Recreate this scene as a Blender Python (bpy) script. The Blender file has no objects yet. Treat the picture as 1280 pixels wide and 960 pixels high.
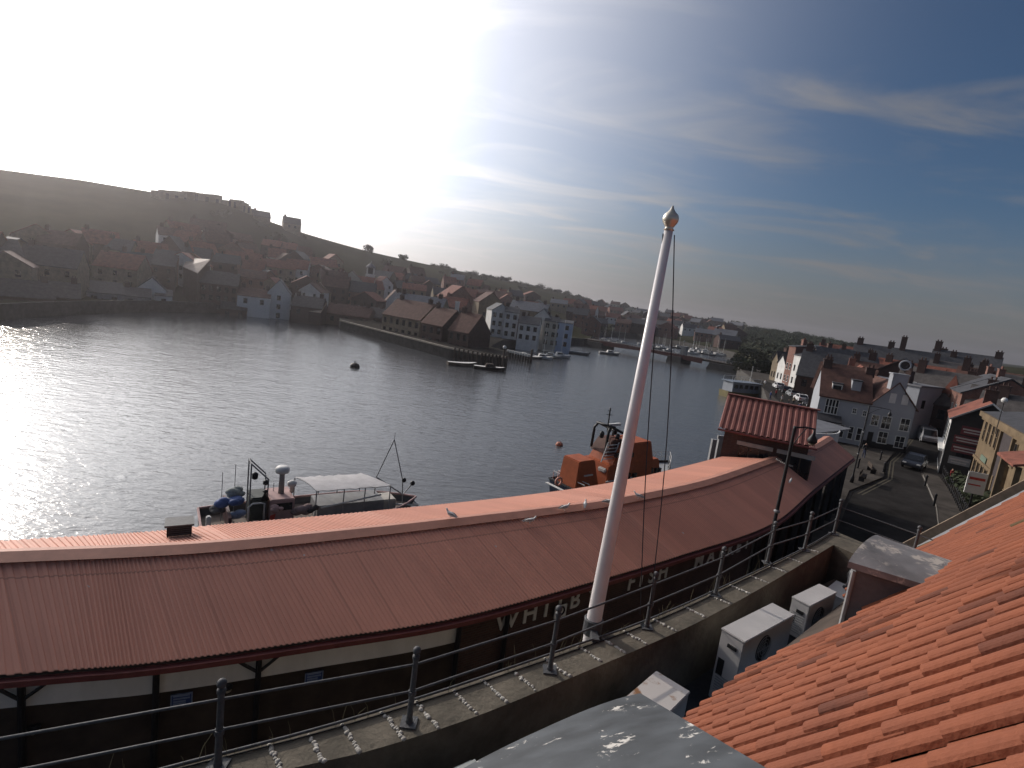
import bpy, bmesh, math, random
from mathutils import Vector, Matrix
rnd = random.Random(7)
S = bpy.context.scene
COL = S.collection
R_ = math.radians

# ------------------------------------------------------------------ camera
HAZE = 0.00030
F, PITCH, ROLL, ZC = 680.0, R_(9.0), R_(7.5), 16.0
fw = Vector((0, math.cos(PITCH), -math.sin(PITCH)))
rt = Vector((1, 0, 0))
up = rt.cross(fw)
RX = rt * math.cos(ROLL) + up * math.sin(ROLL)
UX = -rt * math.sin(ROLL) + up * math.cos(ROLL)
CAM = Vector((0, 0, ZC))
cd = bpy.data.cameras.new("camera")
cam = bpy.data.objects.new("camera", cd)
COL.objects.link(cam)
m = Matrix((RX, UX, -fw)).transposed().to_4x4()
m.translation = CAM
cam.matrix_world = m
cd.sensor_width = 36.0
cd.lens = F / 1280 * 36.0
cd.clip_start = 0.05
cd.clip_end = 6000
S.camera = cam

# ------------------------------------------------------------------ sky, sun, exposure
SUN_AZ, SUN_EL = R_(-47.0), R_(22.5)          # azimuth from +Y towards +X
sdir = Vector((math.sin(SUN_AZ) * math.cos(SUN_EL), math.cos(SUN_AZ) * math.cos(SUN_EL), math.sin(SUN_EL)))
W = bpy.data.worlds.new("World")
S.world = W
W.use_nodes = True
wt = W.node_tree
wt.nodes.clear()
def wn(t, **k):
    n = wt.nodes.new(t)
    for a, b in k.items():
        setattr(n, a, b)
    return n
def wl(a, b):
    wt.links.new(a, b)
def wmath(op, a, b=None, c=None, clamp=False):
    n = wn('ShaderNodeMath', operation=op, use_clamp=clamp)
    for i, v in enumerate((a, b, c)):
        if v is None: continue
        if isinstance(v, (int, float)): n.inputs[i].default_value = v
        else: wl(v, n.inputs[i])
    return n.outputs[0]
sky = wn('ShaderNodeTexSky', sky_type='NISHITA', sun_disc=False)
sky.sun_elevation = SUN_EL
sky.sun_rotation = SUN_AZ
sky.altitude = 0
sky.air_density = 1.0
sky.dust_density = 1.5
sky.ozone_density = 1.0
tc = wn('ShaderNodeTexCoord')
nrmz = wn('ShaderNodeVectorMath', operation='NORMALIZE')
wl(tc.outputs['Generated'], nrmz.inputs[0])
sep = wn('ShaderNodeSeparateXYZ')
wl(nrmz.outputs[0], sep.inputs[0])
zz = wmath('ADD', wmath('MAXIMUM', sep.outputs[2], 0.0), 0.10)
cx = wmath('DIVIDE', sep.outputs[0], zz)
cy = wmath('DIVIDE', sep.outputs[1], zz)
cmb = wn('ShaderNodeCombineXYZ')
wl(cx, cmb.inputs[0]); wl(cy, cmb.inputs[1])
mp = wn('ShaderNodeMapping')
mp.inputs['Rotation'].default_value = (0, 0, R_(-35))
mp.inputs['Scale'].default_value = (0.55, 1.2, 1)
mp.inputs['Location'].default_value = (1.3, 0.4, 0)
wl(cmb.outputs[0], mp.inputs[0])
nz = wn('ShaderNodeTexNoise')
nz.inputs['Scale'].default_value = 1.5
nz.inputs['Detail'].default_value = 7
nz.inputs['Roughness'].default_value = 0.55
nz.inputs['Distortion'].default_value = 1.0
wl(mp.outputs[0], nz.inputs['Vector'])
rmp = wn('ShaderNodeMapRange', interpolation_type='SMOOTHSTEP')
rmp.inputs['From Min'].default_value = 0.42
rmp.inputs['From Max'].default_value = 0.78
wl(nz.outputs[0], rmp.inputs['Value'])
dt = wn('ShaderNodeVectorMath', operation='DOT_PRODUCT')
dt.inputs[1].default_value = sdir
wl(nrmz.outputs[0], dt.inputs[0])
dpos = wmath('MAXIMUM', dt.outputs['Value'], 0.0)
# forward scattering of the sun in the thin high cloud
aur = wmath('ADD', wmath('MULTIPLY', wmath('POWER', dpos, 4.6), 27.0),
            wmath('MULTIPLY', wmath('POWER', dpos, 40.0), 30.0))
hz = wn('ShaderNodeMapRange', interpolation_type='SMOOTHSTEP')      # low haze towards the horizon
hz.inputs['From Min'].default_value = 0.22
hz.inputs['From Max'].default_value = -0.02
wl(sep.outputs[2], hz.inputs['Value'])
cm = wmath('MULTIPLY', rmp.outputs[0], 0.72)
cloudlum = wmath('ADD', wmath('MULTIPLY', aur, 0.6), 2.7)
ccol = wn('ShaderNodeVectorMath', operation='SCALE')
ccol.inputs[0].default_value = (1.0, 0.96, 0.95)
wl(cloudlum, ccol.inputs['Scale'])
mixc = wn('ShaderNodeMix', data_type='RGBA')
wl(cm, mixc.inputs['Factor'])
skt = wn('ShaderNodeVectorMath', operation='MULTIPLY')
skt.inputs[1].default_value = (0.38, 0.51, 0.67)
wl(sky.outputs[0], skt.inputs[0])
wl(skt.outputs[0], mixc.inputs['A'])
wl(ccol.outputs[0], mixc.inputs['B'])
acol = wn('ShaderNodeVectorMath', operation='SCALE')
acol.inputs[0].default_value = (1.0, 0.96, 0.96)
wl(aur, acol.inputs['Scale'])
adda = wn('ShaderNodeVectorMath', operation='ADD')
wl(mixc.outputs['Result'], adda.inputs[0])
wl(acol.outputs[0], adda.inputs[1])
mixh = wn('ShaderNodeMix', data_type='RGBA')
wl(wmath('MULTIPLY', hz.outputs[0], 0.8), mixh.inputs['Factor'])
hcol = wn('ShaderNodeVectorMath', operation='SCALE')
hcol.inputs[0].default_value = (1.05, 0.97, 0.97)
wl(wmath('ADD', wmath('MULTIPLY', aur, 0.8), 2.1), hcol.inputs['Scale'])
wl(adda.outputs[0], mixh.inputs['A'])
wl(hcol.outputs[0], mixh.inputs['B'])
bg = wn('ShaderNodeBackground')
bg.inputs['Strength'].default_value = 0.085
wl(mixh.outputs['Result'], bg.inputs['Color'])
wo = wn('ShaderNodeOutputWorld')
wl(bg.outputs[0], wo.inputs['Surface'])
sl = bpy.data.lights.new("sun", 'SUN')
sl.energy = 2.7
sl.angle = R_(0.5)
sl.color = (1.0, 0.90, 0.80)
so = bpy.data.objects.new("sun", sl)
COL.objects.link(so)
so.rotation_euler = sdir.to_track_quat('Z', 'Y').to_euler()
so.location = (0, 0, 120)
S.view_settings.view_transform = 'Standard'
S.view_settings.look = 'None'
S.view_settings.gamma = 1
S.view_settings.use_curve_mapping = False
S.view_settings.exposure = -0.03
S.render.engine = 'CYCLES'
S.cycles.max_bounces = 6
S.cycles.volume_bounces = 0
S.cycles.use_denoising = True
S.cycles.sample_clamp_indirect = 8

# ------------------------------------------------------------------ measuring helpers (the photograph's pixels on real planes)
def ray(x, y):
    return fw + RX * ((x - 640) / F) + UX * ((480 - y) / F)
def atz(x, y, z):
    d = ray(x, y)
    return CAM + d * ((z - ZC) / d.z)
def atd(x, y, D):
    d = ray(x, y)
    return CAM + d * (D / math.hypot(d.x, d.y))
def onplane(x, y, A, B):                       # on the vertical plane through A and B: (distance along A->B, height)
    d = ray(x, y)
    ab = Vector((B.x - A.x, B.y - A.y)); L = ab.length; ab /= L
    n = Vector((-ab.y, ab.x))
    t = n.dot(Vector((A.x - CAM.x, A.y - CAM.y))) / n.dot(Vector((d.x, d.y)))
    P = CAM + d * t
    return (Vector((P.x - A.x, P.y - A.y))).dot(ab), P.z
def horizon(x):
    return 371.5 + (x - 640) * 0.1314

# ------------------------------------------------------------------ materials
MATS = {}
def mat(name, col, rough=0.85, var=0.25, scale=3.0, bump=0.0, bscale=20.0, metal=0.0, col2=None, spec=0.3, detail=6, stretch=None, thr=None):
    if name in MATS: return MATS[name]
    M = bpy.data.materials.new(name); MATS[name] = M
    M.use_nodes = True
    t = M.node_tree; N = t.nodes; Lk = t.links
    b = N['Principled BSDF']
    b.inputs['Roughness'].default_value = rough
    b.inputs['Metallic'].default_value = metal
    b.inputs['Specular IOR Level'].default_value = spec
    tcn = N.new('ShaderNodeTexCoord')
    vec = tcn.outputs['Object']
    if stretch:
        mpn = N.new('ShaderNodeMapping'); mpn.inputs['Scale'].default_value = stretch
        Lk.new(vec, mpn.inputs[0]); vec = mpn.outputs[0]
    nt = N.new('ShaderNodeTexNoise'); nt.inputs['Scale'].default_value = scale; nt.inputs['Detail'].default_value = detail
    nt.inputs['Roughness'].default_value = 0.65
    Lk.new(vec, nt.inputs['Vector'])
    rp = N.new('ShaderNodeValToRGB')
    c2 = col2 if col2 else tuple(c * (1 - var) for c in col)
    c1 = col if col2 else tuple(min(1, c * (1 + var)) for c in col)
    lo, hi = thr if thr else (0.3, 0.7)
    rp.color_ramp.elements[0].position = lo; rp.color_ramp.elements[1].position = hi
    rp.color_ramp.elements[0].color = (*c2, 1); rp.color_ramp.elements[1].color = (*c1, 1)
    Lk.new(nt.outputs[0], rp.inputs[0])
    Lk.new(rp.outputs[0], b.inputs['Base Color'])
    if bump:
        n2 = N.new('ShaderNodeTexNoise'); n2.inputs['Scale'].default_value = bscale; n2.inputs['Detail'].default_value = 5
        Lk.new(vec, n2.inputs['Vector'])
        bp = N.new('ShaderNodeBump'); bp.inputs['Strength'].default_value = bump; bp.inputs['Distance'].default_value = 0.05
        Lk.new(n2.outputs[0], bp.inputs['Height']); Lk.new(bp.outputs[0], b.inputs['Normal'])
    return M
def brickmat(name, c1, c2, mortar, scale=1.0, bw=0.23, rh=0.075, axes='xz', rough=0.9):
    if name in MATS: return MATS[name]
    M = bpy.data.materials.new(name); MATS[name] = M
    M.use_nodes = True
    t = M.node_tree; N = t.nodes; Lk = t.links
    b = N['Principled BSDF']; b.inputs['Roughness'].default_value = rough; b.inputs['Specular IOR Level'].default_value = 0.2
    uv = N.new('ShaderNodeTexCoord')
    sx = N.new('ShaderNodeSeparateXYZ'); Lk.new(uv.outputs['Object'], sx.inputs[0])
    ad = N.new('ShaderNodeMath'); ad.operation = 'ADD'; Lk.new(sx.outputs[0], ad.inputs[0]); Lk.new(sx.outputs[1], ad.inputs[1])
    cb = N.new('ShaderNodeCombineXYZ'); Lk.new(ad.outputs[0], cb.inputs[0]); Lk.new(sx.outputs[2], cb.inputs[1])
    br = N.new('ShaderNodeTexBrick')
    br.inputs['Color1'].default_value = (*c1, 1); br.inputs['Color2'].default_value = (*c2, 1); br.inputs['Mortar'].default_value = (*mortar, 1)
    br.inputs['Scale'].default_value = scale; br.inputs['Brick Width'].default_value = bw; br.inputs['Row Height'].default_value = rh
    br.inputs['Mortar Size'].default_value = 0.008
    Lk.new(cb.outputs[0], br.inputs['Vector'])
    nt = N.new('ShaderNodeTexNoise'); nt.inputs['Scale'].default_value = 1.3; nt.inputs['Detail'].default_value = 6
    Lk.new(uv.outputs['Object'], nt.inputs['Vector'])
    mr = N.new('ShaderNodeMapRange'); mr.inputs['To Min'].default_value = 0.55; mr.inputs['To Max'].default_value = 1.35
    Lk.new(nt.outputs[0], mr.inputs['Value'])
    ml = N.new('ShaderNodeVectorMath'); ml.operation = 'SCALE'
    Lk.new(br.outputs[0], ml.inputs[0]); Lk.new(mr.outputs[0], ml.inputs['Scale'])
    Lk.new(ml.outputs[0], b.inputs['Base Color'])
    return M

M_white = mat('white_paint', (0.62, 0.61, 0.58), 0.55, 0.10, 2)
M_offwhite = mat('off_white_render', (0.60, 0.59, 0.56), 0.85, 0.15, 0.8)
M_grey_rend = mat('pale_grey_render', (0.31, 0.32, 0.34), 0.9, 0.10, 0.5)
M_dark = mat('dark_opening', (0.015, 0.015, 0.017), 0.6, 0.3, 2)
M_glass = mat('window_glass', (0.012, 0.014, 0.018), 0.12, 0.3, 1, spec=0.5)
M_black = mat('black_paint', (0.014, 0.014, 0.016), 0.5, 0.3, 4)
M_iron = mat('grey_painted_iron', (0.075, 0.077, 0.08), 0.6, 0.3, 14, bump=0.2, bscale=40)
M_slate = mat('slate_roof', (0.055, 0.055, 0.060), 0.75, 0.35, 1.5, bump=0.3, bscale=6)
M_slate2 = mat('pale_slate_roof', (0.16, 0.16, 0.17), 0.7, 0.25, 1.5)
M_pantile = mat('red_pantile_roof', (0.19, 0.068, 0.045), 0.85, 0.4, 1.2, bump=0.4, bscale=5)
M_pantile2 = mat('old_brown_pantile_roof', (0.10, 0.05, 0.038), 0.9, 0.4, 1.2, bump=0.4, bscale=5)
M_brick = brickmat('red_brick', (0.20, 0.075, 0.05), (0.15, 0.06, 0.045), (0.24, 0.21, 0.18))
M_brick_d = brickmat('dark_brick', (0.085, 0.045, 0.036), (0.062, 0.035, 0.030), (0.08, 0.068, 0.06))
M_stone = mat('brown_sandstone', (0.20, 0.16, 0.11), 0.9, 0.3, 1.0, bump=0.2)
M_ochre = mat('ochre_sandstone', (0.145, 0.104, 0.060), 0.9, 0.3, 1.0, bump=0.15)
M_dkstone = mat('dark_wet_stone', (0.06, 0.055, 0.048), 0.85, 0.4, 0.8, bump=0.4, bscale=4)
M_wood = mat('dark_timber', (0.055, 0.04, 0.03), 0.8, 0.4, 2)
M_conc = mat('weathered_concrete', (0.17, 0.155, 0.135), 0.95, 0.35, 1.2, bump=0.25, bscale=18)
M_orange = mat('lifeboat_orange', (0.36, 0.088, 0.03), 0.6, 0.2, 2)
M_navy = mat('navy_hull', (0.02, 0.028, 0.05), 0.45, 0.2, 2)
M_blue = mat('blue_tarpaulin', (0.07, 0.11, 0.26), 0.7, 0.25, 3)
M_sign_blue = mat('blue_sign', (0.025, 0.05, 0.15), 0.5, 0.1, 3)
M_red = mat('red_paint', (0.42, 0.05, 0.035), 0.6, 0.2, 3)
M_pink = mat('faded_pink_paint', (0.42, 0.27, 0.25), 0.7, 0.15, 2)
M_greyp = mat('grey_paint', (0.24, 0.24, 0.24), 0.6, 0.2, 2)
M_green = mat('green_paint', (0.06, 0.13, 0.09), 0.6, 0.2, 2)

# ------------------------------------------------------------------ mesh helpers
class MB:
    def __init__(self): self.v = []; self.f = []; self.mi = []
    def add(self, vs, fs, mi=0):
        b = len(self.v); self.v += [Vector(p) for p in vs]
        for q in fs: self.f.append([b + i for i in q]); self.mi.append(mi)
        return self
    def box(self, x0, x1, y0, y1, z0, z1, mi=0):
        return self.add([(x0, y0, z0), (x1, y0, z0), (x1, y1, z0), (x0, y1, z0), (x0, y0, z1), (x1, y0, z1), (x1, y1, z1), (x0, y1, z1)],
                        [(0, 3, 2, 1), (4, 5, 6, 7), (0, 1, 5, 4), (1, 2, 6, 5), (2, 3, 7, 6), (3, 0, 4, 7)], mi)
    def hexa(self, b, t, mi=0):                 # two matching loops of points
        n = len(b)
        fs = [tuple(reversed(range(n))), tuple(range(n, 2 * n))]
        for i in range(n): fs.append((i, (i + 1) % n, n + (i + 1) % n, n + i))
        return self.add(list(b) + list(t), fs, mi)
    def tube(self, pts, r, n=8, mi=0, cap=True):
        pts = [Vector(p) for p in pts]
        rs = r if isinstance(r, (list, tuple)) else [r] * len(pts)
        rings = []; prev = None
        for i, p in enumerate(pts):
            a = pts[max(0, i - 1)]; b = pts[min(len(pts) - 1, i + 1)]
            d = (b - a).normalized()
            if prev is None:
                ref = Vector((0, 0, 1)) if abs(d.z) < 0.9 else Vector((1, 0, 0))
                u = d.cross(ref).normalized()
            else:
                u = (prev - d * prev.dot(d)).normalized()
            prev = u; w = d.cross(u)
            rings.append([p + (u * math.cos(2 * math.pi * k / n) + w * math.sin(2 * math.pi * k / n)) * rs[i] for k in range(n)])
        vs = [q for rg in rings for q in rg]; fs = []
        for i in range(len(pts) - 1):
            for k in range(n):
                fs.append((i * n + k, i * n + (k + 1) % n, (i + 1) * n + (k + 1) % n, (i + 1) * n + k))
        if cap: fs.append(tuple(reversed(range(n)))); fs.append(tuple(range((len(pts) - 1) * n, len(pts) * n)))
        return self.add(vs, fs, mi)
    def lathe(self, c, prof, n=12, mi=0):       # prof: (radius, z)
        c = Vector(c); vs = []; fs = []
        for (r, z) in prof:
            for k in range(n): vs.append(c + Vector((r * math.cos(2 * math.pi * k / n), r * math.sin(2 * math.pi * k / n), z)))
        for i in range(len(prof) - 1):
            for k in range(n): fs.append((i * n + k, i * n + (k + 1) % n, (i + 1) * n + (k + 1) % n, (i + 1) * n + k))
        fs.append(tuple(reversed(range(n)))); fs.append(tuple(range((len(prof) - 1) * n, len(prof) * n)))
        return self.add(vs, fs, mi)
    def ball(self, c, r, sx=1, sy=1, sz=1, n=10, m=6, mi=0):
        prof = [(max(1e-3, r * math.sin(math.pi * i / m)), -r * math.cos(math.pi * i / m)) for i in range(m + 1)]
        b = len(self.v); self.lathe((0, 0, 0), prof, n, mi)
        for i in range(b, len(self.v)):
            p = self.v[i]; self.v[i] = Vector((p.x * sx + c[0], p.y * sy + c[1], p.z * sz + c[2]))
        return self
    def xform(self, M): self.v = [M @ p for p in self.v]; return self
    def build(self, name, mats, parent=None, smooth=False, recalc=True, loc=None, bevel=0.0):
        me = bpy.data.meshes.new(name)
        me.from_pydata([tuple(p) for p in self.v], [], self.f)
        for M in (mats if isinstance(mats, (list, tuple)) else [mats]): me.materials.append(M)
        if any(self.mi):
            me.polygons.foreach_set('material_index', self.mi)
        if recalc or bevel:
            bm = bmesh.new(); bm.from_mesh(me)
            if bevel:
                bmesh.ops.bevel(bm, geom=bm.edges[:], offset=bevel, segments=2, affect='EDGES', clamp_overlap=True)
            bmesh.ops.recalc_face_normals(bm, faces=bm.faces)
            bm.to_mesh(me); bm.free()
        if smooth:
            me.polygons.foreach_set('use_smooth', [True] * len(me.polygons))
        o = bpy.data.objects.new(name, me)
        COL.objects.link(o)
        if parent: o.parent = parent
        if loc: o.location = loc
        return o
def thing(name, label, cat, loc=(0, 0, 0), rz=0.0, group=None):
    o = bpy.data.objects.new(name, None)
    o.empty_display_size = 0.3
    COL.objects.link(o)
    o.location = loc; o.rotation_euler = (0, 0, rz)
    return tag(o, label, cat, group)
def tag(o, label, cat, group=None, kind=None):
    if label: o['label'] = label
    if cat: o['category'] = cat
    if group: o['group'] = group
    if kind: o['kind'] = kind
    return o
def struct(o): o['kind'] = 'structure'; return o
def dup(root, loc=None, rz=None, label=None):
    r = root.copy(); COL.objects.link(r)
    if loc is not None: r.location = loc
    if rz is not None: r.rotation_euler = (0, 0, rz)
    if label: r['label'] = label
    for ch in list(root.children):
        c = ch.copy(); COL.objects.link(c); c.parent = r
        for g in list(ch.children):
            d = g.copy(); COL.objects.link(d); d.parent = c
    return r
def lerp(a, b, t): return a + (b - a) * t
def spline(pts, xs, x):                          # monotone-ish piecewise smooth interpolation of rows of numbers
    if x <= xs[0]: return pts[0]
    for i in range(len(xs) - 1):
        if x <= xs[i + 1]:
            t = (x - xs[i]) / (xs[i + 1] - xs[i])
            p0 = pts[max(0, i - 1)]; p1 = pts[i]; p2 = pts[i + 1]; p3 = pts[min(len(pts) - 1, i + 2)]
            return 0.5 * ((2 * p1) + (p2 - p0) * t + (2 * p0 - 5 * p1 + 4 * p2 - p3) * t * t + (3 * p1 - p0 - 3 * p2 + p3) * t ** 3)
    return pts[-1]
# ================================================================== SETTING: water, ground, hills, road
def wmat():
    M = bpy.data.materials.new('harbour_water'); M.use_nodes = True
    t = M.node_tree; N = t.nodes; Lk = t.links
    b = N['Principled BSDF']
    b.inputs['Base Color'].default_value = (0.065, 0.068, 0.072, 1)
    b.inputs['Roughness'].default_value = 0.14
    b.inputs['IOR'].default_value = 1.33
    tcn = N.new('ShaderNodeTexCoord')
    mpn = N.new('ShaderNodeMapping'); mpn.inputs['Rotation'].default_value = (0, 0, R_(25)); mpn.inputs['Scale'].default_value = (0.55, 1.25, 1)
    Lk.new(tcn.outputs['Object'], mpn.inputs[0])
    last = None
    for sc, st, di in ((0.20, 0.16, 0.5), (1.2, 0.31, 0.25), (4.5, 0.36, 0.055)):
        n = N.new('ShaderNodeTexNoise'); n.inputs['Scale'].default_value = sc; n.inputs['Detail'].default_value = 3; n.inputs['Distortion'].default_value = 0.4
        Lk.new(mpn.outputs[0], n.inputs['Vector'])
        bp = N.new('ShaderNodeBump'); bp.inputs['Strength'].default_value = st; bp.inputs['Distance'].default_value = di
        Lk.new(n.outputs[0], bp.inputs['Height'])
        if last: Lk.new(last, bp.inputs['Normal'])
        last = bp.outputs[0]
    Lk.new(last, b.inputs['Normal'])
    return M
MB().add([(-900, -200, 0), (1100, -200, 0), (1100, 1300, 0), (-900, 1300, 0)], [(0, 1, 2, 3)]).build('water', wmat(), recalc=False)
struct(bpy.data.objects['water'])

# hills and far banks: shore distance and skyline per azimuth
HT = [  # px on horizon, shore pixel y (None: distance), skyline px y, skyline distance
    (-500, 110, 150, 380), (-200, 120, 186, 370), (0, 135, 212, 355), (100, 153, 225, 340), (190, 172, 240, 315), (205, 174, 245, 305), (275, 186, 254, 305),
    (330, 192, 275, 330), (380, 185, 292, 350), (450, 190, 312, 380), (560, 205, 336, 470), (640, 212, 352, 560), (700, 218, 366, 650),
    (742, 232, 376, 750), (760, 345, 381, 780), (800, 365, 387, 800), (850, 345, 396, 820), (900, 320, 405, 800), (928, 300, 409, 700), (940, 172, 410, 640),
    (1000, 165, 418, 520), (1060, 160, 430, 460), (1095, 160, 440, 430), (1180, 150, 452, 400), (1300, 150, 462, 380), (1500, 150, 488, 380), (1900, 150, 540, 380)]
HA = []
for (hx, sd, sy, sD) in HT:
    r0 = ray(hx, horizon(hx)); az = math.atan2(r0.x, r0.y)
    HA.append((az, sd, atd(hx, sy, sD).z, sD))
def hrow(az):
    if az <= HA[0][0]: return HA[0][1:]
    for i in range(len(HA) - 1):
        if az <= HA[i + 1][0]:
            t = (az - HA[i][0]) / (HA[i + 1][0] - HA[i][0])
            return tuple(lerp(HA[i][k], HA[i + 1][k], t) for k in (1, 2, 3))
    return HA[-1][1:]
AZW = [h for h, t in zip(HA, HT) if t[0] == 940][0][0]
def terrain(x, y):
    az = math.atan2(x, y); d = math.hypot(x, y)
    s, z, D = hrow(az)
    base = 2.6 if az < AZW else 3.40
    if d <= s: return base
    t = min(1, (d - s) / (D - s))
    t2 = max(0, (t - 0.06) / 0.94)
    e = 1.0 if z > 25 else 1.15
    nz_ = 0.9 * math.sin(x * 0.031 + 1) * math.cos(y * 0.027) * min(1, t2 * 4) * (1 - t2)
    if d > D: nz_ = 0
    return base + (z - base) * (t2 ** e) + nz_
def ground_hit(px, py):
    d = ray(px, py); d = d / math.hypot(d.x, d.y)
    t = 60.0
    while t < 1500:
        P = CAM + d * t
        if P.z < terrain(P.x, P.y): return P
        t += 1.0
    return CAM + d * 900
g = MB(); qw = MB()
NA = 260
a0, a1 = HA[0][0], HA[-1][0]
ts = [0, 0.03, 0.06, 0.1, 0.15, 0.2, 0.27, 0.35, 0.44, 0.54, 0.65, 0.76, 0.87, 0.95, 1.0]
vs = []; nr = len(ts) + 3
for i in range(NA + 1):
    az = lerp(a0, a1, i / NA); s, z, D = hrow(az)
    ds = [s + (D - s) * t for t in ts] + [D + 60, D + 300, 2600]
    for d in ds:
        x, y = math.sin(az) * d, math.cos(az) * d
        zz_ = terrain(x, y) - (0.0 if d <= D + 1 else min(3, (d - D) * 0.02)) + (rnd.uniform(-.4, .4) if s + 30 < d < D - 5 else 0)
        vs.append((x, y, zz_))
fs = [(i * nr + k, (i + 1) * nr + k, (i + 1) * nr + k + 1, i * nr + k + 1) for i in range(NA) for k in range(nr - 1)]
M_hill = mat('hillside_grass', (0.050, 0.050, 0.028), 0.95, 0.0, 0.035, col2=(0.024, 0.024, 0.016), spec=0.0, detail=8, bump=0.5, bscale=0.4)
struct(g.add(vs, fs).build('hills', M_hill, smooth=True))
# old stone quay wall along the far bank
vq = []; fq = []
for i in range(NA + 1):
    az = lerp(a0, a1, i / NA); s, z, D = hrow(az)
    if az > AZW: break
    vq += [(math.sin(az) * (s - .5), math.cos(az) * (s - .5), -1.5), (math.sin(az) * (s - .5), math.cos(az) * (s - .5), 2.95),
           (math.sin(az) * (s + .4), math.cos(az) * (s + .4), 2.95), (math.sin(az) * (s + .4), math.cos(az) * (s + .4), 2.0)]
nq = len(vq) // 4
for i in range(nq - 1):
    for k in range(3): fq.append((i * 4 + k, (i + 1) * 4 + k, (i + 1) * 4 + k + 1, i * 4 + k + 1))
tag(qw.add(vq, fq).build('quay_wall', M_dkstone), 'dark stone quay wall along the foot of the town across the water', 'quay wall')

# near (west) bank: one slab of ground with a quay edge
edge = [(-60, -10), (-40, 2), (-22, 12), (-9, 21.5), (-1.5, 27.5), (5, 32), (11, 37), (18, 44.5), (26, 55), (36, 76), (47, 99), (56, 122), (64, 150), (70, 172), (76, 185)]
back = [(160, 400), (700, 900), (900, 100), (700, -300), (-60, -300)]
b = MB(); n = len(edge)
poly = edge + back
b.add([(x, y, 3.45) for x, y in poly], [tuple(reversed(range(len(poly))))])
b.add([(x, y, 3.45) for x, y in edge] + [(x, y, -1.5) for x, y in edge], [(i, i + 1, n + i + 1, n + i) for i in range(n - 1)], 1)
M_pave = mat('pale_paving', (0.068, 0.06, 0.053), 0.95, 0.35, 0.6, spec=0.05, bump=0.2, bscale=12)
M_asph = mat('dark_asphalt', (0.026, 0.024, 0.023), 0.95, 0.5, 0.5, spec=0.05, bump=0.2, bscale=30)
struct(b.build('ground', [M_pave, M_dkstone]))
# road in front of the market, with kerbs
def strip(name, left, right, z, M, th=0.0):
    mb = MB(); L = [Vector((x, y, z)) for x, y in left]; Rr = [Vector((x, y, z)) for x, y in right]
    k = len(L)
    mb.add(L + Rr, [(i, i + 1, k + i + 1, k + i) for i in range(k - 1)])
    if th:
        dz = Vector((0, 0, -th))
        mb.add(L + [p + dz for p in L], [(i, i + 1, k + i + 1, k + i) for i in range(k - 1)])
        mb.add(Rr + [p + dz for p in Rr], [(i, i + 1, k + i + 1, k + i) for i in range(k - 1)])
    return struct(mb.build(name, M, recalc=not th))
def G(px, py, z=3.5): p = atz(px, py, z); return (p.x, p.y)
rl = [(-9, 5.5), (-1, 11.2), (4, 14.6), (10, 19.4), (17, 27), (24, 36.5), (30, 45), G(1104, 596), G(1108, 575), G(1118, 567), (58, 78), (70, 92)]
rr = [(-5, 1.5), (3, 7.5), (9, 12.0), (16, 18.5), (24, 27), G(1172, 655), G(1169, 634), G(1160, 612), G(1152, 594), G(1150, 580), (66, 73), (80, 88)]
strip('road', rl, rr, 3.456, M_asph)
pk = [G(1174, 665), G(1170.5, 634), G(1161.5, 612), G(1153.5, 594), G(1155, 588)]
pr = [G(1218, 690), G(1203, 640), G(1188, 616), G(1172, 594), G(1166, 588)]
strip('pavement', pk, pr, 3.58, M_pave, 0.14)
pl = [(6, 19.5), (13, 25), (21, 36), (27, 46), G(1072, 596), G(1076, 580), G(1082, 571), G(1090, 566)]
pm = [(8.5, 18.5), (16.7, 27), (23.7, 36.5), (29.7, 45), G(1104, 597), G(1107.5, 578), G(1114, 570), G(1118, 565)]
strip('pavement', pl, pm, 3.58, M_pave, 0.14)
kb = [(a[0] * .997, a[1] * .997) for a in pk]
strip('kerb', kb, [(a[0] * 1.003, a[1] * 1.003) for a in pk], 3.60, mat('kerb_stone', (0.15, 0.14, 0.125), 0.9, 0.2, 2), 0.15)
ym = [Vector((*p, 3.461)) for p in rl[6:11]]
mb = MB()
for off in (0.35, 0.65):
    L = []; Q = []
    for i, p in enumerate(ym):
        d = (ym[min(i + 1, len(ym) - 1)] - ym[max(0, i - 1)]).normalized(); nn = Vector((d.y, -d.x, 0))
        L.append(p + nn * off); Q.append(p + nn * (off + .12))
    k = len(L); mb.add(L + Q, [(i, i + 1, k + i + 1, k + i) for i in range(k - 1)])
struct(mb.build('road_marking', mat('worn_yellow_line', (0.07, 0.06, 0.04), 0.9, 0.3, 3), recalc=False))
# quay strip along the terrace to the bridge
strip('road', [G(1040, 556), G(1000, 519), G(975, 503), G(958, 488), G(940, 474)], [G(1078, 556), G(1016, 520), G(1003, 500), G(984, 487), G(958, 476)], 3.456, M_asph)

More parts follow.
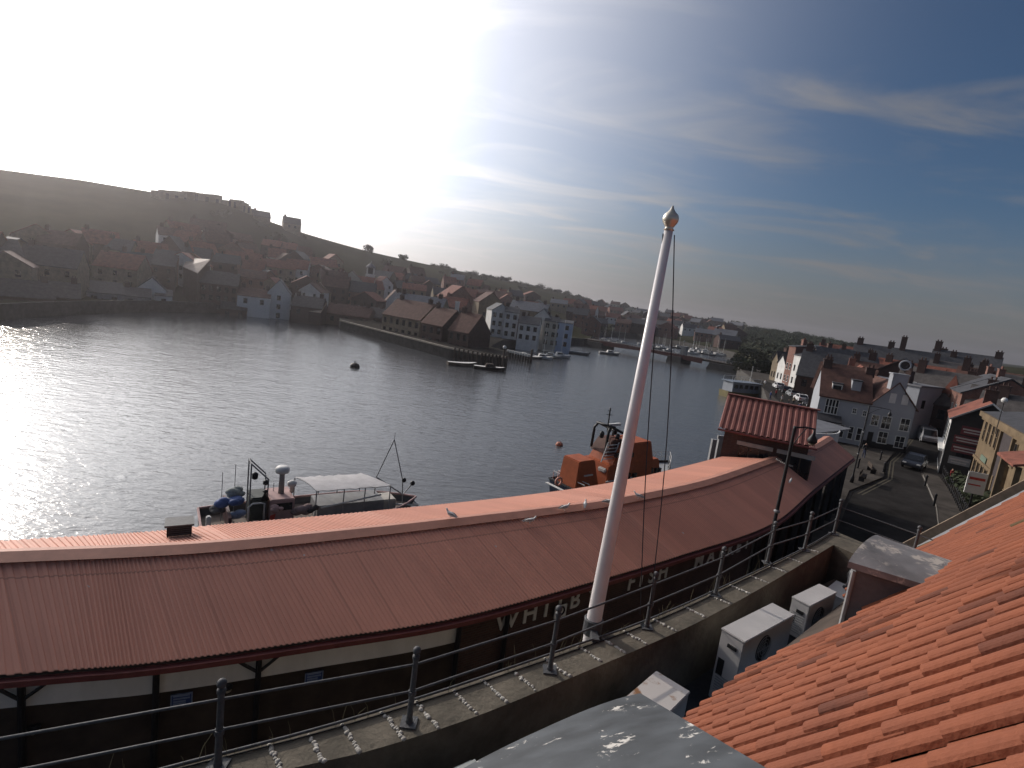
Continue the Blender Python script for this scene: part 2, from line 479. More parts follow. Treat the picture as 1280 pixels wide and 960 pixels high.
# ================================================================== FISH MARKET (long corrugated roof following the quay)
EV = [(0, 845), (200, 828), (400, 800), (575, 772), (740, 728), (850, 695), (965, 655), (1020, 610), (1068, 572)]
RG = [(0, 693), (180, 686), (302, 678), (464, 662), (580, 649), (700, 635), (770, 625), (880, 602), (964, 574)]
FE = [(0, 677), (180, 666), (261, 658), (464, 640), (680, 617), (800, 597), (905, 571)]
def resample(pts, n, ext0=0.0):
    pts = [Vector(p) for p in pts]
    if ext0: pts = [pts[0] + (pts[0] - pts[1]).normalized() * ext0] + pts
    ln = [0]
    for i in range(1, len(pts)): ln.append(ln[-1] + (pts[i] - pts[i - 1]).length)
    return [spline(pts, ln, ln[-1] * i / (n - 1)) for i in range(n)], ln[-1]
ZE, ZR, ZF = 7.9, 9.1, 8.5
ev3 = [atz(x, y, ZE) for x, y in EV]
rg3 = [atz(x, y, ZR) for x, y in RG] + [Vector((19.0, 33.5, ZR)), Vector((23.2, 38.6, ZR))]
fe3 = [atz(x, y, ZF) for x, y in FE]
# three rails with matching stations
NS = 1100
evr, Lev = resample(ev3, NS, 9)
rgr, Lrg = resample(rg3, NS, 9)
# far edge: only as far as the hut
fer, Lfe = resample(fe3, 800, 9)
rgf, _ = resample([atz(x, y, ZR) for x, y in RG], 800, 9)
def corrmat(name, base, old):
    M = bpy.data.materials.new(name); M.use_nodes = True
    t = M.node_tree; N = t.nodes; Lk = t.links; b = N['Principled BSDF']; b.inputs['Roughness'].default_value = .62; b.inputs['Specular IOR Level'].default_value = .3
    uv = N.new('ShaderNodeTexCoord'); sp_ = N.new('ShaderNodeSeparateXYZ'); Lk.new(uv.outputs['UV'], sp_.inputs[0])
    def mth(op, a, c=None, d=None):
        n = N.new('ShaderNodeMath'); n.operation = op
        for k, v in enumerate((a, c, d)):
            if v is None: continue
            if isinstance(v, (int, float)): n.inputs[k].default_value = v
            else: Lk.new(v, n.inputs[k])
        return n.outputs[0]
    u, v = sp_.outputs[0], sp_.outputs[1]
    sheet = mth('FLOOR', mth('DIVIDE', u, .92)); row = mth('FLOOR', mth('DIVIDE', v, 2.05))
    cb = N.new('ShaderNodeCombineXYZ'); Lk.new(sheet, cb.inputs[0]); Lk.new(row, cb.inputs[1])
    wn_ = N.new('ShaderNodeTexWhiteNoise'); Lk.new(cb.outputs[0], wn_.inputs['Vector'])
    mpn = N.new('ShaderNodeMapping'); mpn.inputs['Scale'].default_value = (2.6, .22, 1); Lk.new(uv.outputs['UV'], mpn.inputs[0])
    st = N.new('ShaderNodeTexNoise'); st.inputs['Scale'].default_value = 1.0; st.inputs['Detail'].default_value = 9; st.inputs['Roughness'].default_value = .7; Lk.new(mpn.outputs[0], st.inputs['Vector'])
    bl = N.new('ShaderNodeTexNoise'); bl.inputs['Scale'].default_value = .35; bl.inputs['Detail'].default_value = 5; Lk.new(uv.outputs['UV'], bl.inputs['Vector'])
    f = mth('ADD', mth('MULTIPLY', wn_.outputs['Value'], .16), mth('ADD', mth('MULTIPLY', st.outputs[0], .65), mth('MULTIPLY', bl.outputs[0], .55)))
    rp = N.new('ShaderNodeValToRGB'); rp.color_ramp.elements[0].position = .42; rp.color_ramp.elements[1].position = .95
    rp.color_ramp.elements[0].color = (*old, 1); rp.color_ramp.elements[1].color = (*base, 1); Lk.new(f, rp.inputs[0])
    # sheet laps: a dark line across every sheet length, and a thin one along sheet sides
    lv = mth('ABSOLUTE', mth('SUBTRACT', mth('FRACT', mth('DIVIDE', v, 2.05)), .5)); lu = mth('ABSOLUTE', mth('SUBTRACT', mth('FRACT', mth('DIVIDE', u, .92)), .5))
    lap = mth('MAXIMUM', mth('GREATER_THAN', lv, .491), mth('MULTIPLY', mth('GREATER_THAN', lu, .478), mth('MULTIPLY', wn_.outputs['Value'], .8)))
    mx = N.new('ShaderNodeMix'); mx.data_type = 'RGBA'; mx.inputs['B'].default_value = (*[c * .45 for c in old], 1)
    Lk.new(mth('MULTIPLY', lap, .55), mx.inputs['Factor']); Lk.new(rp.outputs[0], mx.inputs['A'])
    # gull droppings
    vn = N.new('ShaderNodeTexVoronoi'); vn.inputs['Scale'].default_value = 1.15; Lk.new(uv.outputs['UV'], vn.inputs['Vector'])
    n3 = N.new('ShaderNodeTexNoise'); n3.inputs['Scale'].default_value = 6; Lk.new(uv.outputs['UV'], n3.inputs['Vector'])
    sc_ = N.new('ShaderNodeSeparateXYZ'); Lk.new(vn.outputs['Color'], sc_.inputs[0])
    dr = mth('MULTIPLY', mth('LESS_THAN', mth('ADD', vn.outputs['Distance'], mth('MULTIPLY', n3.outputs[0], .06)), .075), mth('GREATER_THAN', sc_.outputs[0], .62))
    m2 = N.new('ShaderNodeMix'); m2.data_type = 'RGBA'; m2.inputs['B'].default_value = (.55, .52, .48, 1)
    Lk.new(mth('MULTIPLY', dr, .8), m2.inputs['Factor']); Lk.new(mx.outputs['Result'], m2.inputs['A'])
    Lk.new(m2.outputs['Result'], b.inputs['Base Color'])
    return M
M_corr = corrmat('faded_red_corrugated_sheet', (0.70, 0.325, 0.225), (0.51, 0.24, 0.17))
def corrugated(A, B, L, name, parent, M, pitch=0.115, amp=0.022, over=0.0):
    nrib = int(L / pitch); ncol = nrib * 4
    vs = []; fs = []
    hs = [0, 1, 1, 0]; fr = [0.0, 0.12, 0.5, 0.62]
    for c in range(ncol):
        u = ((c // 4) + fr[c % 4]) / nrib * (len(A) - 1)
        i = min(int(u), len(A) - 2); t = u - i
        a = A[i].lerp(A[i + 1], t); bq = B[i].lerp(B[i + 1], t)
        dn = Vector((0, 0, 1)) * (hs[c % 4] * amp)
        a2 = a + (a - bq).normalized() * over
        vs += [a2 + dn, bq + dn]
    for c in range(ncol - 1): fs.append((2 * c, 2 * c + 2, 2 * c + 3, 2 * c + 1))
    o = MB().add(vs, fs).build(name, M, parent, recalc=False)
    uvl = o.data.uv_layers.new(name='UVMap')
    W_ = (A[0] - B[0]).length
    for lp_ in o.data.loops:
        vi = lp_.vertex_index; uvl.data[lp_.index].uv = ((vi // 2) / ncol * L, (vi % 2) * W_)
    return o
mk = thing('fish_market', 'long fish market hall on the quay under one bending red corrugated roof', 'market hall', (0, 12, 3.5))
def under(o, root):                              # keep world placement of a part built in world space
    o.parent = root; o.matrix_parent_inverse = Matrix.Translation(-Vector(root.location)); return o
def part(mb, name, mats, root, **k):
    o = mb.build(name, mats, None, **k); return under(o, root)
near = under(corrugated(evr, rgr, Lev, 'roof_slope', None, M_corr, over=0.0), mk)
far = under(corrugated(fer, rgf, Lfe, 'roof_slope', None, M_corr, over=0.10), mk)
# sheet underside (soffit) so the roof has thickness
sf = MB(); k = 60
A = [evr[int(i * (NS - 1) / (k - 1))] - Vector((0, 0, .05)) for i in range(k)]; Bq = [rgr[int(i * (NS - 1) / (k - 1))] - Vector((0, 0, .05)) for i in range(k)]
sf.add(A + Bq, [(i, i + 1, k + i + 1, k + i) for i in range(k - 1)])
A2 = [fer[int(i * 799 / (k - 1))] - Vector((0, 0, .05)) for i in range(k)]; B2 = [rgf[int(i * 799 / (k - 1))] - Vector((0, 0, .05)) for i in range(k)]
sf.add(A2 + B2, [(i, i + 1, k + i + 1, k + i) for i in range(k - 1)])
part(sf, 'ceiling_lining', M_wood, mk, recalc=False)
def ribbon(pts, w, h, upv=Vector((0, 0, 1)), side=None):
    mb = MB(); vs = []
    for i, p in enumerate(pts):
        d = (pts[min(i + 1, len(pts) - 1)] - pts[max(0, i - 1)]).normalized()
        s = d.cross(upv).normalized()
        vs += [p + s * w[0] + upv * h[0], p + s * w[1] + upv * h[0], p + s * w[1] + upv * h[1], p + s * w[0] + upv * h[1]]
    fs = []
    for i in range(len(pts) - 1):
        for q in range(4): fs.append((4 * i + q, 4 * i + (q + 1) % 4, 4 * i + 4 + (q + 1) % 4, 4 * i + 4 + q))
    fs += [(0, 1, 2, 3), tuple(4 * (len(pts) - 1) + q for q in (3, 2, 1, 0))]
    return mb.add(vs, fs)
# ridge capping: two leaves
cap = MB(); vs = []
for i in range(0, NS, 8):
    p = rgr[i]; d = (rgr[min(i + 8, NS - 1)] - rgr[max(0, i - 8)]).normalized(); s = d.cross(Vector((0, 0, 1))).normalized()
    vs += [p + s * .30 + Vector((0, 0, -.045)), p + Vector((0, 0, .065)), p - s * .34 + Vector((0, 0, -.035))]
nn_ = len(vs) // 3
for i in range(nn_ - 1): cap.add([], [])
fs = []
for i in range(nn_ - 1):
    for q in range(2): fs.append((3 * i + q, 3 * i + 3 + q, 3 * i + 4 + q, 3 * i + 1 + q))
cap.add(vs, fs)
part(cap, 'ridge_cap', mat('ridge_flashing', (0.42, 0.195, 0.135), 0.6, 0.15, 2), mk, recalc=False)
# gutter + fascia below the near eave
ge = [evr[i] for i in range(0, NS, 8)]
M_gut = mat('dull_red_gutter', (0.16, 0.045, 0.04), 0.6, 0.2, 3)
part(ribbon([p + Vector((0, 0, -.05)) for p in ge], (-0.03, 0.10), (-0.15, -0.03)), 'gutter', M_gut, mk)
part(ribbon([p + Vector((0, 0, -.07)) for p in ge], (-0.10, -0.02), (-0.20, 0.03)), 'fascia', M_gut, mk)
# wall below: brick from x~575 to 940, panels before that, open colonnade after
def offs(pts, o):                                 # shift towards the water
    out = []
    for i, p in enumerate(pts):
        d = (pts[min(i + 1, len(pts) - 1)] - pts[max(0, i - 1)]).normalized(); s = d.cross(Vector((0, 0, 1))).normalized()
        out.append(p - s * o)
    return out
wl_ = offs(ge, 0.42)
def idx_at(px):                                   # station of the wall line that shows at photo column px
    best = 0; bd = 1e9
    for i, p in enumerate(wl_):
        v = p - CAM; w = v.dot(fw)
        if w <= 0.3: continue
        x = 640 + F * v.dot(RX) / w
        if abs(x - px) < bd: bd = abs(x - px); best = i
    return best
i570, i945 = idx_at(572), idx_at(948)
def wallpiece(i0, i1, z0, z1, t=0.25, off=0.0):
    return ribbon([Vector((p.x, p.y, 0)) for p in offs(wl_, off)[i0:i1 + 1]], (-t, 0), (z0, z1))
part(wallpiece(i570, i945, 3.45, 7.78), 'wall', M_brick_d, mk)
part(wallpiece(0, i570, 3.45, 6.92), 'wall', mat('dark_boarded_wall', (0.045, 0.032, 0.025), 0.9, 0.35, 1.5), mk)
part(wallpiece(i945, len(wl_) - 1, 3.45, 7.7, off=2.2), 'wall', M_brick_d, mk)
wo_ = offs(wl_, -0.05)
M_panel = mat('dirty_white_panel', (0.72, 0.70, 0.66), 0.7, 0.0, 1.2, col2=(0.56, 0.54, 0.50), stretch=(1, 1, .3))
posts_px = [32, 193, 328]
cuts = [0] + [idx_at(p) for p in posts_px] + [i570]
for a, c in zip(cuts[:-1], cuts[1:]):
    if c - a >= 1:
        part(ribbon([Vector((p.x, p.y, 0)) for p in wo_[a:c + 1]], (-.08, 0.0), (6.93, 7.72)), 'shutter_panel', M_panel, mk)
for px in posts_px:
    i = idx_at(px); p = wo_[i]; d = (wo_[i + 1] - wo_[i - 1]).normalized(); s = d.cross(Vector((0, 0, 1)))
    q = p + s * .12
    pb = MB().tube([(q.x, q.y, 3.45), (q.x, q.y, 7.66)], 0.065, 8)
    if px != 193:
        for sg in (1, -1):
            pb.tube([(q.x, q.y, 7.15), q.to_2d().to_3d() + d.to_2d().to_3d() * sg * .3 + Vector((0, 0, 7.4)), q.to_2d().to_3d() + d.to_2d().to_3d() * sg * .55 + Vector((0, 0, 7.62))], 0.035, 6)
    part(pb, 'post' if px != 193 else 'downpipe', M_black, mk)
for px in (577, 628, 945):                        # brick piers and pipes
    i = idx_at(px); p = wo_[i]; d = (wo_[min(i + 1, len(wo_) - 1)] - wo_[i - 1]).normalized(); s = d.cross(Vector((0, 0, 1)))
    q = p + s * .10
    part(MB().tube([(q.x, q.y, 3.45), (q.x, q.y, 7.66)], 0.07, 8), 'downpipe', M_black, mk)
# colonnade posts on the far part
nc = 9
for j in range(nc):
    i = int(lerp(i945 + 1, len(wl_) - 2, j / (nc - 1))); p = wl_[i]
    part(MB().box(p.x - .14, p.x + .14, p.y - .14, p.y + .14, 3.45, 7.72), 'column', M_black, mk)
# doors in the dark part of the brick wall
# lettering along the brick
LET = [('W', 638), ('H', 667), ('I', 687), ('T', 704), ('B', 722.5), ('Y', 744), ('F', 793), ('I', 806), ('S', 819), ('H', 833), ('M', 878), ('A', 893), ('R', 907), ('K', 917.5), ('E', 927.5), ('T', 937.5)]
M_let = mat('white_letters', (0.55, 0.54, 0.50), 0.6, 0.1, 4)
def glyph(ch, size):
    c = bpy.data.curves.new('glyph', 'FONT'); c.body = ch; c.size = size; c.extrude = 0.015; c.offset = 0.014; c.align_x = 'CENTER'
    o = bpy.data.objects.new('glyph', c); COL.objects.link(o)
    dg = bpy.context.evaluated_depsgraph_get()
    me = bpy.data.meshes.new_from_object(o.evaluated_get(dg))
    vs = [v.co.copy() for v in me.vertices]; fs = [tuple(p.vertices) for p in me.polygons]
    bpy.data.objects.remove(o); bpy.data.curves.remove(c); bpy.data.meshes.remove(me)
    return vs, fs
def frame_at(px, off=0.03):
    i = idx_at(px); i = max(1, min(len(wl_) - 2, i)); p0, p1, p2 = wl_[i - 1], wl_[i], wl_[i + 1]
    # refine along segment
    best = None
    for t in range(-20, 21):
        P = p1 + (p2 - p0) * 0.5 * (t / 20)
        v = P - CAM; x = 640 + F * v.dot(RX) / v.dot(fw)
        if best is None or abs(x - px) < best[0]: best = (abs(x - px), P)
    P = best[1]; d = (p2 - p0).normalized(); s = d.cross(Vector((0, 0, 1)))
    return P + s * off, d, s
for ch, px in LET:
    lt = MB()
    P, d, s = frame_at(px, .02)
    vs, fs = glyph(ch, 0.76)
    lt.add([Vector((P.x, P.y, 6.90)) + d * v.x + Vector((0, 0, v.y)) + s * v.z for v in vs], fs)
    part(lt, 'letter', M_let, mk, recalc=False)

# signs on the market wall (things of their own)
def wallsign(px, py, w, h, M, M2, label, ring=False):
    P, d, s = frame_at(px, .16)
    _, z = onplane(px, py, P - d, P + d)
    mm = MB(); o = Vector((P.x, P.y, z))
    def q(x0, x1, z0, z1, e, mi=0):
        b = [o + d * x + Vector((0, 0, zz)) + s * e for x, zz in ((x0, z0), (x1, z0), (x1, z1), (x0, z1))]
        mm.hexa(b, [p - s * .03 for p in b], mi)
    q(-w / 2, w / 2, -h / 2, h / 2, 0)
    rt_ = thing('wall_sign', label, 'sign', (P.x, P.y, z))
    part(mm, 'board', M, rt_)
    mm = MB()
    if ring:
        pts = [o + d * (.13 * math.cos(a)) + Vector((0, 0, .02 + .13 * math.sin(a))) + s * .01 for a in [i * math.pi / 8 for i in range(17)]]
        mm.tube(pts, .028, 6)
        part(mm, 'emblem', M2, rt_)
    else:
        for zz in (.36, .12, -.12, -.32):
            q(-w * .38, w * (.38 if zz > 0 else .2), h * zz - .018, h * zz + .018, .006)
        q(-w / 2, w / 2, h / 2 - .02, h / 2, .004); q(-w / 2, w / 2, -h / 2, -h / 2 + .02, .004)
        q(-w / 2, -w / 2 + .02, -h / 2, h / 2, .005); q(w / 2 - .02, w / 2, -h / 2, h / 2, .005)
        part(mm, 'text_lines', M2, rt_)
M_bl2 = mat('pale_blue_print', (0.17, 0.21, 0.30), 0.6, 0.1, 3)
wallsign(231, 874, .40, .27, M_sign_blue, M_bl2, 'small blue notice below the white panel, left of the other blue notice')
wallsign(396, 846, .40, .27, M_sign_blue, M_bl2, 'small blue notice below the white panel, nearer the brick wall')
wallsign(702, 764, .46, .40, M_white, M_black, 'white sign with a dark ring under the fish market lettering', True)
# wall lamps on dark boards
for px, py, lb in ((288, 861, 'small bulkhead lamp on the dark wall between the blue notices'), (44, 913, 'small bulkhead lamp low on the dark wall at far left')):
    P, d, s = frame_at(px, .1); _, z = onplane(px, py, P - d, P + d)
    t_ = thing('wall_lamp', lb, 'lamp', (P.x, P.y, z))
    MB().ball((0, 0, 0), .09, 1, 1, .8).build('lens', mat('old_lamp_glass', (.3, .26, .2), .3, .2, 4), t_, smooth=True)
    MB().lathe((0, 0, .04), [(.11, 0), (.11, .03), (.05, .06)], 10).build('cap', M_black, t_)

# ================================================================== BRICK HUT with red ribbed roof
hA = Vector((12.6, 31.0, 0)); hB = Vector((16.55, 29.17, 0)) 
hd = (hB - hA).normalized(); hn = Vector((-hd.y, hd.x, 0))    # away from the camera
hL = (hB - hA).length
def HP(u, v, z): return hA + hd * u + hn * v + Vector((0, 0, z))
_, hze = onplane(912, 531, hA, hB)
_, hze2 = onplane(1000, 553, hA, hB)
hze = (hze + hze2) / 2
hD = 5.0
# ridge height so that the ridge shows at (935,499)
q0 = HP(0, hD / 2, 0); _, hzr = onplane(936, 499, q0, q0 + hd)
hut = thing('brick_hut', 'small brick building with steep ribbed red roof rising behind the market roof', 'building', HP(0, 0, 3.5))
w_ = MB()
b0 = [HP(0, 0, 3.4), HP(hL, 0, 3.4), HP(hL, hD, 3.4), HP(0, hD, 3.4)]; t0 = [Vector((p.x, p.y, hze)) for p in b0]
w_.hexa(b0, t0)
for u in (0, hL - .25):
    w_.hexa([HP(u, 0, hze), HP(u, hD, hze), HP(u, hD / 2, hzr - .08)], [HP(u + .25, 0, hze), HP(u + .25, hD, hze), HP(u + .25, hD / 2, hzr - .08)])
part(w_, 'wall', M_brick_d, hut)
part(MB().hexa([HP(hL + .01, 0.1, hze + .02), HP(hL + .01, hD - .1, hze + .02), HP(hL + .01, hD / 2, hzr - .2)], [HP(hL + .05, 0.1, hze + .02), HP(hL + .05, hD - .1, hze + .02), HP(hL + .05, hD / 2, hzr - .2)]), 'gable_panel', M_grey_rend, hut)
M_corr2 = mat('red_ribbed_sheet', (0.22, 0.082, 0.065), 0.65, 0.25, 1.2)
sl_ = (hzr - hze) / (hD / 2)
for side in (0, 1):
    yb = -.35 if side == 0 else hD + .35
    A = [HP(lerp(-.35, hL + .35, i / 9), yb, hze - .35 * sl_ + .06) for i in range(10)]
    Bq = [HP(lerp(-.35, hL + .35, i / 9), hD / 2, hzr + .06) for i in range(10)]
    o = corrugated(A, Bq, hL + .7, 'roof_slope', None, M_corr2, pitch=.30, amp=.055); under(o, hut)
rc = [HP(lerp(-.36, hL + .36, i / 3), hD / 2, hzr + .1) for i in range(4)]
part(ribbon(rc, (-.16, .16), (-.02, .05)), 'ridge_cap', M_corr2, hut)
part(MB().tube([HP(-.36, -.4, hze - .22), HP(hL + .36, -.4, hze - .22)], .06, 6), 'gutter', M_gut, hut)
for u0, u1, nm in ((.9, 2.5, 0), (3.0, 4.6, 0)):
    f = part(MB().hexa([HP(u0, -.03, hze - 2.1), HP(u1, -.03, hze - 2.1), HP(u1, -.03, hze - .95), HP(u0, -.03, hze - .95)], [HP(u0, .05, hze - 2.1), HP(u1, .05, hze - 2.1), HP(u1, .05, hze - .95), HP(u0, .05, hze - .95)]), 'window', M_glass, hut)
    fr_ = MB()
    for k in range(4):
        u = lerp(u0, u1, k / 3); fr_.hexa([HP(u - .03, -.06, hze - 2.1), HP(u + .03, -.06, hze - 2.1), HP(u + .03, -.06, hze - .95), HP(u - .03, -.06, hze - .95)], [HP(u - .03, -.031, hze - 2.1), HP(u + .03, -.031, hze - 2.1), HP(u + .03, -.031, hze - .95), HP(u - .03, -.031, hze - .95)])
    o = fr_.build('frame', M_wood); o.parent = f
    part(MB().hexa([HP(u0 - .15, -.08, hze - .92), HP(u1 + .15, -.08, hze - .92), HP(u1 + .15, -.08, hze - .7), HP(u0 - .15, -.08, hze - .7)], [HP(u0 - .15, .02, hze - .92), HP(u1 + .15, .02, hze - .92), HP(u1 + .15, .02, hze - .7), HP(u0 - .15, .02, hze - .7)]), 'lintel', mat('pale_lintel', (.33, .31, .28), .8, .15, 3), hut)
# dolphin piles left of the hut
dp = thing('mooring_piles', 'pair of pale timber mooring piles left of the brick hut', 'mooring piles', (*atd(896, 570, 41).to_2d(), 0))
for k, (px, py) in enumerate(((893, 549), (901, 547))):
    P = atd(px, py, 41 + k); P0 = dp.location
    MB().box(P.x - P0.x - .16, P.x - P0.x + .16, P.y - P0.y - .16, P.y - P0.y + .16, -1, P.z).build('pile', M_greyp, dp)
MB().box(-.2, .75, -.1, .1, 8.0, 8.25).build('crossbeam', M_greyp, dp)

# kiosk with white curved fascia behind the market's end
kA = atd(1019, 552, 46); kB = atd(1046, 557, 50)
ks = thing('kiosk', 'low kiosk with curved white fascia and grey roof behind the market end', 'kiosk', (kA.x, kA.y, 3.5))
dd = (Vector((kB.x - kA.x, kB.y - kA.y, 0))); LL = dd.length; dd.normalize(); dn = Vector((-dd.y, dd.x, 0))
_, z0k = onplane(1020, 557, kA, kB); _, z1k = onplane(1020, 542, kA, kB)
def KP(u, v, z): return dd * u + dn * v + Vector((0, 0, z - 3.5))
fa = MB(); n = 9
for i in range(n - 1):
    u0, u1 = LL * i / (n - 1), LL * (i + 1) / (n - 1); c0, c1 = -.5 * math.sin(math.pi * i / (n - 1)), -.5 * math.sin(math.pi * (i + 1) / (n - 1))
    fa.hexa([KP(u0, c0, z0k), KP(u1, c1, z0k), KP(u1, c1, z1k), KP(u0, c0, z1k)], [KP(u0, c0 + .1, z0k), KP(u1, c1 + .1, z0k), KP(u1, c1 + .1, z1k), KP(u0, c0 + .1, z1k)])
fa.build('fascia', M_white, ks)
MB().hexa([KP(0, .6, 3.5), KP(LL, .6, 3.5), KP(LL, 4, 3.5), KP(0, 4, 3.5)], [KP(0, .6, z0k + .1), KP(LL, .6, z0k + .1), KP(LL, 4, z0k + .1), KP(0, 4, z0k + .1)]).build('wall', M_brick_d, ks)
MB().hexa([KP(-.2, .1, z1k - .12), KP(LL + 2.5, .1, z1k - .12), KP(LL + 2.5, 5.4, z1k + .1), KP(-.2, 5.4, z1k + .1)], [KP(-.2, .1, z1k), KP(LL + 2.5, .1, z1k), KP(LL + 2.5, 5.4, z1k + .22), KP(-.2, 5.4, z1k + .22)]).build('roof', M_slate2, ks)
# ================================================================== OUR BUILDING: parapet, gutter roof, pantile roof, dormers
ZP = 10.6
PO = [(0, 1020), (200, 965), (400, 912), (560, 862), (720, 807), (800, 779), (900, 736), (1000, 689), (1044, 664)]
PI = [(200, 1020), (355, 962), (438, 945), (563, 907), (676, 863), (840, 793), (899, 764), (967, 726), (1042, 681)]
po, _ = resample([atz(x, y, ZP) for x, y in PO], 40, 2.0)
pi_, _ = resample([atz(x, y, ZP) for x, y in PI], 40, 2.0)
cor_o = atz(1085, 681, ZP); cor_i = atz(1080, 697, ZP)     # the short return at the corner
mb = MB(); vs = []
for a, c in zip(po, pi_): vs += [(a.x, a.y, ZP), (c.x, c.y, ZP), (c.x, c.y, 9.2), (a.x, a.y, 3.4)]
fs = []
for i in range(39):
    fs += [(4 * i, 4 * i + 4, 4 * i + 5, 4 * i + 1), (4 * i + 1, 4 * i + 5, 4 * i + 6, 4 * i + 2), (4 * i, 4 * i + 3, 4 * i + 7, 4 * i + 4)]
mb.add(vs, fs)
bb = [po[-1], Vector((cor_o.x, cor_o.y, ZP)), Vector((cor_i.x, cor_i.y, ZP)), pi_[-1]]
ext = (cor_o - po[-1]).normalized() * 14
bb[1] = po[-1] + (cor_o - po[-1]) * 1.0 + ext; bb[2] = pi_[-1] + (cor_i - pi_[-1]) + ext
for p in bb: p.z = ZP
mb.hexa([Vector((p.x, p.y, 3.4)) for p in bb], bb)
M_par = mat('mossy_parapet_stone', (0.165, 0.142, 0.108), 0.95, 0.0, 1.6, col2=(0.07, 0.062, 0.048), bump=0.35, bscale=14, detail=10)
own = thing('tiled_building', 'building under the camera with mossy stone parapet and steep red pantile roof', 'building', (6, 6, 3.5))
part(mb, 'parapet', M_par, own)
# joints in the coping: lumpy pale mortar
JN = [(345, 948), (395, 935), (438, 920), (490, 903), (531, 889), (577, 873), (614, 859), (650, 845), (690, 828), (735, 815), (765, 806), (792, 796), (830, 781), (868, 765), (900, 750), (925, 737), (950, 725), (975, 713), (997, 702), (1020, 690)]
JM = mat('crumbling_mortar', (0.50, 0.48, 0.43), 0.95, 0.0, 9, col2=(0.24, 0.22, 0.19))
for q, (px, py) in enumerate(JN):
    jm = MB()
    P = atz(px, py, ZP)
    k = min(range(40), key=lambda i: abs((po[i] + pi_[i]).x / 2 - P.x) + abs((po[i] + pi_[i]).y / 2 - P.y))
    dx = (po[min(39, k + 1)] - po[max(0, k - 1)]).normalized(); nrm_ = Vector((dx.y, -dx.x, 0)); wdt = (pi_[k] - po[k]).dot(nrm_)
    ctr = Vector((P.x, P.y, ZP)); base = po[k] + dx * (ctr - po[k]).dot(dx)
    for s in range(20):
        f = .06 + .86 * s / 19 + rnd.uniform(-.02, .02)
        c = base + nrm_ * wdt * f + dx * (rnd.uniform(-.018, .018) + .10 * (f - .5))
        if rnd.random() < .18: continue
        jm.ball((c.x, c.y, ZP + .003), rnd.uniform(.018, .038), 1, 1, .55, 6, 4)
    part(jm, 'mortar_joint', JM, own, smooth=True)
# gutter floor between parapet and roof
fl = [(p.x, p.y, 9.3) for p in pi_] + [(14, 15, 9.3), (9, 3, 9.3), (0, 0, 9.3), (-4, 1, 9.3)]
part(MB().add(fl, [tuple(range(len(fl)))]), 'flat_roof', mat('dark_roof_felt', (0.05, 0.05, 0.05), 0.95, 0.4, 2, bump=.2), own, recalc=False)

# ---- steep pantile roof plane
e_ = ray(1350, 520).normalized(); v_ = ray(-500, 1470).normalized()
P0 = atz(905, 842, 10.0)
n_ = e_.cross(v_); n_.normalize(); n_ = n_ if n_.z > 0 else -n_
def onroof(px, py, lift=0.0):
    d = ray(px, py); return CAM + d * (n_.dot(P0 + n_ * lift - CAM) / n_.dot(d))
def uv_of(P):                                     # P = P0 + e*u - v*w   (w up the slope)
    q = P - P0
    a, b_, c = e_.dot(e_), -e_.dot(v_), v_.dot(v_)
    r1, r2 = q.dot(e_), -q.dot(v_)
    det = a * c - b_ * b_
    return (r1 * c - r2 * b_) / det, (r2 * a - r1 * b_) / det
TW, TL = 0.35, 0.39
vz1 = uv_of(onroof(1150, 687)); vz2 = uv_of(onroof(1278, 620))
# verge line in (u, w): u = um + k w
kV = (vz2[0] - vz1[0]) / (vz2[1] - vz1[1]); uV0 = vz1[0] - kV * vz1[1]
uvs = [uv_of(onroof(*q)) for q in [(880, 872), (960, 812), (1045, 772), (1279, 959), (1000, 959), (1279, 640)]]
umin, wmax = -8.0, 9.0
bm = bmesh.new()
prof = [(-.02, .004), (-.005, .034), (.04, .050), (.10, .060), (.18, .065), (.27, .063), (.36, .054), (.45, .040), (.54, .026), (.64, .013), (.75, .005), (.87, .001), (1.0, .003)]
rows = range(1, int(wmax / TL))
ncolT = int((24 - umin) / TW)
M_tile = mat('terracotta_pantile', (0.26, 0.083, 0.040), 0.85, 0.0, 1.1, col2=(0.175, 0.057, 0.031), bump=0.25, bscale=22, detail=9)
M_tile2 = mat('dirty_terracotta_pantile', (0.17, 0.056, 0.031), 0.9, 0.0, 1.4, col2=(0.10, 0.038, 0.025), bump=0.25, bscale=22, detail=9)
M_tile3 = mat('orange_terracotta_pantile', (0.26, 0.08, 0.037), 0.85, 0.0, 1.3, col2=(0.18, 0.058, 0.03), bump=0.25, bscale=22, detail=9)
tv = []; tf = []; tm = []
def RPx(u, w): return P0 + e_ * u - v_ * w - CAM
EVL = [(820, 925), (862, 893), (915, 853), (960, 826), (1000, 806), (1046, 786), (1060, 779)]
def eave_y(x):
    for (x0, y0), (x1, y1) in zip(EVL[:-1], EVL[1:]):
        if x <= x1: return y0 + (y1 - y0) * (x - x0) / (x1 - x0)
    return 0
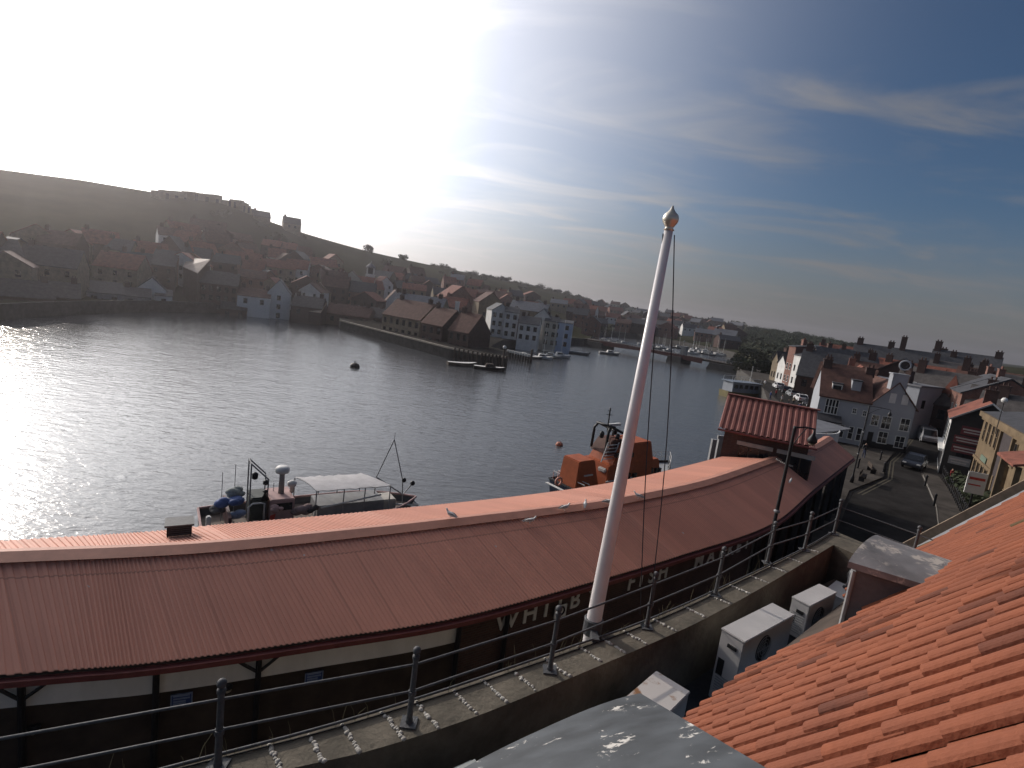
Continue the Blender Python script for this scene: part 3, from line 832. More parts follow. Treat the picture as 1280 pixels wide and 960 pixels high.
for r in rows:
    for c in range(ncolT):
        uu = umin + c * TW; w0 = r * TL
        if uu > uV0 + kV * w0 - .02: continue
        if uu < umin + 10 and w0 < 0: pass
        P = P0 + e_ * uu - v_ * w0
        # skip what is far behind the camera
        if (P - CAM).dot(fw) < -2.5: continue
        v = RPx(uu + TW / 2, w0); ex = 640 + F * v.dot(RX) / v.dot(fw); ey = 480 - F * v.dot(UX) / v.dot(fw)
        if v.dot(fw) > 1 and 820 < ex < 1060 and ey < eave_y(ex): continue
        ju, jw, jl = rnd.uniform(-.006, .006), rnd.uniform(-.012, .012), rnd.uniform(-.004, .008)
        kick = 0.0
        b0_ = len(tv)
        for (wl0, lift) in ((w0 - .045 + jw, .017), (w0 + TL * .5 + jw, .008), (w0 + TL + .06, -.004)):
            kk = max(0.0, 1.0 - wl0) ** 2 * .07      # bell-cast eave: the lowest courses flatten
            for (pu, ph) in prof:
                tv.append(P0 + e_ * (uu + pu * TW * 1.02 + ju) - v_ * wl0 + n_ * (ph + lift + jl + kk))
        npf = len(prof)
        for a in range(2):
            for k in range(npf - 1): tf.append((b0_ + a * npf + k, b0_ + a * npf + k + 1, b0_ + (a + 1) * npf + k + 1, b0_ + (a + 1) * npf + k))
        # front edge thickness
        fb = len(tv)
        for k in range(npf): tv.append(tv[b0_ + k] - n_ * .014)
        for k in range(npf - 1): tf.append((b0_ + k, fb + k, fb + k + 1, b0_ + k + 1))
        mi = rnd.choices((0, 1, 2, 3), (.82, .055, .12, .005))[0]
        tm += [mi] * (len(tf) - len(tm))
bm.free()
tl = MB(); tl.v = tv; tl.f = [list(f) for f in tf]; tl.mi = tm
part(tl, 'roof', [M_tile, M_tile2, M_tile3, mat('mossy_pantile', (0.115, 0.075, 0.036), 0.95, 0.0, 2.5, col2=(0.06, 0.05, 0.028), bump=.4, bscale=22)], own, smooth=False, recalc=False)
# boarding below the tiles, up to the verge
def RP(u, w, h=0.0): return P0 + e_ * u - v_ * w + n_ * h
brd = [RP(umin, 1.0, -.05), RP(uV0 + kV * 1.0, 1.0, -.05), RP(uV0 + kV * wmax, wmax, -.05), RP(umin, wmax, -.05)]
part(MB().hexa([p - n_ * .12 for p in brd], brd), 'roof_boarding', M_wood, own)
# verge: lead flashing, dark channel and coping wall
def along(w, du, h): return RP(uV0 + kV * w + du, w, h)
ws = [-.6 + i * .7 for i in range(16)]
def vstrip(d0, d1, h0, h1, hb): 
    q = MB()
    bt = [along(w, d0, hb) for w in ws] ; 
    vs = []
    for w in ws: vs += [along(w, d0, h0), along(w, d1, h1), along(w, d1, hb), along(w, d0, hb)]
    fs = []
    for i in range(len(ws) - 1):
        for k in range(4): fs.append((4 * i + k, 4 * i + (k + 1) % 4, 4 * i + 4 + (k + 1) % 4, 4 * i + 4 + k))
    fs += [(0, 1, 2, 3), tuple(4 * (len(ws) - 1) + k for k in (3, 2, 1, 0))]
    return q.add(vs, fs)
M_lead = mat('weathered_lead', (0.20, 0.205, 0.215), 0.6, 0.0, 1.6, col2=(0.10, 0.105, 0.115), bump=0.15, bscale=6, detail=9)
part(vstrip(-.05, .32, .05, .09, -.1), 'verge_flashing', mat('pale_lead_flashing', (0.20, 0.20, 0.20), 0.6, 0.25, 2), own)
part(vstrip(.32, 1.15, -.03, -.05, -1.5), 'valley_gutter', mat('dark_lead_gutter', (0.075, 0.075, 0.075), 0.7, 0.3, 2), own)
part(vstrip(1.15, 1.50, .26, .26, -1.5), 'coping', mat('brown_coping_stone', (0.24, 0.185, 0.13), 0.9, 0.25, 3, bump=.2), own)
# house wall below the verge
part(MB().hexa([Vector((p.x, p.y, 3.4)) for p in (along(-.6, .8, 0), along(9.4, .8, 0), along(9.4, -6, 0), along(-.6, -6, 0))], [along(-.6, .8, -1.0), along(9.4, .8, -1.0), along(9.4, -6, -1.0), along(-.6, -6, -1.0)]), 'wall', M_brick_d, own)

# ---- dormers with lead roofs (bird droppings on them)
def leadmat(name, base, drop, sc, lo, hi):
    M = bpy.data.materials.new(name); M.use_nodes = True
    t = M.node_tree; N = t.nodes; Lk = t.links; b = N['Principled BSDF']; b.inputs['Roughness'].default_value = .62; b.inputs['Specular IOR Level'].default_value = .4
    tcn = N.new('ShaderNodeTexCoord')
    n1 = N.new('ShaderNodeTexNoise'); n1.inputs['Scale'].default_value = 2.2; n1.inputs['Detail'].default_value = 8
    r1 = N.new('ShaderNodeValToRGB'); r1.color_ramp.elements[0].color = (*[c * .6 for c in base], 1); r1.color_ramp.elements[1].color = (*[c * 1.35 for c in base], 1)
    r1.color_ramp.elements[0].position = .3; r1.color_ramp.elements[1].position = .7
    n2 = N.new('ShaderNodeTexNoise'); n2.inputs['Scale'].default_value = sc; n2.inputs['Detail'].default_value = 9; n2.inputs['Roughness'].default_value = .7; n2.inputs['Distortion'].default_value = .8
    n3 = N.new('ShaderNodeTexNoise'); n3.inputs['Scale'].default_value = sc * .28; n3.inputs['Detail'].default_value = 2
    ad = N.new('ShaderNodeMath'); ad.operation = 'MULTIPLY'
    r2 = N.new('ShaderNodeMapRange'); r2.inputs['From Min'].default_value = lo; r2.inputs['From Max'].default_value = hi
    mx = N.new('ShaderNodeMix'); mx.data_type = 'RGBA'; mx.inputs['B'].default_value = (*drop, 1)
    for q in (n1, n2, n3): Lk.new(tcn.outputs['Object'], q.inputs['Vector'])
    Lk.new(n1.outputs[0], r1.inputs[0]); Lk.new(n2.outputs[0], ad.inputs[0]); Lk.new(n3.outputs[0], ad.inputs[1]); Lk.new(ad.outputs[0], r2.inputs['Value'])
    Lk.new(r2.outputs[0], mx.inputs['Factor']); Lk.new(r1.outputs[0], mx.inputs['A']); Lk.new(mx.outputs['Result'], b.inputs['Base Color'])
    bp = N.new('ShaderNodeBump'); bp.inputs['Strength'].default_value = .15; Lk.new(n1.outputs[0], bp.inputs['Height']); Lk.new(bp.outputs[0], b.inputs['Normal'])
    return M
M_lead1 = leadmat('blue_grey_lead', (0.055, 0.062, 0.068), (.50, .48, .44), 7.0, .345, .375)
M_lead2 = leadmat('stained_grey_lead', (0.17, 0.165, 0.165), (.42, .38, .33), 9.0, .27, .36)
dwall = mat('dark_lead_cheek', (0.11, 0.11, 0.115), .75, .25, 2, bump=.15)
hu = Vector((-v_.x, -v_.y, 0)); eh = Vector((e_.x, e_.y, 0)).normalized(); hu = (hu - eh * hu.dot(eh)).normalized()   # level direction into the roof
def dormer(K0, K1, J0, J1, zfront_drop, bulge, M_top, label_bits):
    """slab from front edge K0-K1 to back edge J0-J1 (on the tiles), rounded across; cheeks and a front wall below"""
    q = MB(); nu, nw = 14, 8; vs = []
    for j in range(nw + 1):
        a = K0.lerp(J0, j / nw); c = K1.lerp(J1, j / nw)
        for i in range(nu + 1):
            t = i / nu; x = 2 * t - 1
            h = bulge * (1 - abs(x) ** 2.6) * (1 - .75 * j / nw)
            vs.append(a.lerp(c, t) + Vector((0, 0, h)))
    fs = [(j * (nu + 1) + i, j * (nu + 1) + i + 1, (j + 1) * (nu + 1) + i + 1, (j + 1) * (nu + 1) + i) for j in range(nw) for i in range(nu)]
    nb = len(vs)
    # thickness around the rim
    rim = [i for i in range(nu + 1)] + [j * (nu + 1) + nu for j in range(1, nw + 1)] + [nw * (nu + 1) + i for i in range(nu - 1, -1, -1)] + [j * (nu + 1) for j in range(nw - 1, 0, -1)]
    for i in rim: vs.append(vs[i] - Vector((0, 0, .10)))
    for k in range(len(rim)): fs.append((rim[k], rim[(k + 1) % len(rim)], nb + (k + 1) % len(rim), nb + k))
    part(q.add(vs, fs), 'dormer_roof', M_top, own, smooth=False)
    ins = .10
    def ind(P, dx, dy): return P + eh * dx + hu * dy - Vector((0, 0, .09))
    a, c, d, f = ind(K0, ins, ins), ind(K1, -ins, ins), ind(J1, -ins, 0), ind(J0, ins, 0)
    dz = Vector((0, 0, zfront_drop))
    body = MB()
    body.hexa([a - dz, c - dz, d - dz * .2, f - dz * .2], [a, c, d, f])
    part(body, 'dormer_wall', dwall, own)
    # corner trims
    for P in (a, c):
        part(MB().tube([P - dz - hu * .02, P - hu * .02 - Vector((0, 0, .05))], .035, 6), 'corner_trim', M_greyp, own)
# far dormer
Bf = onroof(1046, 782)                               # foot of the near front corner
zt = None
for k in range(400):                                  # height of the corner that shows at (1067,702)
    P = Bf + Vector((0, 0, k * .01)); v = P - CAM
    y = 480 - F * v.dot(UX) / v.dot(fw)
    if y < 704: break
K0 = Bf + Vector((0, 0, k * .01)) - hu * .05
Jn = onroof(1157, 731, .02)
wd = 1.0
for k in range(600):
    P = K0 + eh * (.5 + k * .01) + Vector((0, 0, .12)); v = P - CAM
    if 640 + F * v.dot(RX) / v.dot(fw) > 1102: wd = .5 + k * .01; break
dormer(K0, K0 + eh * wd, Jn, onroof(1196, 703, .02), 1.7, .16, M_lead2, '')
# near dormer, its top right below the camera
zk = 11.25
K1 = atz(797, 868, zk); Kl = atz(597, 962, zk)
edir = (K1 - Kl).normalized()
Jr = onroof(1000, 985, .03)
Kn = K1 - edir * 3.2
dormer(Kn, K1 + edir * .05, Jr - edir * 3.3 + Vector((0, 0, .0)), Jr, 1.5, .14, M_lead1, '')

# ================================================================== RAILING on the parapet
PB = [((263, 880), (272, 958)), ((515, 820), (511, 904)), ((695, 766), (687, 838)), ((819, 722), (808, 784)), ((903, 695), (894, 744)), ((968, 662), (959, 704)), ((1013, 647), (1005, 688)), ((1049, 632), (1042, 668))]
bases = [atz(*b_, ZP) for _, b_ in PB]
# two more posts out of the picture to the left, two past the corner
bases = [bases[0] + (bases[0] - bases[1]) * 1.0] + bases
bases[0].z = ZP
hgt = 1.05
rl_ = thing('railing', 'grey iron railing with ball-topped posts along the mossy parapet', 'railing', (bases[4].x, bases[4].y, ZP))
pc0 = atz(1112, 690, ZP)
cb_ = po[-1] + (cor_o - po[-1]).normalized() * 1.9 + Vector((-.1, -.15, 0)); cb2 = cb_ + (cor_o - po[-1]).normalized() * 2.4
allb = bases + [Vector((cb_.x, cb_.y, ZP)), Vector((cb2.x, cb2.y, ZP))]
for P in allb:
    b = MB()
    b.lathe((0, 0, 0), [(.046, 0), (.046, .06), (.038, .08), (.034, hgt - .16), (.046, hgt - .15), (.046, hgt - .11), (.025, hgt - .09)], 12)
    b.box(-.10, .10, -.10, .10, 0, .022)
    o = part(b, 'post', M_iron, rl_); o.matrix_parent_inverse = Matrix.Identity(4); o.location = P - Vector(rl_.location)
    f = MB().ball((0, 0, hgt - .04), .052, 1, 1, 1, 12, 8).build('finial', M_iron, o, smooth=True)
    cl = MB().lathe((0, 0, .43), [(.05, -.03), (.055, 0), (.05, .03)], 10).build('collar', M_iron, o)
for nm, hh, rr_ in (('rail', .82, .0155), ('rail', .45, .0155)):
    part(MB().tube([p + Vector((0, 0, hh)) for p in allb], rr_, 8), nm, M_iron, rl_, smooth=True)
oo = [po[i] + (pi_[i] - po[i]).normalized() * .035 for i in range(40)]
part(MB().tube([p + Vector((0, 0, .045)) for p in oo], .018, 6), 'bottom_rail', M_iron, rl_, smooth=True)
part(MB().tube([p + Vector((0, 0, .012)) + (pi_[i] - po[i]).normalized() * .06 for i, p in enumerate(oo)], .010, 6), 'cable', M_black, rl_, smooth=True)
# dry weeds on the outer edge
wd_ = MB()
for k in range(80):
    t = rnd.uniform(.12, .8); i = int(t * 39); p = oo[i].lerp(oo[min(39, i + 1)], rnd.random())
    a = rnd.uniform(0, 6.28); h = rnd.uniform(.08, .38); L = Vector((math.cos(a), math.sin(a), 0)) * rnd.uniform(.02, .16)
    wd_.tube([p - Vector((0, 0, .03)), p + L * .4 + Vector((0, 0, h * .6)), p + L + Vector((0, 0, h))], [.004, .003, .0015], 4)
tag(wd_.build('dry_weeds', mat('dry_weed_stem', (.17, .15, .09), .9, .3, 5)), 'thin dry weeds growing along the outer edge of the mossy parapet', 'weeds', kind='stuff')

# ================================================================== FLAGPOLE
fb_ = atz(738, 800, ZP); fb_ = fb_ + Vector((fb_.x, fb_.y, 0)).normalized() * .35
ft = atd(840, 264, math.hypot(fb_.x, fb_.y))
fp = thing('flagpole', 'tall white tapering flagpole with ball finial behind the railing', 'flagpole', (fb_.x, fb_.y, 8.5))
H = ft.z - 8.5
lean = Vector((ft.x - fb_.x, ft.y - fb_.y, 0))
pp = [Vector((0, 0, 0)), Vector((0, 0, ZP - 8.5)), lean * .5 + Vector((0, 0, H * .6)), lean + Vector((0, 0, H - .28))]
M_pole = mat('white_gloss_pole', (0.70, 0.66, 0.64), 0.35, 0.06, 2, spec=.5)
MB().tube(pp, [.135, .13, .098, .066], 20).build('mast', M_pole, fp, smooth=True)
MB().lathe(lean + Vector((0, 0, H - .29)), [(.05, 0), (.085, .01), (.06, .04), (.075, .07), (.115, .13), (.125, .18), (.105, .24), (.06, .28), (.03, .32), (.012, .37)], 16).build('finial', mat('gilt_finial', (.60, .55, .45), .3, .1, 5, metal=.6), fp, smooth=True)
MB().lathe((0, 0, ZP - 8.5 + .05), [(.15, -.14), (.165, -.13), (.165, .13), (.15, .14)], 16).build('clamp', M_iron, fp)
MB().box(-.06, .06, -.40, -.1, ZP - 8.5 - .05, ZP - 8.5 + .06).build('bracket', M_iron, fp)
for sx, nm, sag in ((-.13, 0, -.05), (.16, 1, .10)):
    top = lean + Vector((sx * .6, 0, H - .34)); bot = Vector((.62 if nm else .30, -.05, ZP - 8.5 + .2))
    bot = Vector((.95, .1, ZP - 8.5 + .30)) if nm else Vector((.80, .1, ZP - 8.5 + .30))
    pts = [top.lerp(bot, i / 10) + Vector((sag * math.sin(math.pi * i / 10), 0, 0)) for i in range(11)]
    MB().tube(pts, .009, 5).build('halyard', mat('dark_rope', (.05, .05, .055), .9, .2, 5), fp)

# ================================================================== AIR CONDITIONING UNITS on the flat roof
M_ac = mat('white_powder_coat', (0.50, 0.48, 0.46), 0.5, 0.0, 1.5, col2=(0.40, 0.385, 0.37))
M_rust = mat('rusty_white_lid', (0.50, 0.47, 0.44), 0.6, 0.0, 2.8, col2=(0.24, 0.12, 0.055), detail=8, thr=(.36, .46))
def acunit(c0, c1, dep, ztop, hgt_, label, lidM, grp=None, fans=1):
    """c0->c1 runs along the front (towards the camera side); dep goes away to the parapet"""
    d = Vector((c1.x - c0.x, c1.y - c0.y, 0)); L = d.length; d.normalize()
    rz = math.atan2(d.y, d.x)
    r = thing('air_conditioner', label, 'air conditioner', (c0.x, c0.y, ztop - hgt_), rz, grp)
    MB().box(0, L, 0, dep, .06, hgt_ - .035).build('casing', M_ac, r, bevel=.015)
    MB().box(-.012, L + .012, -.012, dep + .012, hgt_ - .034, hgt_).build('lid', lidM, r, bevel=.012)
    for k in range(fans):
        zc = (hgt_ - .1) * (k + .5) / fans + .06
        gr = MB()
        for rr_ in (.06, .12, .18, .24):
            gr.tube([(L * .42 + rr_ * math.cos(a), -.02, zc + rr_ * math.sin(a)) for a in [i * math.pi / 12 for i in range(25)]], .006, 4)
        gr.tube([(L * .42 - .25, -.02, zc), (L * .42 + .25, -.02, zc)], .007, 4); gr.tube([(L * .42, -.02, zc - .25), (L * .42, -.02, zc + .25)], .007, 4)
        g_ = MB().tube([(L * .42, -.004, zc), (L * .42, .02, zc)], .25, 24).build('fan_opening', M_dark, r)
        gr.build('grille', M_greyp, g_)
    for q in range(6):
        MB()
    lv = MB()
    for q in range(9): lv.box(-.012, 0, .06, dep - .06, .16 + q * .05, .175 + q * .05)
    lv.build('louvres', M_greyp, r)
    MB().box(-.03, 0, dep * .25, dep * .62, hgt_ - .26, hgt_ - .20).build('handle', M_dark, r)
    MB().box(-.006, 0, dep * .62, dep * .9, hgt_ * .4, hgt_ * .62).build('rating_plate', M_dark, r)
    for x in (.1, L - .16):
        MB().box(x, x + .06, -.04, dep + .04, 0, .06).build('foot', M_iron, r)
    MB().tube([(L * .2, -.03, .15), (L * .2 - .05, -.18, .1), (L * .2 - .3, -.3, .04)], .03, 8).build('pipe', M_iron, r)
    MB().tube([(L * .3, -.03, .22), (L * .3 - .02, -.2, .15), (L * .3 - .3, -.42, .04)], .022, 8).build('pipe', M_iron, r)
    return r
zT = 10.75
A0, A1, A2 = atz(931, 802, zT), atz(993, 768, zT), atz(902, 785, zT)
d1 = (A1 - A0); dpt = ((A2 - A0) - d1.normalized() * (A2 - A0).dot(d1.normalized())).length
acunit(A0, A1, max(.36, dpt), zT, 1.42, 'large grey-white air conditioner standing nearest the pantile eave', M_ac, 'air conditioners behind the parapet', 2)
B0, B1, B2 = atz(1013, 757, zT), atz(1046, 740, zT), atz(986, 749, zT)
d1 = (B1 - B0); dpt2 = ((B2 - B0) - d1.normalized() * (B2 - B0).dot(d1.normalized())).length
acunit(B0, B1, max(.36, min(.5, dpt2)), zT, .85, 'smaller white air conditioner between the large one and the far dormer', M_ac, 'air conditioners behind the parapet')
C0, C1 = atz(836, 890, 10.55), atz(862, 864, 10.55)
acunit(C0 + (C0 - C1) * .9, C1, .55, 10.55, .85, 'white air conditioner with a rust-stained lid beside the near dormer', M_rust, 'air conditioners behind the parapet')
# pale rounded cowl at the bottom edge
cw = atz(585, 962, 10.45)
cwt = thing('vent_cowl', 'pale rounded vent cowl beside the near lead dormer at the parapet foot', 'vent', (cw.x, cw.y, 9.3), math.atan2(edir.y, edir.x))
MB().box(-1.0, .22, -.16, .16, 0, 1.15).build('casing', mat('pale_green_grey', (.32, .34, .33), .55, .12, 2), cwt, bevel=.07, smooth=True)
MB().box(-.6, -.2, -.19, -.16, .5, .9).build('grille', M_dark, cwt)
# small flood lamp on a box at the far end
lb = atz(1055, 738, 10.1)
fl_ = thing('roof_box', 'low pale box on the flat roof between small air conditioner and far dormer', 'equipment box', (lb.x, lb.y, 9.3), math.atan2(eh.y, eh.x))
MB().box(-.45, .45, -.28, .28, 0, .75).build('casing', M_ac, fl_, bevel=.012)
MB().box(-.47, .47, -.30, .30, .75, .78).build('lid', M_ac, fl_)
du = thing('hooded_lamp', 'dark hooded lamp on a curved arm standing on the pale roof box', 'lamp', (lb.x + eh.x * .25, lb.y + eh.y * .25, 10.08), math.atan2(eh.y, eh.x))
MB().tube([(0, 0, 0), (0, 0, .18), (.05, 0, .38), (.14, 0, .46), (.24, 0, .42)], .035, 8).build('arm', M_greyp, du, smooth=True)
MB().lathe((.26, 0, .16), [(.12, 0), (.12, .12), (.09, .22), (.03, .28)], 12).build('hood', M_black, du, smooth=True)
MB().lathe((0, 0, 0), [(.1, 0), (.1, .03), (.05, .05)], 10).build('base', M_black, du)

# ================================================================== BLACK LAMP POSTS
def lamppost(base, H, armdir, armlen, label, pole_r=.07):
    r = thing('lamp_post', label, 'lamp post', base, 0, 'black lamp posts with hanging lanterns')
    MB().lathe((0, 0, 0), [(.16, 0), (.16, .5), (.10, .7), (pole_r, .9), (pole_r * .8, H - .1), (pole_r * .75, H)], 12).build('pole', M_black, r, smooth=True)
    for z in (H * .66, H * .38):
        MB().ball((0, 0, z), .11, 1, 1, .7, 10, 6).build('collar', M_greyp, r, smooth=True)
    a = Vector(armdir).normalized()
    MB().tube([Vector((0, 0, H - .05)), a * armlen * .5 + Vector((0, 0, H - .02)), a * armlen + Vector((0, 0, H - .08))], .03, 8).build('arm', M_black, r, smooth=True)
    MB().tube([Vector((0, 0, H - .8)), a * armlen * .35 + Vector((0, 0, H - .3)), a * armlen * .6 + Vector((0, 0, H - .05))], .018, 6).build('brace', M_black, r, smooth=True)
    h = MB().lathe(a * armlen + Vector((0, 0, H - .75)), [(.12, .14), (.17, .2), (.16, .3), (.07, .44), (.04, .52), (.02, .68)], 12).build('lantern', M_black, r, smooth=True)
    MB().lathe(a * armlen + Vector((0, 0, H - .69)), [(.04, 0), (.10, .04), (.11, .08)], 12).build('lens', mat('old_lamp_glass', (.3, .26, .2), .3, .2, 4), h)
    return r
lp = atd(963, 676, 21.5)
lt_ = atd(995, 533, 21.5)
lamppost((lp.x, lp.y, 3.45), lt_.z - 3.45, (.92, .39, 0), 1.0, 'tall black lamp post with hanging lantern rising in front of the market eave')
l2 = atz(1064, 604, 3.5); D2 = math.hypot(l2.x, l2.y); l2t = atd(1084, 507, D2)
lamppost((l2.x, l2.y, 3.55), l2t.z - 3.5, (.9, -.4, 0), 1.6, 'black lamp post with hanging lantern at the corner before the pale gabled house')
# festoon of bulbs over the market roof
fs0, fs1 = atd(972, 573, 31.0), atd(1037, 575, 45)
ft_ = thing('festoon', 'sagging cable of small bulbs strung over the market roof beside the brick hut', 'light string', (fs0.x, fs0.y, fs0.z))
pts = []
PXF = [(970, 572), (985, 580), (1000, 582.5), (1015, 581), (1026, 577), (1038, 572)]
for i in range(41):
    q = spline([Vector(p) for p in PXF], [0, .2, .4, .62, .8, 1], i / 40); pts.append(atd(q.x, q.y, lerp(30, 42, i / 40)) - fs0)
MB().tube(pts, .014, 5).build('cable', M_black, ft_)
bl = MB()
for p in pts[1:-1]: bl.ball(p - Vector((0, 0, .06)), .045, 1, 1, 1.2, 6, 4)
tag(bl.build('bulb', mat('dull_bulbs', (.3, .28, .25), .3, .2, 4), ft_), None, None)

# ================================================================== GULLS and the frame on the roof
def gull(px, py, rail, zoff, face, label, flip=1):
    # stand on the market roof where the ray meets it
    d = ray(px, py); best = None
    for i in range(0, NS, 2):
        for t in (0.0, -.08, -.2, .08, .2, .35, .5, .65):
            if t >= 0: P = rgr[i].lerp(evr[i], t) + Vector((0, 0, .06))
            else:
                j = min(range(0, 800, 40), key=lambda k: (rgf[k] - rgr[i]).length); P = rgf[j].lerp(fer[j], -t)
            v = P - CAM; w = v.dot(fw)
            if w < 1: continue
            e = abs(640 + F * v.dot(RX) / w - px) + abs(480 - F * v.dot(UX) / w - py)
            if best is None or e < best[0]: best = (e, P)
    P = best[1] + Vector((0, 0, .03))
    r = thing('gull', label, 'gull', P, face, 'gulls standing on the market roof')
    b = MB()
    prof = [(-.30, .10, .008), (-.24, .115, .03), (-.12, .14, .062), (0, .155, .082), (.10, .17, .08), (.16, .20, .06), (.19, .25, .047), (.215, .295, .045), (.25, .30, .03), (.27, .295, .012)]
    n = 10; vs = []
    for (x, z, rr_) in prof:
        for k in range(n): vs.append((x, rr_ * .85 * math.cos(2 * math.pi * k / n), z + rr_ * math.sin(2 * math.pi * k / n)))
    fs = [(i * n + k, i * n + (k + 1) % n, (i + 1) * n + (k + 1) % n, (i + 1) * n + k) for i in range(len(prof) - 1) for k in range(n)] + [tuple(range(n)), tuple(range((len(prof) - 1) * n, len(prof) * n))]
    b.add(vs, fs)
    b.tube([(.0, .03, .09), (.01, .03, .0)], .008, 5); b.tube([(.0, -.03, .09), (.01, -.03, .0)], .008, 5)
    b.build('body', mat('gull_white', (.66, .65, .62), .8, .08, 4), r, smooth=True)
    wv = MB()
    for s in (1, -1): wv.hexa([(-.34, s * .02, .12), (.08, s * .07, .16), (.10, s * .075, .20), (-.10, s * .05, .225)], [(-.34, s * .03, .125), (.08, s * .085, .165), (.10, s * .085, .205), (-.10, s * .065, .225)])
    r.scale = (.8, .8, .8)
    wv.build('wing', mat('gull_grey_back', (.27, .28, .29), .8, .1, 4), r)
    MB().tube([(.265, 0, .293), (.31, 0, .285)], [.012, .003], 6).build('bill', mat('gull_bill', (.5, .33, .05), .6, .1, 4), r)
    return r
gull(563, 637, 0, 0, 2.6, 'gull on the far market roof slope, right of the fishing boat')
gull(660, 652, 0, 0, .3, 'gull on the market ridge, farthest left of those near the flagpole')
gull(705, 636, 0, 0, .5, 'gull on the market roof between the crouching gull and the upright one')
gull(731, 633, 0, 0, 1.4, 'upright gull on the market roof just left of the sitting one beside the flagpole')
gull(760, 629, 0, 0, .2, 'gull hunched low on the market roof close to the flagpole')
gull(797, 624, 0, 0, 2.7, 'gull on the market roof just right of the flagpole')
gull(987, 626, 0, 0, .9, 'gull alone on the near market slope right of the tall lamp post')
# dark frame box standing on the far slope at left
fq = None
bx = atz(224, 668, 8.75)
cb3 = thing('roof_vent', 'dark louvred vent box on legs standing on the far market slope', 'roof vent', (bx.x, bx.y, 8.66), .55)
MB().box(-.28, .28, -.22, .22, .16, .42).build('box', M_black, cb3)
MB().box(-.33, .33, -.27, .27, .42, .47).build('lid', M_iron, cb3)
lv = MB()
for k in range(4): lv.box(-.25, .25, -.235, -.222, .19 + k * .055, .215 + k * .055)
lv.build('louvres', M_iron, cb3)
for sx in (-.25, .25):
    for sy in (-.2, .2): MB().tube([(sx, sy, .16), (sx * 1.15, sy * 1.15, -.08)], .02, 6).build('leg', M_black, cb3)
# ================================================================== FISHING BOAT moored behind the market
def hullmesh(L, B, zk, zd, sheer, bow=.35, n=14, tr=.75):
    """hull along +x (0 stern .. L bow)"""
    vs = []; fs = []
    for i in range(n + 1):
        t = i / n
        w = B / 2 * (tr + (1 - tr) * math.sin(min(1, t / .45) * math.pi / 2)) * (1 - max(0, (t - (1 - bow)) / bow) ** 2.1 * .985)
        z = zd + sheer * max(0, (t - .4) / .6) ** 2 + sheer * .15 * max(0, (.3 - t) / .3)
        xk = L * t - .06 * L * max(0, t - .7) / .3
        vs += [(L * t, w, z), (xk, w * .82, zk + .5), (xk, 0.0, zk), (xk, -w * .82, zk + .5), (L * t, -w, z)]
    for i in range(n):
        for k in range(4): fs.append((5 * i + k, 5 * i + 5 + k, 5 * i + 6 + k, 5 * i + 1 + k))
    fs.append((0, 1, 2, 3, 4))
    top = [(5 * i, 5 * i + 4) for i in range(n + 1)]
    return vs, fs, top
def deckof(vs, top, dz):
    dv = []; 
    for a, c in top:
        p, q = Vector(vs[a]), Vector(vs[c]); dv += [p + Vector((0, -.06 if p.y > 0 else 0, dz)), q + Vector((0, .06 if q.y < 0 else 0, dz))]
    return dv, [(2 * i, 2 * i + 2, 2 * i + 3, 2 * i + 1) for i in range(len(top) - 1)]
fA = atz(257, 655, 1.4); fB = atz(519, 628, 1.4)
fA = fA + (fA - fB).normalized() * .3
FA, FB = Vector((fA.x, fA.y, 0)), Vector((fB.x, fB.y, 0))
FL = (FB - FA).length; frz = math.atan2(FB.y - FA.y, FB.x - FA.x)
boat = thing('fishing_boat', 'cluttered fishing boat with a long pale canopy moored behind the market roof', 'fishing boat', (FA.x, FA.y, 0), frz)
def bp(cx, cy):                                  # crop pixel (zoom of 230..560 x 540..680) -> local (u, z)
    return onplane(230 + cx / 3.879, 540 + cy / 3.879, FA, FB)
vs, fs, top = hullmesh(FL, 4.2, -.6, 1.7, .12)
MB().add(vs, fs).build('hull', mat('dark_blue_grey_hull', (.075, .08, .09), .55, .3, 1), boat)
dv, df = deckof(vs, top, -.45)
MB().add(dv, df).build('deck', mat('stained_deck', (.16, .13, .11), .85, .3, 2), boat, recalc=False)
rail_ = [Vector(vs[a]) for a, _ in top] + [Vector(vs[c]) for _, c in reversed(top)]
MB().tube(rail_ + [rail_[0]], .07, 6).build('gunwale', M_pink, boat)
# wheelhouse (pinkish) in the middle-left
def bx(u0, u1, y0, y1, z0, z1, name, M, bev=.03, parent=None):
    return MB().box(u0, u1, y0, y1, z0, z1).build(name, M, parent or boat, bevel=bev)
u0, zt0 = bp(405, 320); u1, _ = bp(520, 320)
wh = bx(u0, u1, -1.0, 1.0, 1.3, zt0 + .25, 'wheelhouse', M_pink, .05)
for k in range(4):
    uu = lerp(u0 + .12, u1 - .55, k / 3)
    bx(uu, uu + .42, -1.02, -.99, zt0 - .42, zt0 + .02, 'window', M_glass, 0, wh)
um, zm = bp(478, 180)
wm = MB().lathe((um, 0, zt0 + .2), [(.17, 0), (.15, zm - zt0 - .5), (.14, zm - zt0 - .25)], 12).build('radar_post', M_greyp, boat, smooth=True)
MB().lathe((um, 0, zm - .12), [(.12, -.12), (.36, -.08), (.40, .0), (.40, .16), (.30, .28), (.1, .31)], 16).build('radar_dome', M_white, boat, smooth=True)
uf, zf = bp(525, 262)
MB().lathe((uf, .1, zt0 + .2), [(.12, 0), (.12, zf - zt0 - .25), (.25, zf - zt0 - .2), (.27, zf - zt0), (.1, zf - zt0 + .12)], 12).build('vent_funnel', M_offwhite, boat, smooth=True)
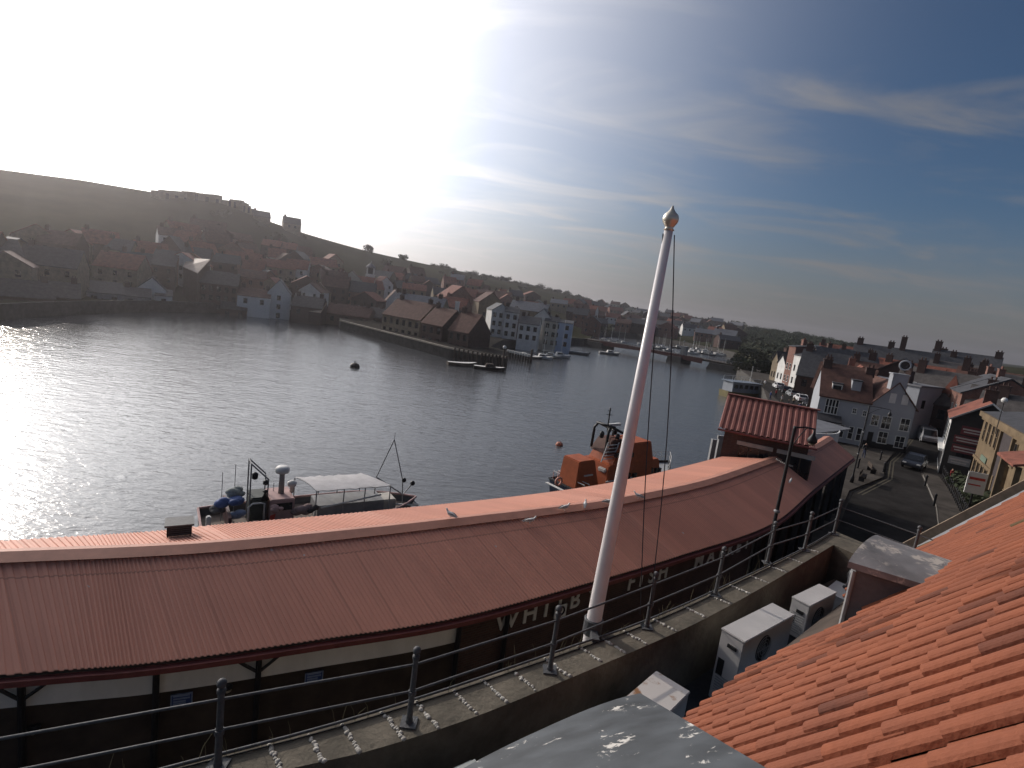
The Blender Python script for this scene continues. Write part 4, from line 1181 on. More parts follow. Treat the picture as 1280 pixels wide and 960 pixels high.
# canopy
c0, zc0 = bp(556, 283); c1, zc1 = bp(885, 237); c2, zc2 = bp(965, 285); c3, zc3 = bp(615, 330)
cv = []; nn = 14
for i in range(nn + 1):
    t = i / nn
    for j, yy in enumerate((1.25, .6, 0, -.6, -1.25)):
        ux = lerp(lerp(c3, c0, (yy + 1.25) / 2.5), lerp(c2, c1, (yy + 1.25) / 2.5), t)
        cv.append((ux, yy, lerp(3.35, 3.30, t) + .08 * (1 - (yy / 1.25) ** 2) + .03 * math.sin(t * 40 + j) - .05 * abs(math.sin(t * math.pi * 3))))
cf = [(5 * i + k, 5 * i + 5 + k, 5 * i + 6 + k, 5 * i + 1 + k) for i in range(nn) for k in range(4)]
cv2 = [(p[0], p[1], p[2] - .04) for p in cv]
MB().add(cv, cf).add(cv2, cf).build('canopy', mat('pale_canopy_cloth', (.52, .50, .49), .9, .15, 1.5, bump=.4, bscale=3), boat, smooth=True)
fr_ = MB()
for i in (0, 5, 9, nn):
    for yy in (-1.2, 1.2):
        p = cv[5 * i + (0 if yy > 0 else 4)]
        fr_.tube([(p[0], p[1] * .97, 1.3), (p[0], p[1] * .97, p[2] - .03)], .035, 6)
fr_.build('canopy_frame', M_greyp, boat)
bx(c3 + .2, c2 - .2, -.9, .9, 1.25, 2.2, 'fish_hold', M_greyp)
MB().tube([(c3 + .3, -1.3, 2.25), (c2 - .6, -1.3, 2.75)], .05, 6).build('boom', M_offwhite, boat, smooth=True)
# gantry at the left with hanging pots
ga, gz = bp(322, 142); gb, gz2 = bp(404, 216); gc, _ = bp(385, 300)
gt = MB()
for yy in (-.5, .5): gt.tube([(ga, yy, 1.3), (ga, yy, gz)], .045, 6); gt.tube([(ga, yy, gz), (gb, yy, gz2)], .045, 6); gt.tube([(gb, yy, gz2), (gb - .05, yy, 1.3)], .04, 6)
gt.tube([(ga, -.5, gz), (ga, .5, gz)], .045, 6); gt.tube([(gb, -.5, gz2), (gb, .5, gz2)], .045, 6)
gt.build('gantry', M_greyp, boat)
for cxp, cyp, h in ((340, 200, .42), (392, 232, .3)):
    a, z = bp(cxp, cyp); MB().lathe((a, -.4, z - h / 2), [(.1, 0), (.16, .05), (.17, h - .1), (.06, h)], 10).build('pot', M_black, boat, smooth=True)
a, z = bp(386, 285); MB().lathe((a, -.6, z - .3), [(.24, 0), (.06, .38), (.16, .5), (.02, .6)], 10).build('fender_cone', M_black, boat, smooth=True)
# hoop frame and dark shelter
h0, zh = bp(303, 325); h1, _ = bp(378, 325)
MB().tube([(h0, -.9, 1.3), (h0, -.9, zh - .15), (h0 + .2, -.9, zh + .05), (h1 - .2, -.9, zh + .05), (h1, -.9, zh), (h1, -.9, 1.3)], .05, 8).build('hoop_rail', M_offwhite, boat, smooth=True)
bx(h0 + .1, h1 + .2, -.6, .9, 1.3, zh + .25, 'deck_shelter', mat('dark_green_sheet', (.045, .055, .05), .7, .3, 2), .08)
# winches, boxes, tarps
def heap(u, y, z, r, name, M, sx=1.4, sz=.8):
    b = MB()
    for k in range(7):
        b.ball((u + rnd.uniform(-.5, .5) * r * sx, y + rnd.uniform(-.4, .4) * r, z + rnd.uniform(-.3, .4) * r * sz), r * rnd.uniform(.35, .6), 1.25, 1, .8, 8, 6)
    return b.build(name, M, boat, smooth=True)
a, z = bp(215, 320); heap(a, -.5, z - .15, .62, 'tarpaulin', M_blue)
a, z = bp(240, 365); heap(a, -.9, z - .1, .4, 'tarpaulin', mat('pale_blue_cloth', (.20, .24, .33), .8, .2, 3))
a, z = bp(262, 300); heap(a, .2, z, .5, 'net_heap', mat('white_green_net', (.28, .30, .28), .95, .3, 9))
a, z = bp(165, 385); heap(a, .3, z, .45, 'net_heap', mat('grey_net', (.10, .10, .10), .95, .3, 9))
a, z = bp(437, 330); heap(a, -1.25, z, .32, 'gear_heap', M_pink)
a, z = bp(600, 335); heap(a, -1.3, z, .34, 'gear_heap', mat('dark_gear', (.06, .05, .05), .8, .4, 4))
a, z = bp(555, 335); heap(a, -1.2, z - .1, .5, 'net_heap', mat('pinkish_net', (.26, .19, .18), .95, .3, 9))
a, z = bp(408, 380)
MB().add([(a - .15, -1.6, z + .35), (a + .12, -1.62, z + .45), (a + .05, -1.58, z - .1), (a - .2, -1.6, z - .35)], [(0, 1, 2, 3)]).add([(a - .15, -1.57, z + .35), (a + .12, -1.59, z + .45), (a + .05, -1.55, z - .1), (a - .2, -1.57, z - .35)], [(0, 1, 2, 3)]).build('red_flag', M_red, boat)
for cxp in (330, 360, 462, 490, 530): 
    a, z = bp(cxp, 400); bx(a - .18, a + .18, -1.7, -1.3, 1.3, z + .2, 'fish_box', M_pink if cxp % 20 else mat('dull_yellow_box', (.30, .22, .10), .7, .2, 3), .03)
a, z = bp(970, 320); bx(a - .5, a + .55, -.8, .5, 1.3, z + .2, 'locker', mat('cream_box', (.45, .42, .37), .7, .15, 2), .06)
sf_ = MB()
ua, za = bp(1003, 325); ub, zb = bp(1110, 330)
sf_.tube([(ua, -.9, za), (ub, -.9, zb), (ub, -.9, 1.6)], .06, 6); sf_.tube([(ub - .25, -.9, zb), (ub - .25, -.9, 1.6)], .05, 6); sf_.tube([(ub, -.9, zb), (ub, .9, zb), (ub, .9, 1.6)], .05, 6)
sf_.build('stern_frame', M_offwhite, boat, smooth=True)
# A-frame mast and boom
ap = bp(1020, 38); l1 = bp(940, 226); l2_ = bp(1052, 226); b1 = bp(1056, 298); b2 = bp(1103, 243)
af = MB()
af.tube([(ap[0], 0, ap[1]), (l1[0], .3, l1[1]), (l1[0] - .05, .3, 1.3)], .035, 6); af.tube([(ap[0], 0, ap[1]), (l2_[0], -.3, l2_[1]), (b1[0], -.3, 1.3)], .035, 6)
af.tube([(l1[0], .2, l1[1]), (b1[0], -.2, b1[1]), (b2[0], -.2, b2[1])], .05, 6)
af.tube([(ap[0], 0, ap[1]), (ap[0] + .02, 0, ap[1] + .5)], .015, 5)
af.build('derrick', M_greyp, boat)
MB().ball((b2[0], -.2, b2[1]), .17, n=8).ball((l2_[0] + .1, -.3, l2_[1]), .16, n=8).build('float', M_black, boat, smooth=True)
for cxp, cyp in ((190, 240), (254, 200), (440, 290)):
    a, z = bp(cxp, cyp); MB().tube([(a, .4, 1.3), (a, .4, z + .4)], .02, 5).build('aerial', M_greyp, boat)
a, z = bp(105, 400); bx(a - .05, a + .18, -1.2, -.9, 1.2, z + .35, 'bollard', M_offwhite, .05)
a, z = bp(205, 400); bx(a - .06, a + .1, -1.7, 1.7, 1.3, 2.35, 'bulkhead', mat('dark_red_bulkhead', (.10, .05, .05), .6, .2, 2), .02)
# dark gull-like post at stern: a gull on the rail
gP = Vector((FA.x, FA.y, 0))
# ================================================================== LIFEBOAT
LA = atz(706, 613, 0.9); LB = atz(833, 590, 0.9); LA.z = LB.z = 0
LL_ = (LB - LA).length; lrz = math.atan2(LB.y - LA.y, LB.x - LA.x)
lb_ = thing('lifeboat', 'orange and navy lifeboat moored behind the market roof beside the flagpole', 'lifeboat', (LA.x, LA.y, 0), lrz)
def lq(cx, cy): return onplane(640 + cx / 4.267, 500 + cy / 4.267, LA, LB)
vs, fs, top = hullmesh(LL_, 4.6, -.8, 1.15, .9, tr=.85)
MB().add(vs, fs).build('hull', M_navy, lb_)
dv, df = deckof(vs, top, -.15)
MB().add(dv, df).build('deck', mat('grey_lifeboat_deck', (.34, .35, .36), .8, .12, 2), lb_, recalc=False)
rb = [Vector(vs[a]) for a, _ in top] + [Vector(vs[c]) for _, c in reversed(top)]
MB().tube(rb + [rb[0]], .10, 6).build('fender', M_black, lb_)
st = MB()
sa, _ = lq(250, 470); sb, _ = lq(470, 450)
for k in range(5):
    u = lerp(sa + .3, sb - .3, k / 4); st.box(u - .14, u + .14, -1.8, 1.8, 1.00, 1.05)
st.build('deck_stripes', M_white, lb_)
def wedge(u0, u1, v0, v1, y, z0, z1, name, M=M_orange, bev=.08, y1=None):
    y1 = y1 or y * .86
    return MB().hexa([(u0, -y, z0), (u1, -y, z0), (u1, y, z0), (u0, y, z0)], [(v0, -y1, z1), (v1, -y1, z1), (v1, y1, z1), (v0, y1, z1)]).build(name, M, lb_, bevel=bev)
p = [lq(*q) for q in ((292, 430), (420, 430), (318, 312), (400, 305))]
wedge(p[0][0], p[1][0], p[2][0], p[3][0], 1.1, .9, p[2][1], 'aft_cabin')
p = [lq(*q) for q in ((415, 440), (600, 460), (440, 330), (600, 240))]
w2 = wedge(p[0][0], p[1][0] + 1.6, p[0][0] + .4, p[1][0] + 1.3, 1.75, .9, p[2][1] + .1, 'wheelhouse')
p2 = lq(480, 230)
wedge(p[0][0] + .9, p[1][0] + 1.7, p[0][0] + 1.9, p[1][0] + 1.2, 1.45, p[2][1] - .02, lq(540, 215)[1], 'upper_deckhouse')
a0_, zz0 = lq(650, 290); a1_, _ = lq(735, 300)
wedge(a0_ - 1.6, a1_ + .3, a0_ - 1.6, a1_ - .35, 1.5, .9, zz0 - .2, 'fore_cabin')
zw = lq(670, 350)[1]
for cxp in (652, 676, 700, 718):
    u, z = lq(cxp, 350)
    MB().box(u - .19, u + .19, -1.56, -1.30, z - .26, z + .26).build('window', M_glass, lb_, bevel=.03)
for cxp in (538, 572):
    u, z = lq(cxp, 375)
    MB().box(u - .26, u + .26, -1.80, -1.55, z - .32, z + .32).build('window', M_glass, lb_, bevel=.03)
for k in range(3):
    u, z = lq(500 + 34 * k, 268)
    MB().box(u - .3, u + .3, -1.50, -1.2, z - .22, z + .2).build('window', M_glass, lb_, bevel=.03)
u, z = lq(455, 395); MB().box(u - .9, u + 2.6, -1.79, -1.70, z - .04, z + .04).build('grab_rail', M_offwhite, lb_)
u, z = lq(600, 290); MB().lathe((u, .3, z - .2), [(.35, 0), (.35, .8), (.2, 1.0)], 10).build('exhaust_cowl', M_orange, lb_, smooth=True)
u, z = lq(520, 215)
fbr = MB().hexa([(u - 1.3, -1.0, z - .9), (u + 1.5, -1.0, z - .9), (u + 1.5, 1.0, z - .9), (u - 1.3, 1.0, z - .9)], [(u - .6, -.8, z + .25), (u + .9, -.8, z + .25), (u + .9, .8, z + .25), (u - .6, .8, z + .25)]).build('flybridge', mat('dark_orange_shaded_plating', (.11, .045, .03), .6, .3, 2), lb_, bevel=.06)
MB().hexa([(u - .2, -1.03, z - .5), (u + 1.3, -1.03, z - .5), (u + 1.1, -.93, z), (u - .1, -.93, z)], [(u - .2, -.95, z - .5), (u + 1.3, -.95, z - .5), (u + 1.1, -.8, z), (u - .1, -.8, z)]).build('window', M_glass, fbr)
for k in range(4):
    MB().tube([(u - 1.2 + k * .7, -1.05, z - .6), (u - 1.1 + k * .7, -.9, z + .55)], .03, 5).build('rail_post', M_black, lb_)
MB().tube([(u - 1.1, -.9, z + .55), (u + 1.0, -.9, z + .6)], .03, 5).build('hand_rail', M_black, lb_)
for k, (cx_, cy_) in enumerate(((470, 180), (560, 170), (505, 150), (540, 190))):
    a_, b__ = lq(cx_, cy_); MB().lathe((a_, rnd.uniform(-.5, .5), b__ - .3), [(.12, 0), (.2, .1), (.2, .45), (.08, .6)], 10).build('equipment_pod', M_black, lb_, smooth=True)
# mast arch
ar = MB(); q1, q2, q3 = lq(465, 225), lq(490, 130), lq(575, 200)
for yy in (-.8, .8):
    ar.tube([(q1[0], yy, q1[1] - .6), (q2[0] - .2, yy, q2[1] - .4), (q2[0] + .1, yy * .8, q2[1]), (q3[0] - .2, yy * .8, q3[1] + .5), (q3[0], yy, q3[1] - .3)], .12, 8)
ar.tube([(q2[0], -.8, q2[1]), (q2[0], .8, q2[1])], .09, 8); ar.tube([(q2[0] + .6, -.8, q2[1] - .1), (q2[0] + .6, .8, q2[1] - .1)], .07, 8)
ar.build('mast_arch', M_black, lb_, smooth=True)
q4 = lq(525, 42); q5 = lq(515, 120)
ms = MB().tube([(q5[0], 0, q5[1] - .3), (q4[0], 0, q4[1])], .06, 8)
ms.tube([(q4[0] - .35, 0, lerp(q5[1], q4[1], .55)), (q4[0] + .45, 0, lerp(q5[1], q4[1], .5))], .03, 6); ms.tube([(q4[0] - .25, 0, lerp(q5[1], q4[1], .8)), (q4[0] + .2, 0, lerp(q5[1], q4[1], .85))], .025, 6)
ms.build('mast', M_black, lb_)
q6 = lq(545, 132)
MB().box(q6[0] - .7, q6[0] + .8, -.12, .12, q6[1] - .1, q6[1] + .12).lathe((q6[0], 0, q6[1] - .5), [(.12, 0), (.12, .42)], 8).build('radar_scanner', M_white, lb_)
ld = MB()
for cxp, sh in ((430, 0), (488, .0), (520, 0), (545, .2)):
    u, z = lq(cxp, 300); ld.tube([(u, -1.0, z - .2), (u + .55, -1.0, z + 1.5)], .06, 6)
for k in range(5):
    a, z = lq(430, 300); c, _ = lq(490, 300); ld.tube([(a + .1 * k, -1.0, z + .3 * k), (c + .1 * k, -1.0, z + .3 * k)], .04, 6)
ld.build('ladder', M_offwhite, lb_)
a, z = lq(465, 345); MB().box(a - .7, a + .6, -1.3, -.4, z - .3, z + .1).build('liferaft_pod', M_offwhite, lb_, bevel=.1)
a, z = lq(358, 380); MB().box(a - .5, a + .5, -1.12, -1.0, z - .05, z + .05).build('grab_rail', M_offwhite, lb_)
rl2 = MB()
for k in range(7):
    t = .80 + .19 * k / 6; i = int(t * 14)
    P = Vector(vs[top[min(14, i)][1]]).lerp(Vector(vs[top[min(14, i + 1)][1]]), t * 14 - i) if i < 14 else Vector(vs[top[14][1]])
    rl2.tube([P, P + Vector((0, 0, .95))], .025, 5)
    P2 = Vector((P.x, -P.y, P.z)); rl2.tube([P2, P2 + Vector((0, 0, .95))], .025, 5)
for zz in (.5, .95):
    pl_ = [Vector(vs[top[i][1]]) + Vector((0, 0, zz)) for i in range(11, 15)]; rl2.tube(pl_, .025, 5); rl2.tube([Vector((p.x, -p.y, p.z)) for p in pl_], .025, 5)
rl2.build('bow_rail', M_offwhite, lb_)
a, z = lq(208, 415)
MB().tube([(a + .32 * math.cos(t), -.9, z + .32 * math.sin(t)) for t in [i * math.pi / 8 for i in range(17)]], .09, 8).build('lifebuoy', mat('lifebuoy_pink_orange', (.55, .25, .18), .6, .1, 3), lb_, smooth=True)
tr_ = MB()
for x in (.25, .8): tr_.tube([(x, -1.8, 1.0), (x, -1.8, 1.95), (x, 1.8, 1.95), (x, 1.8, 1.0)], .035, 6)
tr_.build('stern_rail', M_offwhite, lb_)
# ================================================================== buoys
def buoy(px, py, r, label, M, M2):
    P = atz(px, py, 0); o = thing('mooring_buoy', label, 'buoy', (P.x, P.y, 0))
    MB().lathe((0, 0, 0), [(r * .6, -r * .7), (r, -r * .2), (r, r * .35), (r * .75, r * .75), (r * .25, r * .95)], 14).build('float', M, o, smooth=True)
    MB().tube([(r * .2 * math.cos(a), 0, r * 1.05 + r * .2 * math.sin(a)) for a in [i * math.pi / 6 for i in range(13)]], r * .06, 6).build('ring', M_iron, o)
    MB().lathe((0, 0, 0), [(r * 1.01, -.05), (r * 1.02, .08)], 14).build('band', M2, o)
buoy(443.5, 459, .85, 'large dark mooring buoy alone in the middle of the harbour', mat('dark_buoy', (.05, .04, .035), .6, .3, 2), M_black)
buoy(699, 556.5, .42, 'small orange buoy floating off the stern of the lifeboat', mat('faded_orange_buoy', (.42, .16, .10), .6, .2, 2), M_orange)

# ================================================================== ferry, yachts, small boats
def small_boat(px, py, L, ang, label, hullM, cabM, group=None, mast=0, cabin=True, name='small_boat'):
    P = atz(px, py, 0); r = thing(name, label, 'boat', (P.x, P.y, 0), ang, group)
    vs, fs, top = hullmesh(L, L * .32, -.3, .28 + L * .06, .3, n=8)
    MB().add([(x - L / 2, y, z) for x, y, z in vs], fs).build('hull', hullM, r)
    dv, df = deckof(vs, top, -.05)
    MB().add([(p.x - L / 2, p.y, p.z) for p in dv], df).build('deck', M_offwhite, r, recalc=False)
    zd = .28 + L * .06
    if cabin:
        c = MB().hexa([(-L * .15, -L * .1, zd - .1), (L * .2, -L * .08, zd - .1), (L * .2, L * .08, zd - .1), (-L * .15, L * .1, zd - .1)], [(-L * .12, -L * .085, zd + L * .1), (L * .1, -L * .07, zd + L * .1), (L * .1, L * .07, zd + L * .1), (-L * .12, L * .085, zd + L * .1)]).build('cabin', cabM, r, bevel=.04)
        MB().box(-L * .1, L * .09, -L * .097, L * .097, zd + L * .03, zd + L * .075).build('window', M_glass, c)
    if mast:
        MB().tube([(L * .05, 0, zd), (L * .05, 0, zd + mast)], [.07, .04], 6).build('mast', M_offwhite, r)
        MB().tube([(L * .05, 0, zd + L * .16), (-L * .38, 0, zd + L * .14)], .06, 6).build('boom', M_blue if rnd.random() < .5 else M_offwhite, r)
    return r
small_boat(655, 446, 5.5, .3, 'leftmost small white cabin boat moored under the white quayside houses', M_offwhite, M_offwhite, 'boats moored under the white houses')
small_boat(667, 448.5, 6.0, .5, 'open dark-hulled boat second from left under the white quayside houses', M_navy, M_greyp, 'boats moored under the white houses', cabin=False)
small_boat(677, 448.5, 7.0, .2, 'white yacht with bare mast nearest the timber piles under the white houses', M_white, M_offwhite, 'boats moored under the white houses', mast=9)
small_boat(688, 447, 7.5, -.2, 'yacht with a tall mast below the narrow house of the white row', M_greyp, M_white, 'boats moored under the white houses', mast=10)
small_boat(699, 446.5, 8.0, .25, 'rightmost yacht under the pale blue end house', M_white, M_offwhite, 'boats moored under the white houses', mast=11)
small_boat(722, 442.5, 9, .1, 'low grey barge moored right of the yachts by the bridge', M_greyp, M_greyp, None, cabin=False)
small_boat(762, 443, 8, .15, 'low white workboat moored beside the left end of the swing bridge', M_greyp, M_offwhite, None)
fe = atz(927, 497, 0); ferry = thing('pleasure_boat', 'squat passenger boat with yellow hull and pale deckhouse moored at the quay', 'passenger boat', (fe.x, fe.y, 0), .35)
vs, fs, top = hullmesh(11, 4.2, -.5, 1.4, .4, n=10)
MB().add([(x - 5.5, y, z) for x, y, z in vs], fs).build('hull', mat('mustard_hull', (.17, .14, .06), .55, .2, 1), ferry)
dv, df = deckof(vs, top, -.05); MB().add([(p.x - 5.5, p.y, p.z) for p in dv], df).build('deck', M_greyp, ferry, recalc=False)
dh = MB().box(-4.6, 3.0, -1.7, 1.7, 1.35, 3.6).build('deckhouse', mat('pale_blue_grey_paint', (.26, .28, .31), .6, .12, 1), ferry, bevel=.08)
for k in range(5): MB().box(-4.2 + k * 1.45, -3.2 + k * 1.45, -1.73, 1.73, 2.3, 3.2).build('window', M_glass, dh)
MB().box(-5.0, 3.4, -1.95, 1.95, 3.6, 3.75).build('roof', mat('blue_grey_roof', (.17, .20, .24), .6, .12, 1), ferry)
wr = MB()
for x in (-4.6, -2, .6, 3.0):
    for y in (-1.8, 1.8): wr.tube([(x, y, 3.75), (x, y, 4.7)], .04, 5)
for y in (-1.8, 1.8): wr.tube([(-4.6, y, 4.7), (3.0, y, 4.7)], .04, 5)
wr.build('upper_rail', M_white, ferry)
MB().tube([(1.5, 0, 3.7), (1.5, 0, 7.5)], .06, 6).build('mast', M_white, ferry)
# ================================================================== HOUSES
def house(name, label, P0, P1, depth, z0, ze, zr, kind, wall, roof, wins=(), chim=(), frame=None, group=None, cat='house', trim=None, ov=.25, ridge_off=.5):
    """P0 left end and P1 right end of the front as seen from the camera; kind: 'side' ridge along the front, 'front' gable to the front, 'hip', 'flat'"""
    d = Vector((P1.x - P0.x, P1.y - P0.y, 0)); L = d.length; d.normalize()
    r = thing(name, label, cat, (P0.x, P0.y, z0), math.atan2(d.y, d.x), group)
    he, hr = ze - z0, zr - z0
    w = MB()
    c = [(0, 0), (L, 0), (L, depth), (0, depth)]
    zb = -4.0
    w.hexa([(x, y, zb) for x, y in c], [(x, y, he) for x, y in c])
    if kind == 'side':
        yr = depth * ridge_off
        for x in (0, L - .2): w.hexa([(x, 0, he), (x, depth, he), (x, yr, hr - .1)], [(x + .2, 0, he), (x + .2, depth, he), (x + .2, yr, hr - .1)])
    if kind == 'front':
        for y in (0, depth - .2): w.hexa([(0, y, he), (L, y, he), (L / 2, y, hr - .1)], [(0, y + .2, he), (L, y + .2, he), (L / 2, y + .2, hr - .1)])
    w.build('wall', wall, r)
    rf = MB(); th = .14
    if kind == 'side':
        yr = depth * ridge_off
        s0 = (hr - he) / yr; s1 = (hr - he) / (depth - yr)
        A = [(-ov * .5, -ov, he - ov * s0), (L + ov * .5, -ov, he - ov * s0), (L + ov * .5, yr, hr), (-ov * .5, yr, hr)]
        B = [(-ov * .5, depth + ov, he - ov * s1), (L + ov * .5, depth + ov, he - ov * s1), (L + ov * .5, yr + .002, hr), (-ov * .5, yr + .002, hr)]
        for Q in (A, B): rf.hexa(Q, [(x, y, z + th) for x, y, z in Q])
    elif kind == 'front':
        s0 = (hr - he) / (L / 2)
        A = [(-ov, -ov, he - ov * s0), (L / 2, -ov, hr), (L / 2, depth + ov, hr), (-ov, depth + ov, he - ov * s0)]
        B = [(L + ov, -ov, he - ov * s0), (L / 2 + .002, -ov, hr), (L / 2 + .002, depth + ov, hr), (L + ov, depth + ov, he - ov * s0)]
        for Q in (A, B): rf.hexa(Q, [(x, y, z + th) for x, y, z in Q])
    elif kind == 'hip':
        q = min(L, depth) / 2
        vs = [(-ov, -ov, he), (L + ov, -ov, he), (L + ov, depth + ov, he), (-ov, depth + ov, he)]
        if L >= depth: vs += [(q, depth / 2, hr), (L - q + .01, depth / 2, hr)]; fs = [(0, 1, 5, 4), (1, 2, 5), (2, 3, 4, 5), (3, 0, 4), (3, 2, 1, 0)]
        else: vs += [(L / 2, q, hr), (L / 2, depth - q + .01, hr)]; fs = [(0, 1, 4), (1, 2, 5, 4), (2, 3, 5), (3, 0, 4, 5), (3, 2, 1, 0)]
        rf.add(vs, fs)
    else:
        rf.box(-ov, L + ov, -ov, depth + ov, he + .003, he + .25)
    ro = rf.build('roof', roof, r)
    for (u, y, h, cw) in chim:                    # chimney: position, height above the ridge height, width
        if kind == 'side': zs = he + (hr - he) * (1 - abs(y - depth * ridge_off) / (depth * .5))
        elif kind == 'front': zs = he + (hr - he) * (1 - abs(u - L / 2) / (L / 2))
        else: zs = he
        ch = MB().box(u - cw, u + cw, y - cw * .7, y + cw * .7, min(zs, hr) - .5, hr + h).box(u - cw * 1.15, u + cw * 1.15, y - cw * .82, y + cw * .82, hr + h, hr + h + .12)
        for k in (-.45, .45): ch.tube([(u + k * cw, y, hr + h + .12), (u + k * cw, y, hr + h + .5)], cw * .22, 6)
        ch.build('chimney', M_brick_d if wall not in (M_brick,) else M_brick, ro)
    for (face, u, z, ww, hh) in wins:
        def fr(x0, x1, z0_, z1_, y0, y1, mb):
            if face == 'f': mb.box(x0, x1, y0, y1, z0_, z1_)
            elif face == 'l': mb.box(y0, y1, x0, x1, z0_, z1_)
            else: mb.box(L - y1, L - y0, x0, x1, z0_, z1_)
        b = MB(); fr(u - ww / 2, u + ww / 2, z - hh / 2, z + hh / 2, -.03, .05, b)
        wo_ = b.build('window', M_glass, r)
        if frame:
            b = MB(); t = .07
            fr(u - ww / 2 - t, u + ww / 2 + t, z + hh / 2, z + hh / 2 + t, -.06, .03, b); fr(u - ww / 2 - t * 1.5, u + ww / 2 + t * 1.5, z - hh / 2 - t * 1.4, z - hh / 2, -.10, .03, b)
            fr(u - ww / 2 - t, u - ww / 2, z - hh / 2, z + hh / 2, -.06, .03, b); fr(u + ww / 2, u + ww / 2 + t, z - hh / 2, z + hh / 2, -.06, .03, b)
            fr(u - ww / 2, u + ww / 2, z - t * .35, z + t * .35, -.05, -.031, b)
            if hh < ww * 2.2: fr(u - t * .3, u + t * .3, z - hh / 2, z + hh / 2, -.052, -.033, b)
            b.build('frame', frame, wo_)
    return r, L, d
def zof(px, py, P): return CAM.z + (ray(px, py) * (math.hypot(P.x, P.y) / math.hypot(ray(px, py).x, ray(px, py).y))).z
def V2(px, py, D): p = atd(px, py, D); return Vector((p.x, p.y, 0))

# ---- pale gabled house facing the road
P0, P1 = atz(1077, 557, 3.5), atz(1131, 566, 3.5)
ze = zof(1089, 503, P0); za = zof(1117, 478, (P0 + P1) / 2)
L = (P1 - P0).length; Hh = ze - 3.5
r, L, d = house('gabled_house', 'pale grey rendered house with a steep gable facing the road end', P0, P1, 9, 3.5, ze, za, 'front', M_grey_rend, M_pantile2,
    [('f', L * .16, Hh * .62, .75, 1.25), ('f', L * .42, Hh * .60, .95, 1.45), ('f', L * .84, Hh * .62, .95, 1.45), ('f', L * .42, Hh * .26, .95, 1.35), ('f', L * .82, Hh * .22, .95, 1.35)],
    [], M_white)
MB().box(-.02, L + .02, -.05, 0.0, -.3, .75).build('plinth', M_black, r)
MB().box(L / 2 - .85, L / 2 + .85, -.1, .9, za - 3.5 - 1.3, za - 3.5 + 1.0).box(L / 2 - .95, L / 2 + .95, -.15, .95, za - 3.5 + 1.0, za - 3.5 + 1.15).build('chimney', M_grey_rend, r)
for u in (.44, .72):
    MB().box(L * u - .35, L * u + .35, -.03, .02, Hh + .3, Hh + 1.5).build('pale_window', M_offwhite, r)  # upper windows as flat off-white panes
MB().box(L * .08, L * .2, -.05, .03, -.3, 1.9).build('door', M_black, r)

# ---- long white pub to its left
q_ = ray(1015, 540).to_2d().normalized(); Q1 = P0 + Vector((-.1, -.1, 0)); Q0 = Vector((q_.x, q_.y, 0)) * 79.0; Q0.z = 3.5
zeL = zof(1018, 487, Q0); zeR = zof(1084, 508, Q1); ze = (zeL + zeR) / 2
L = (Q1 - Q0).length
r, L, d = house('harbour_pub', 'long pale rendered building with dark awning and red roof left of the gabled house', Q0, Q1, 8.5, 3.5, ze, ze + 3.4, 'side', M_grey_rend, M_pantile2,
    [('f', L * u, ze - 3.5 - 1.25, L * .045, 1.75) for u in (.17, .235, .30, .365)] + [('f', L * .72, ze - 3.5 - 1.3, .35, .6), ('f', L * .92, ze - 3.5 - 1.4, .35, .6)]
    + [('f', L * u, 1.35, L * .08, 1.5) for u in (.42, .56, .74, .90)], [(L * .02 + .4, 4.2, .9, .5), (L * .97, 4.2, .6, .5)], M_white, cat='pub')
MB().hexa([(L * .02, -1.5, 2.35), (L * .50, -1.5, 2.35), (L * .50, 0, 2.9), (L * .02, 0, 2.9)], [(L * .02, -1.5, 2.5), (L * .50, -1.5, 2.5), (L * .50, 0, 3.15), (L * .02, 0, 3.15)]).build('awning', mat('dark_awning', (.03, .03, .035), .8, .3, 3), r)
MB().box(L * .13, L * .30, -.5, -.15, .7, 1.7).build('flower_display', mat('orange_flowers', (.45, .10, .03), .9, .5, 9), r)
dm = MB().box(L * .60, L * .78, 1.2, 5, ze - 3.5 - .1, ze - 3.5 + 2.3).build('dormer', M_grey_rend, r)
MB().box(L * .59, L * .79, 1.05, 5.1, ze - 3.5 + 2.3, ze - 3.5 + 2.45).build('roof', M_slate, dm)
dm = MB().box(L * .22, L * .42, 1.0, 5, ze - 3.5 - .1, ze - 3.5 + 1.6).build('dormer', M_white, r)
MB().box(L * .24, L * .40, .96, 1.0, ze - 3.5 + .2, ze - 3.5 + 1.4).build('window', M_glass, dm)
MB().box(L * .21, L * .43, .85, 5.1, ze - 3.5 + 1.6, ze - 3.5 + 1.75).build('roof', M_slate, dm)
# ---- rounded grey gable and white chimney behind the gabled house
B0, B1 = V2(1139, 530, 96), V2(1166, 534, 101)
zt = zof(1150, 480, B0); ze = zof(1140, 497, B0)
r, L, d = house('grey_house', 'pale grey house with bulky rounded gable to the right of the gabled house', B0, B1, 10, 3.5, zof(1150, 484, B0), zof(1150, 484, B0) + .3, 'flat', M_grey_rend, M_slate2, [('f', L * .3, 5, .8, 1.2)], [(.5, 2, 1.6, .5)], None)
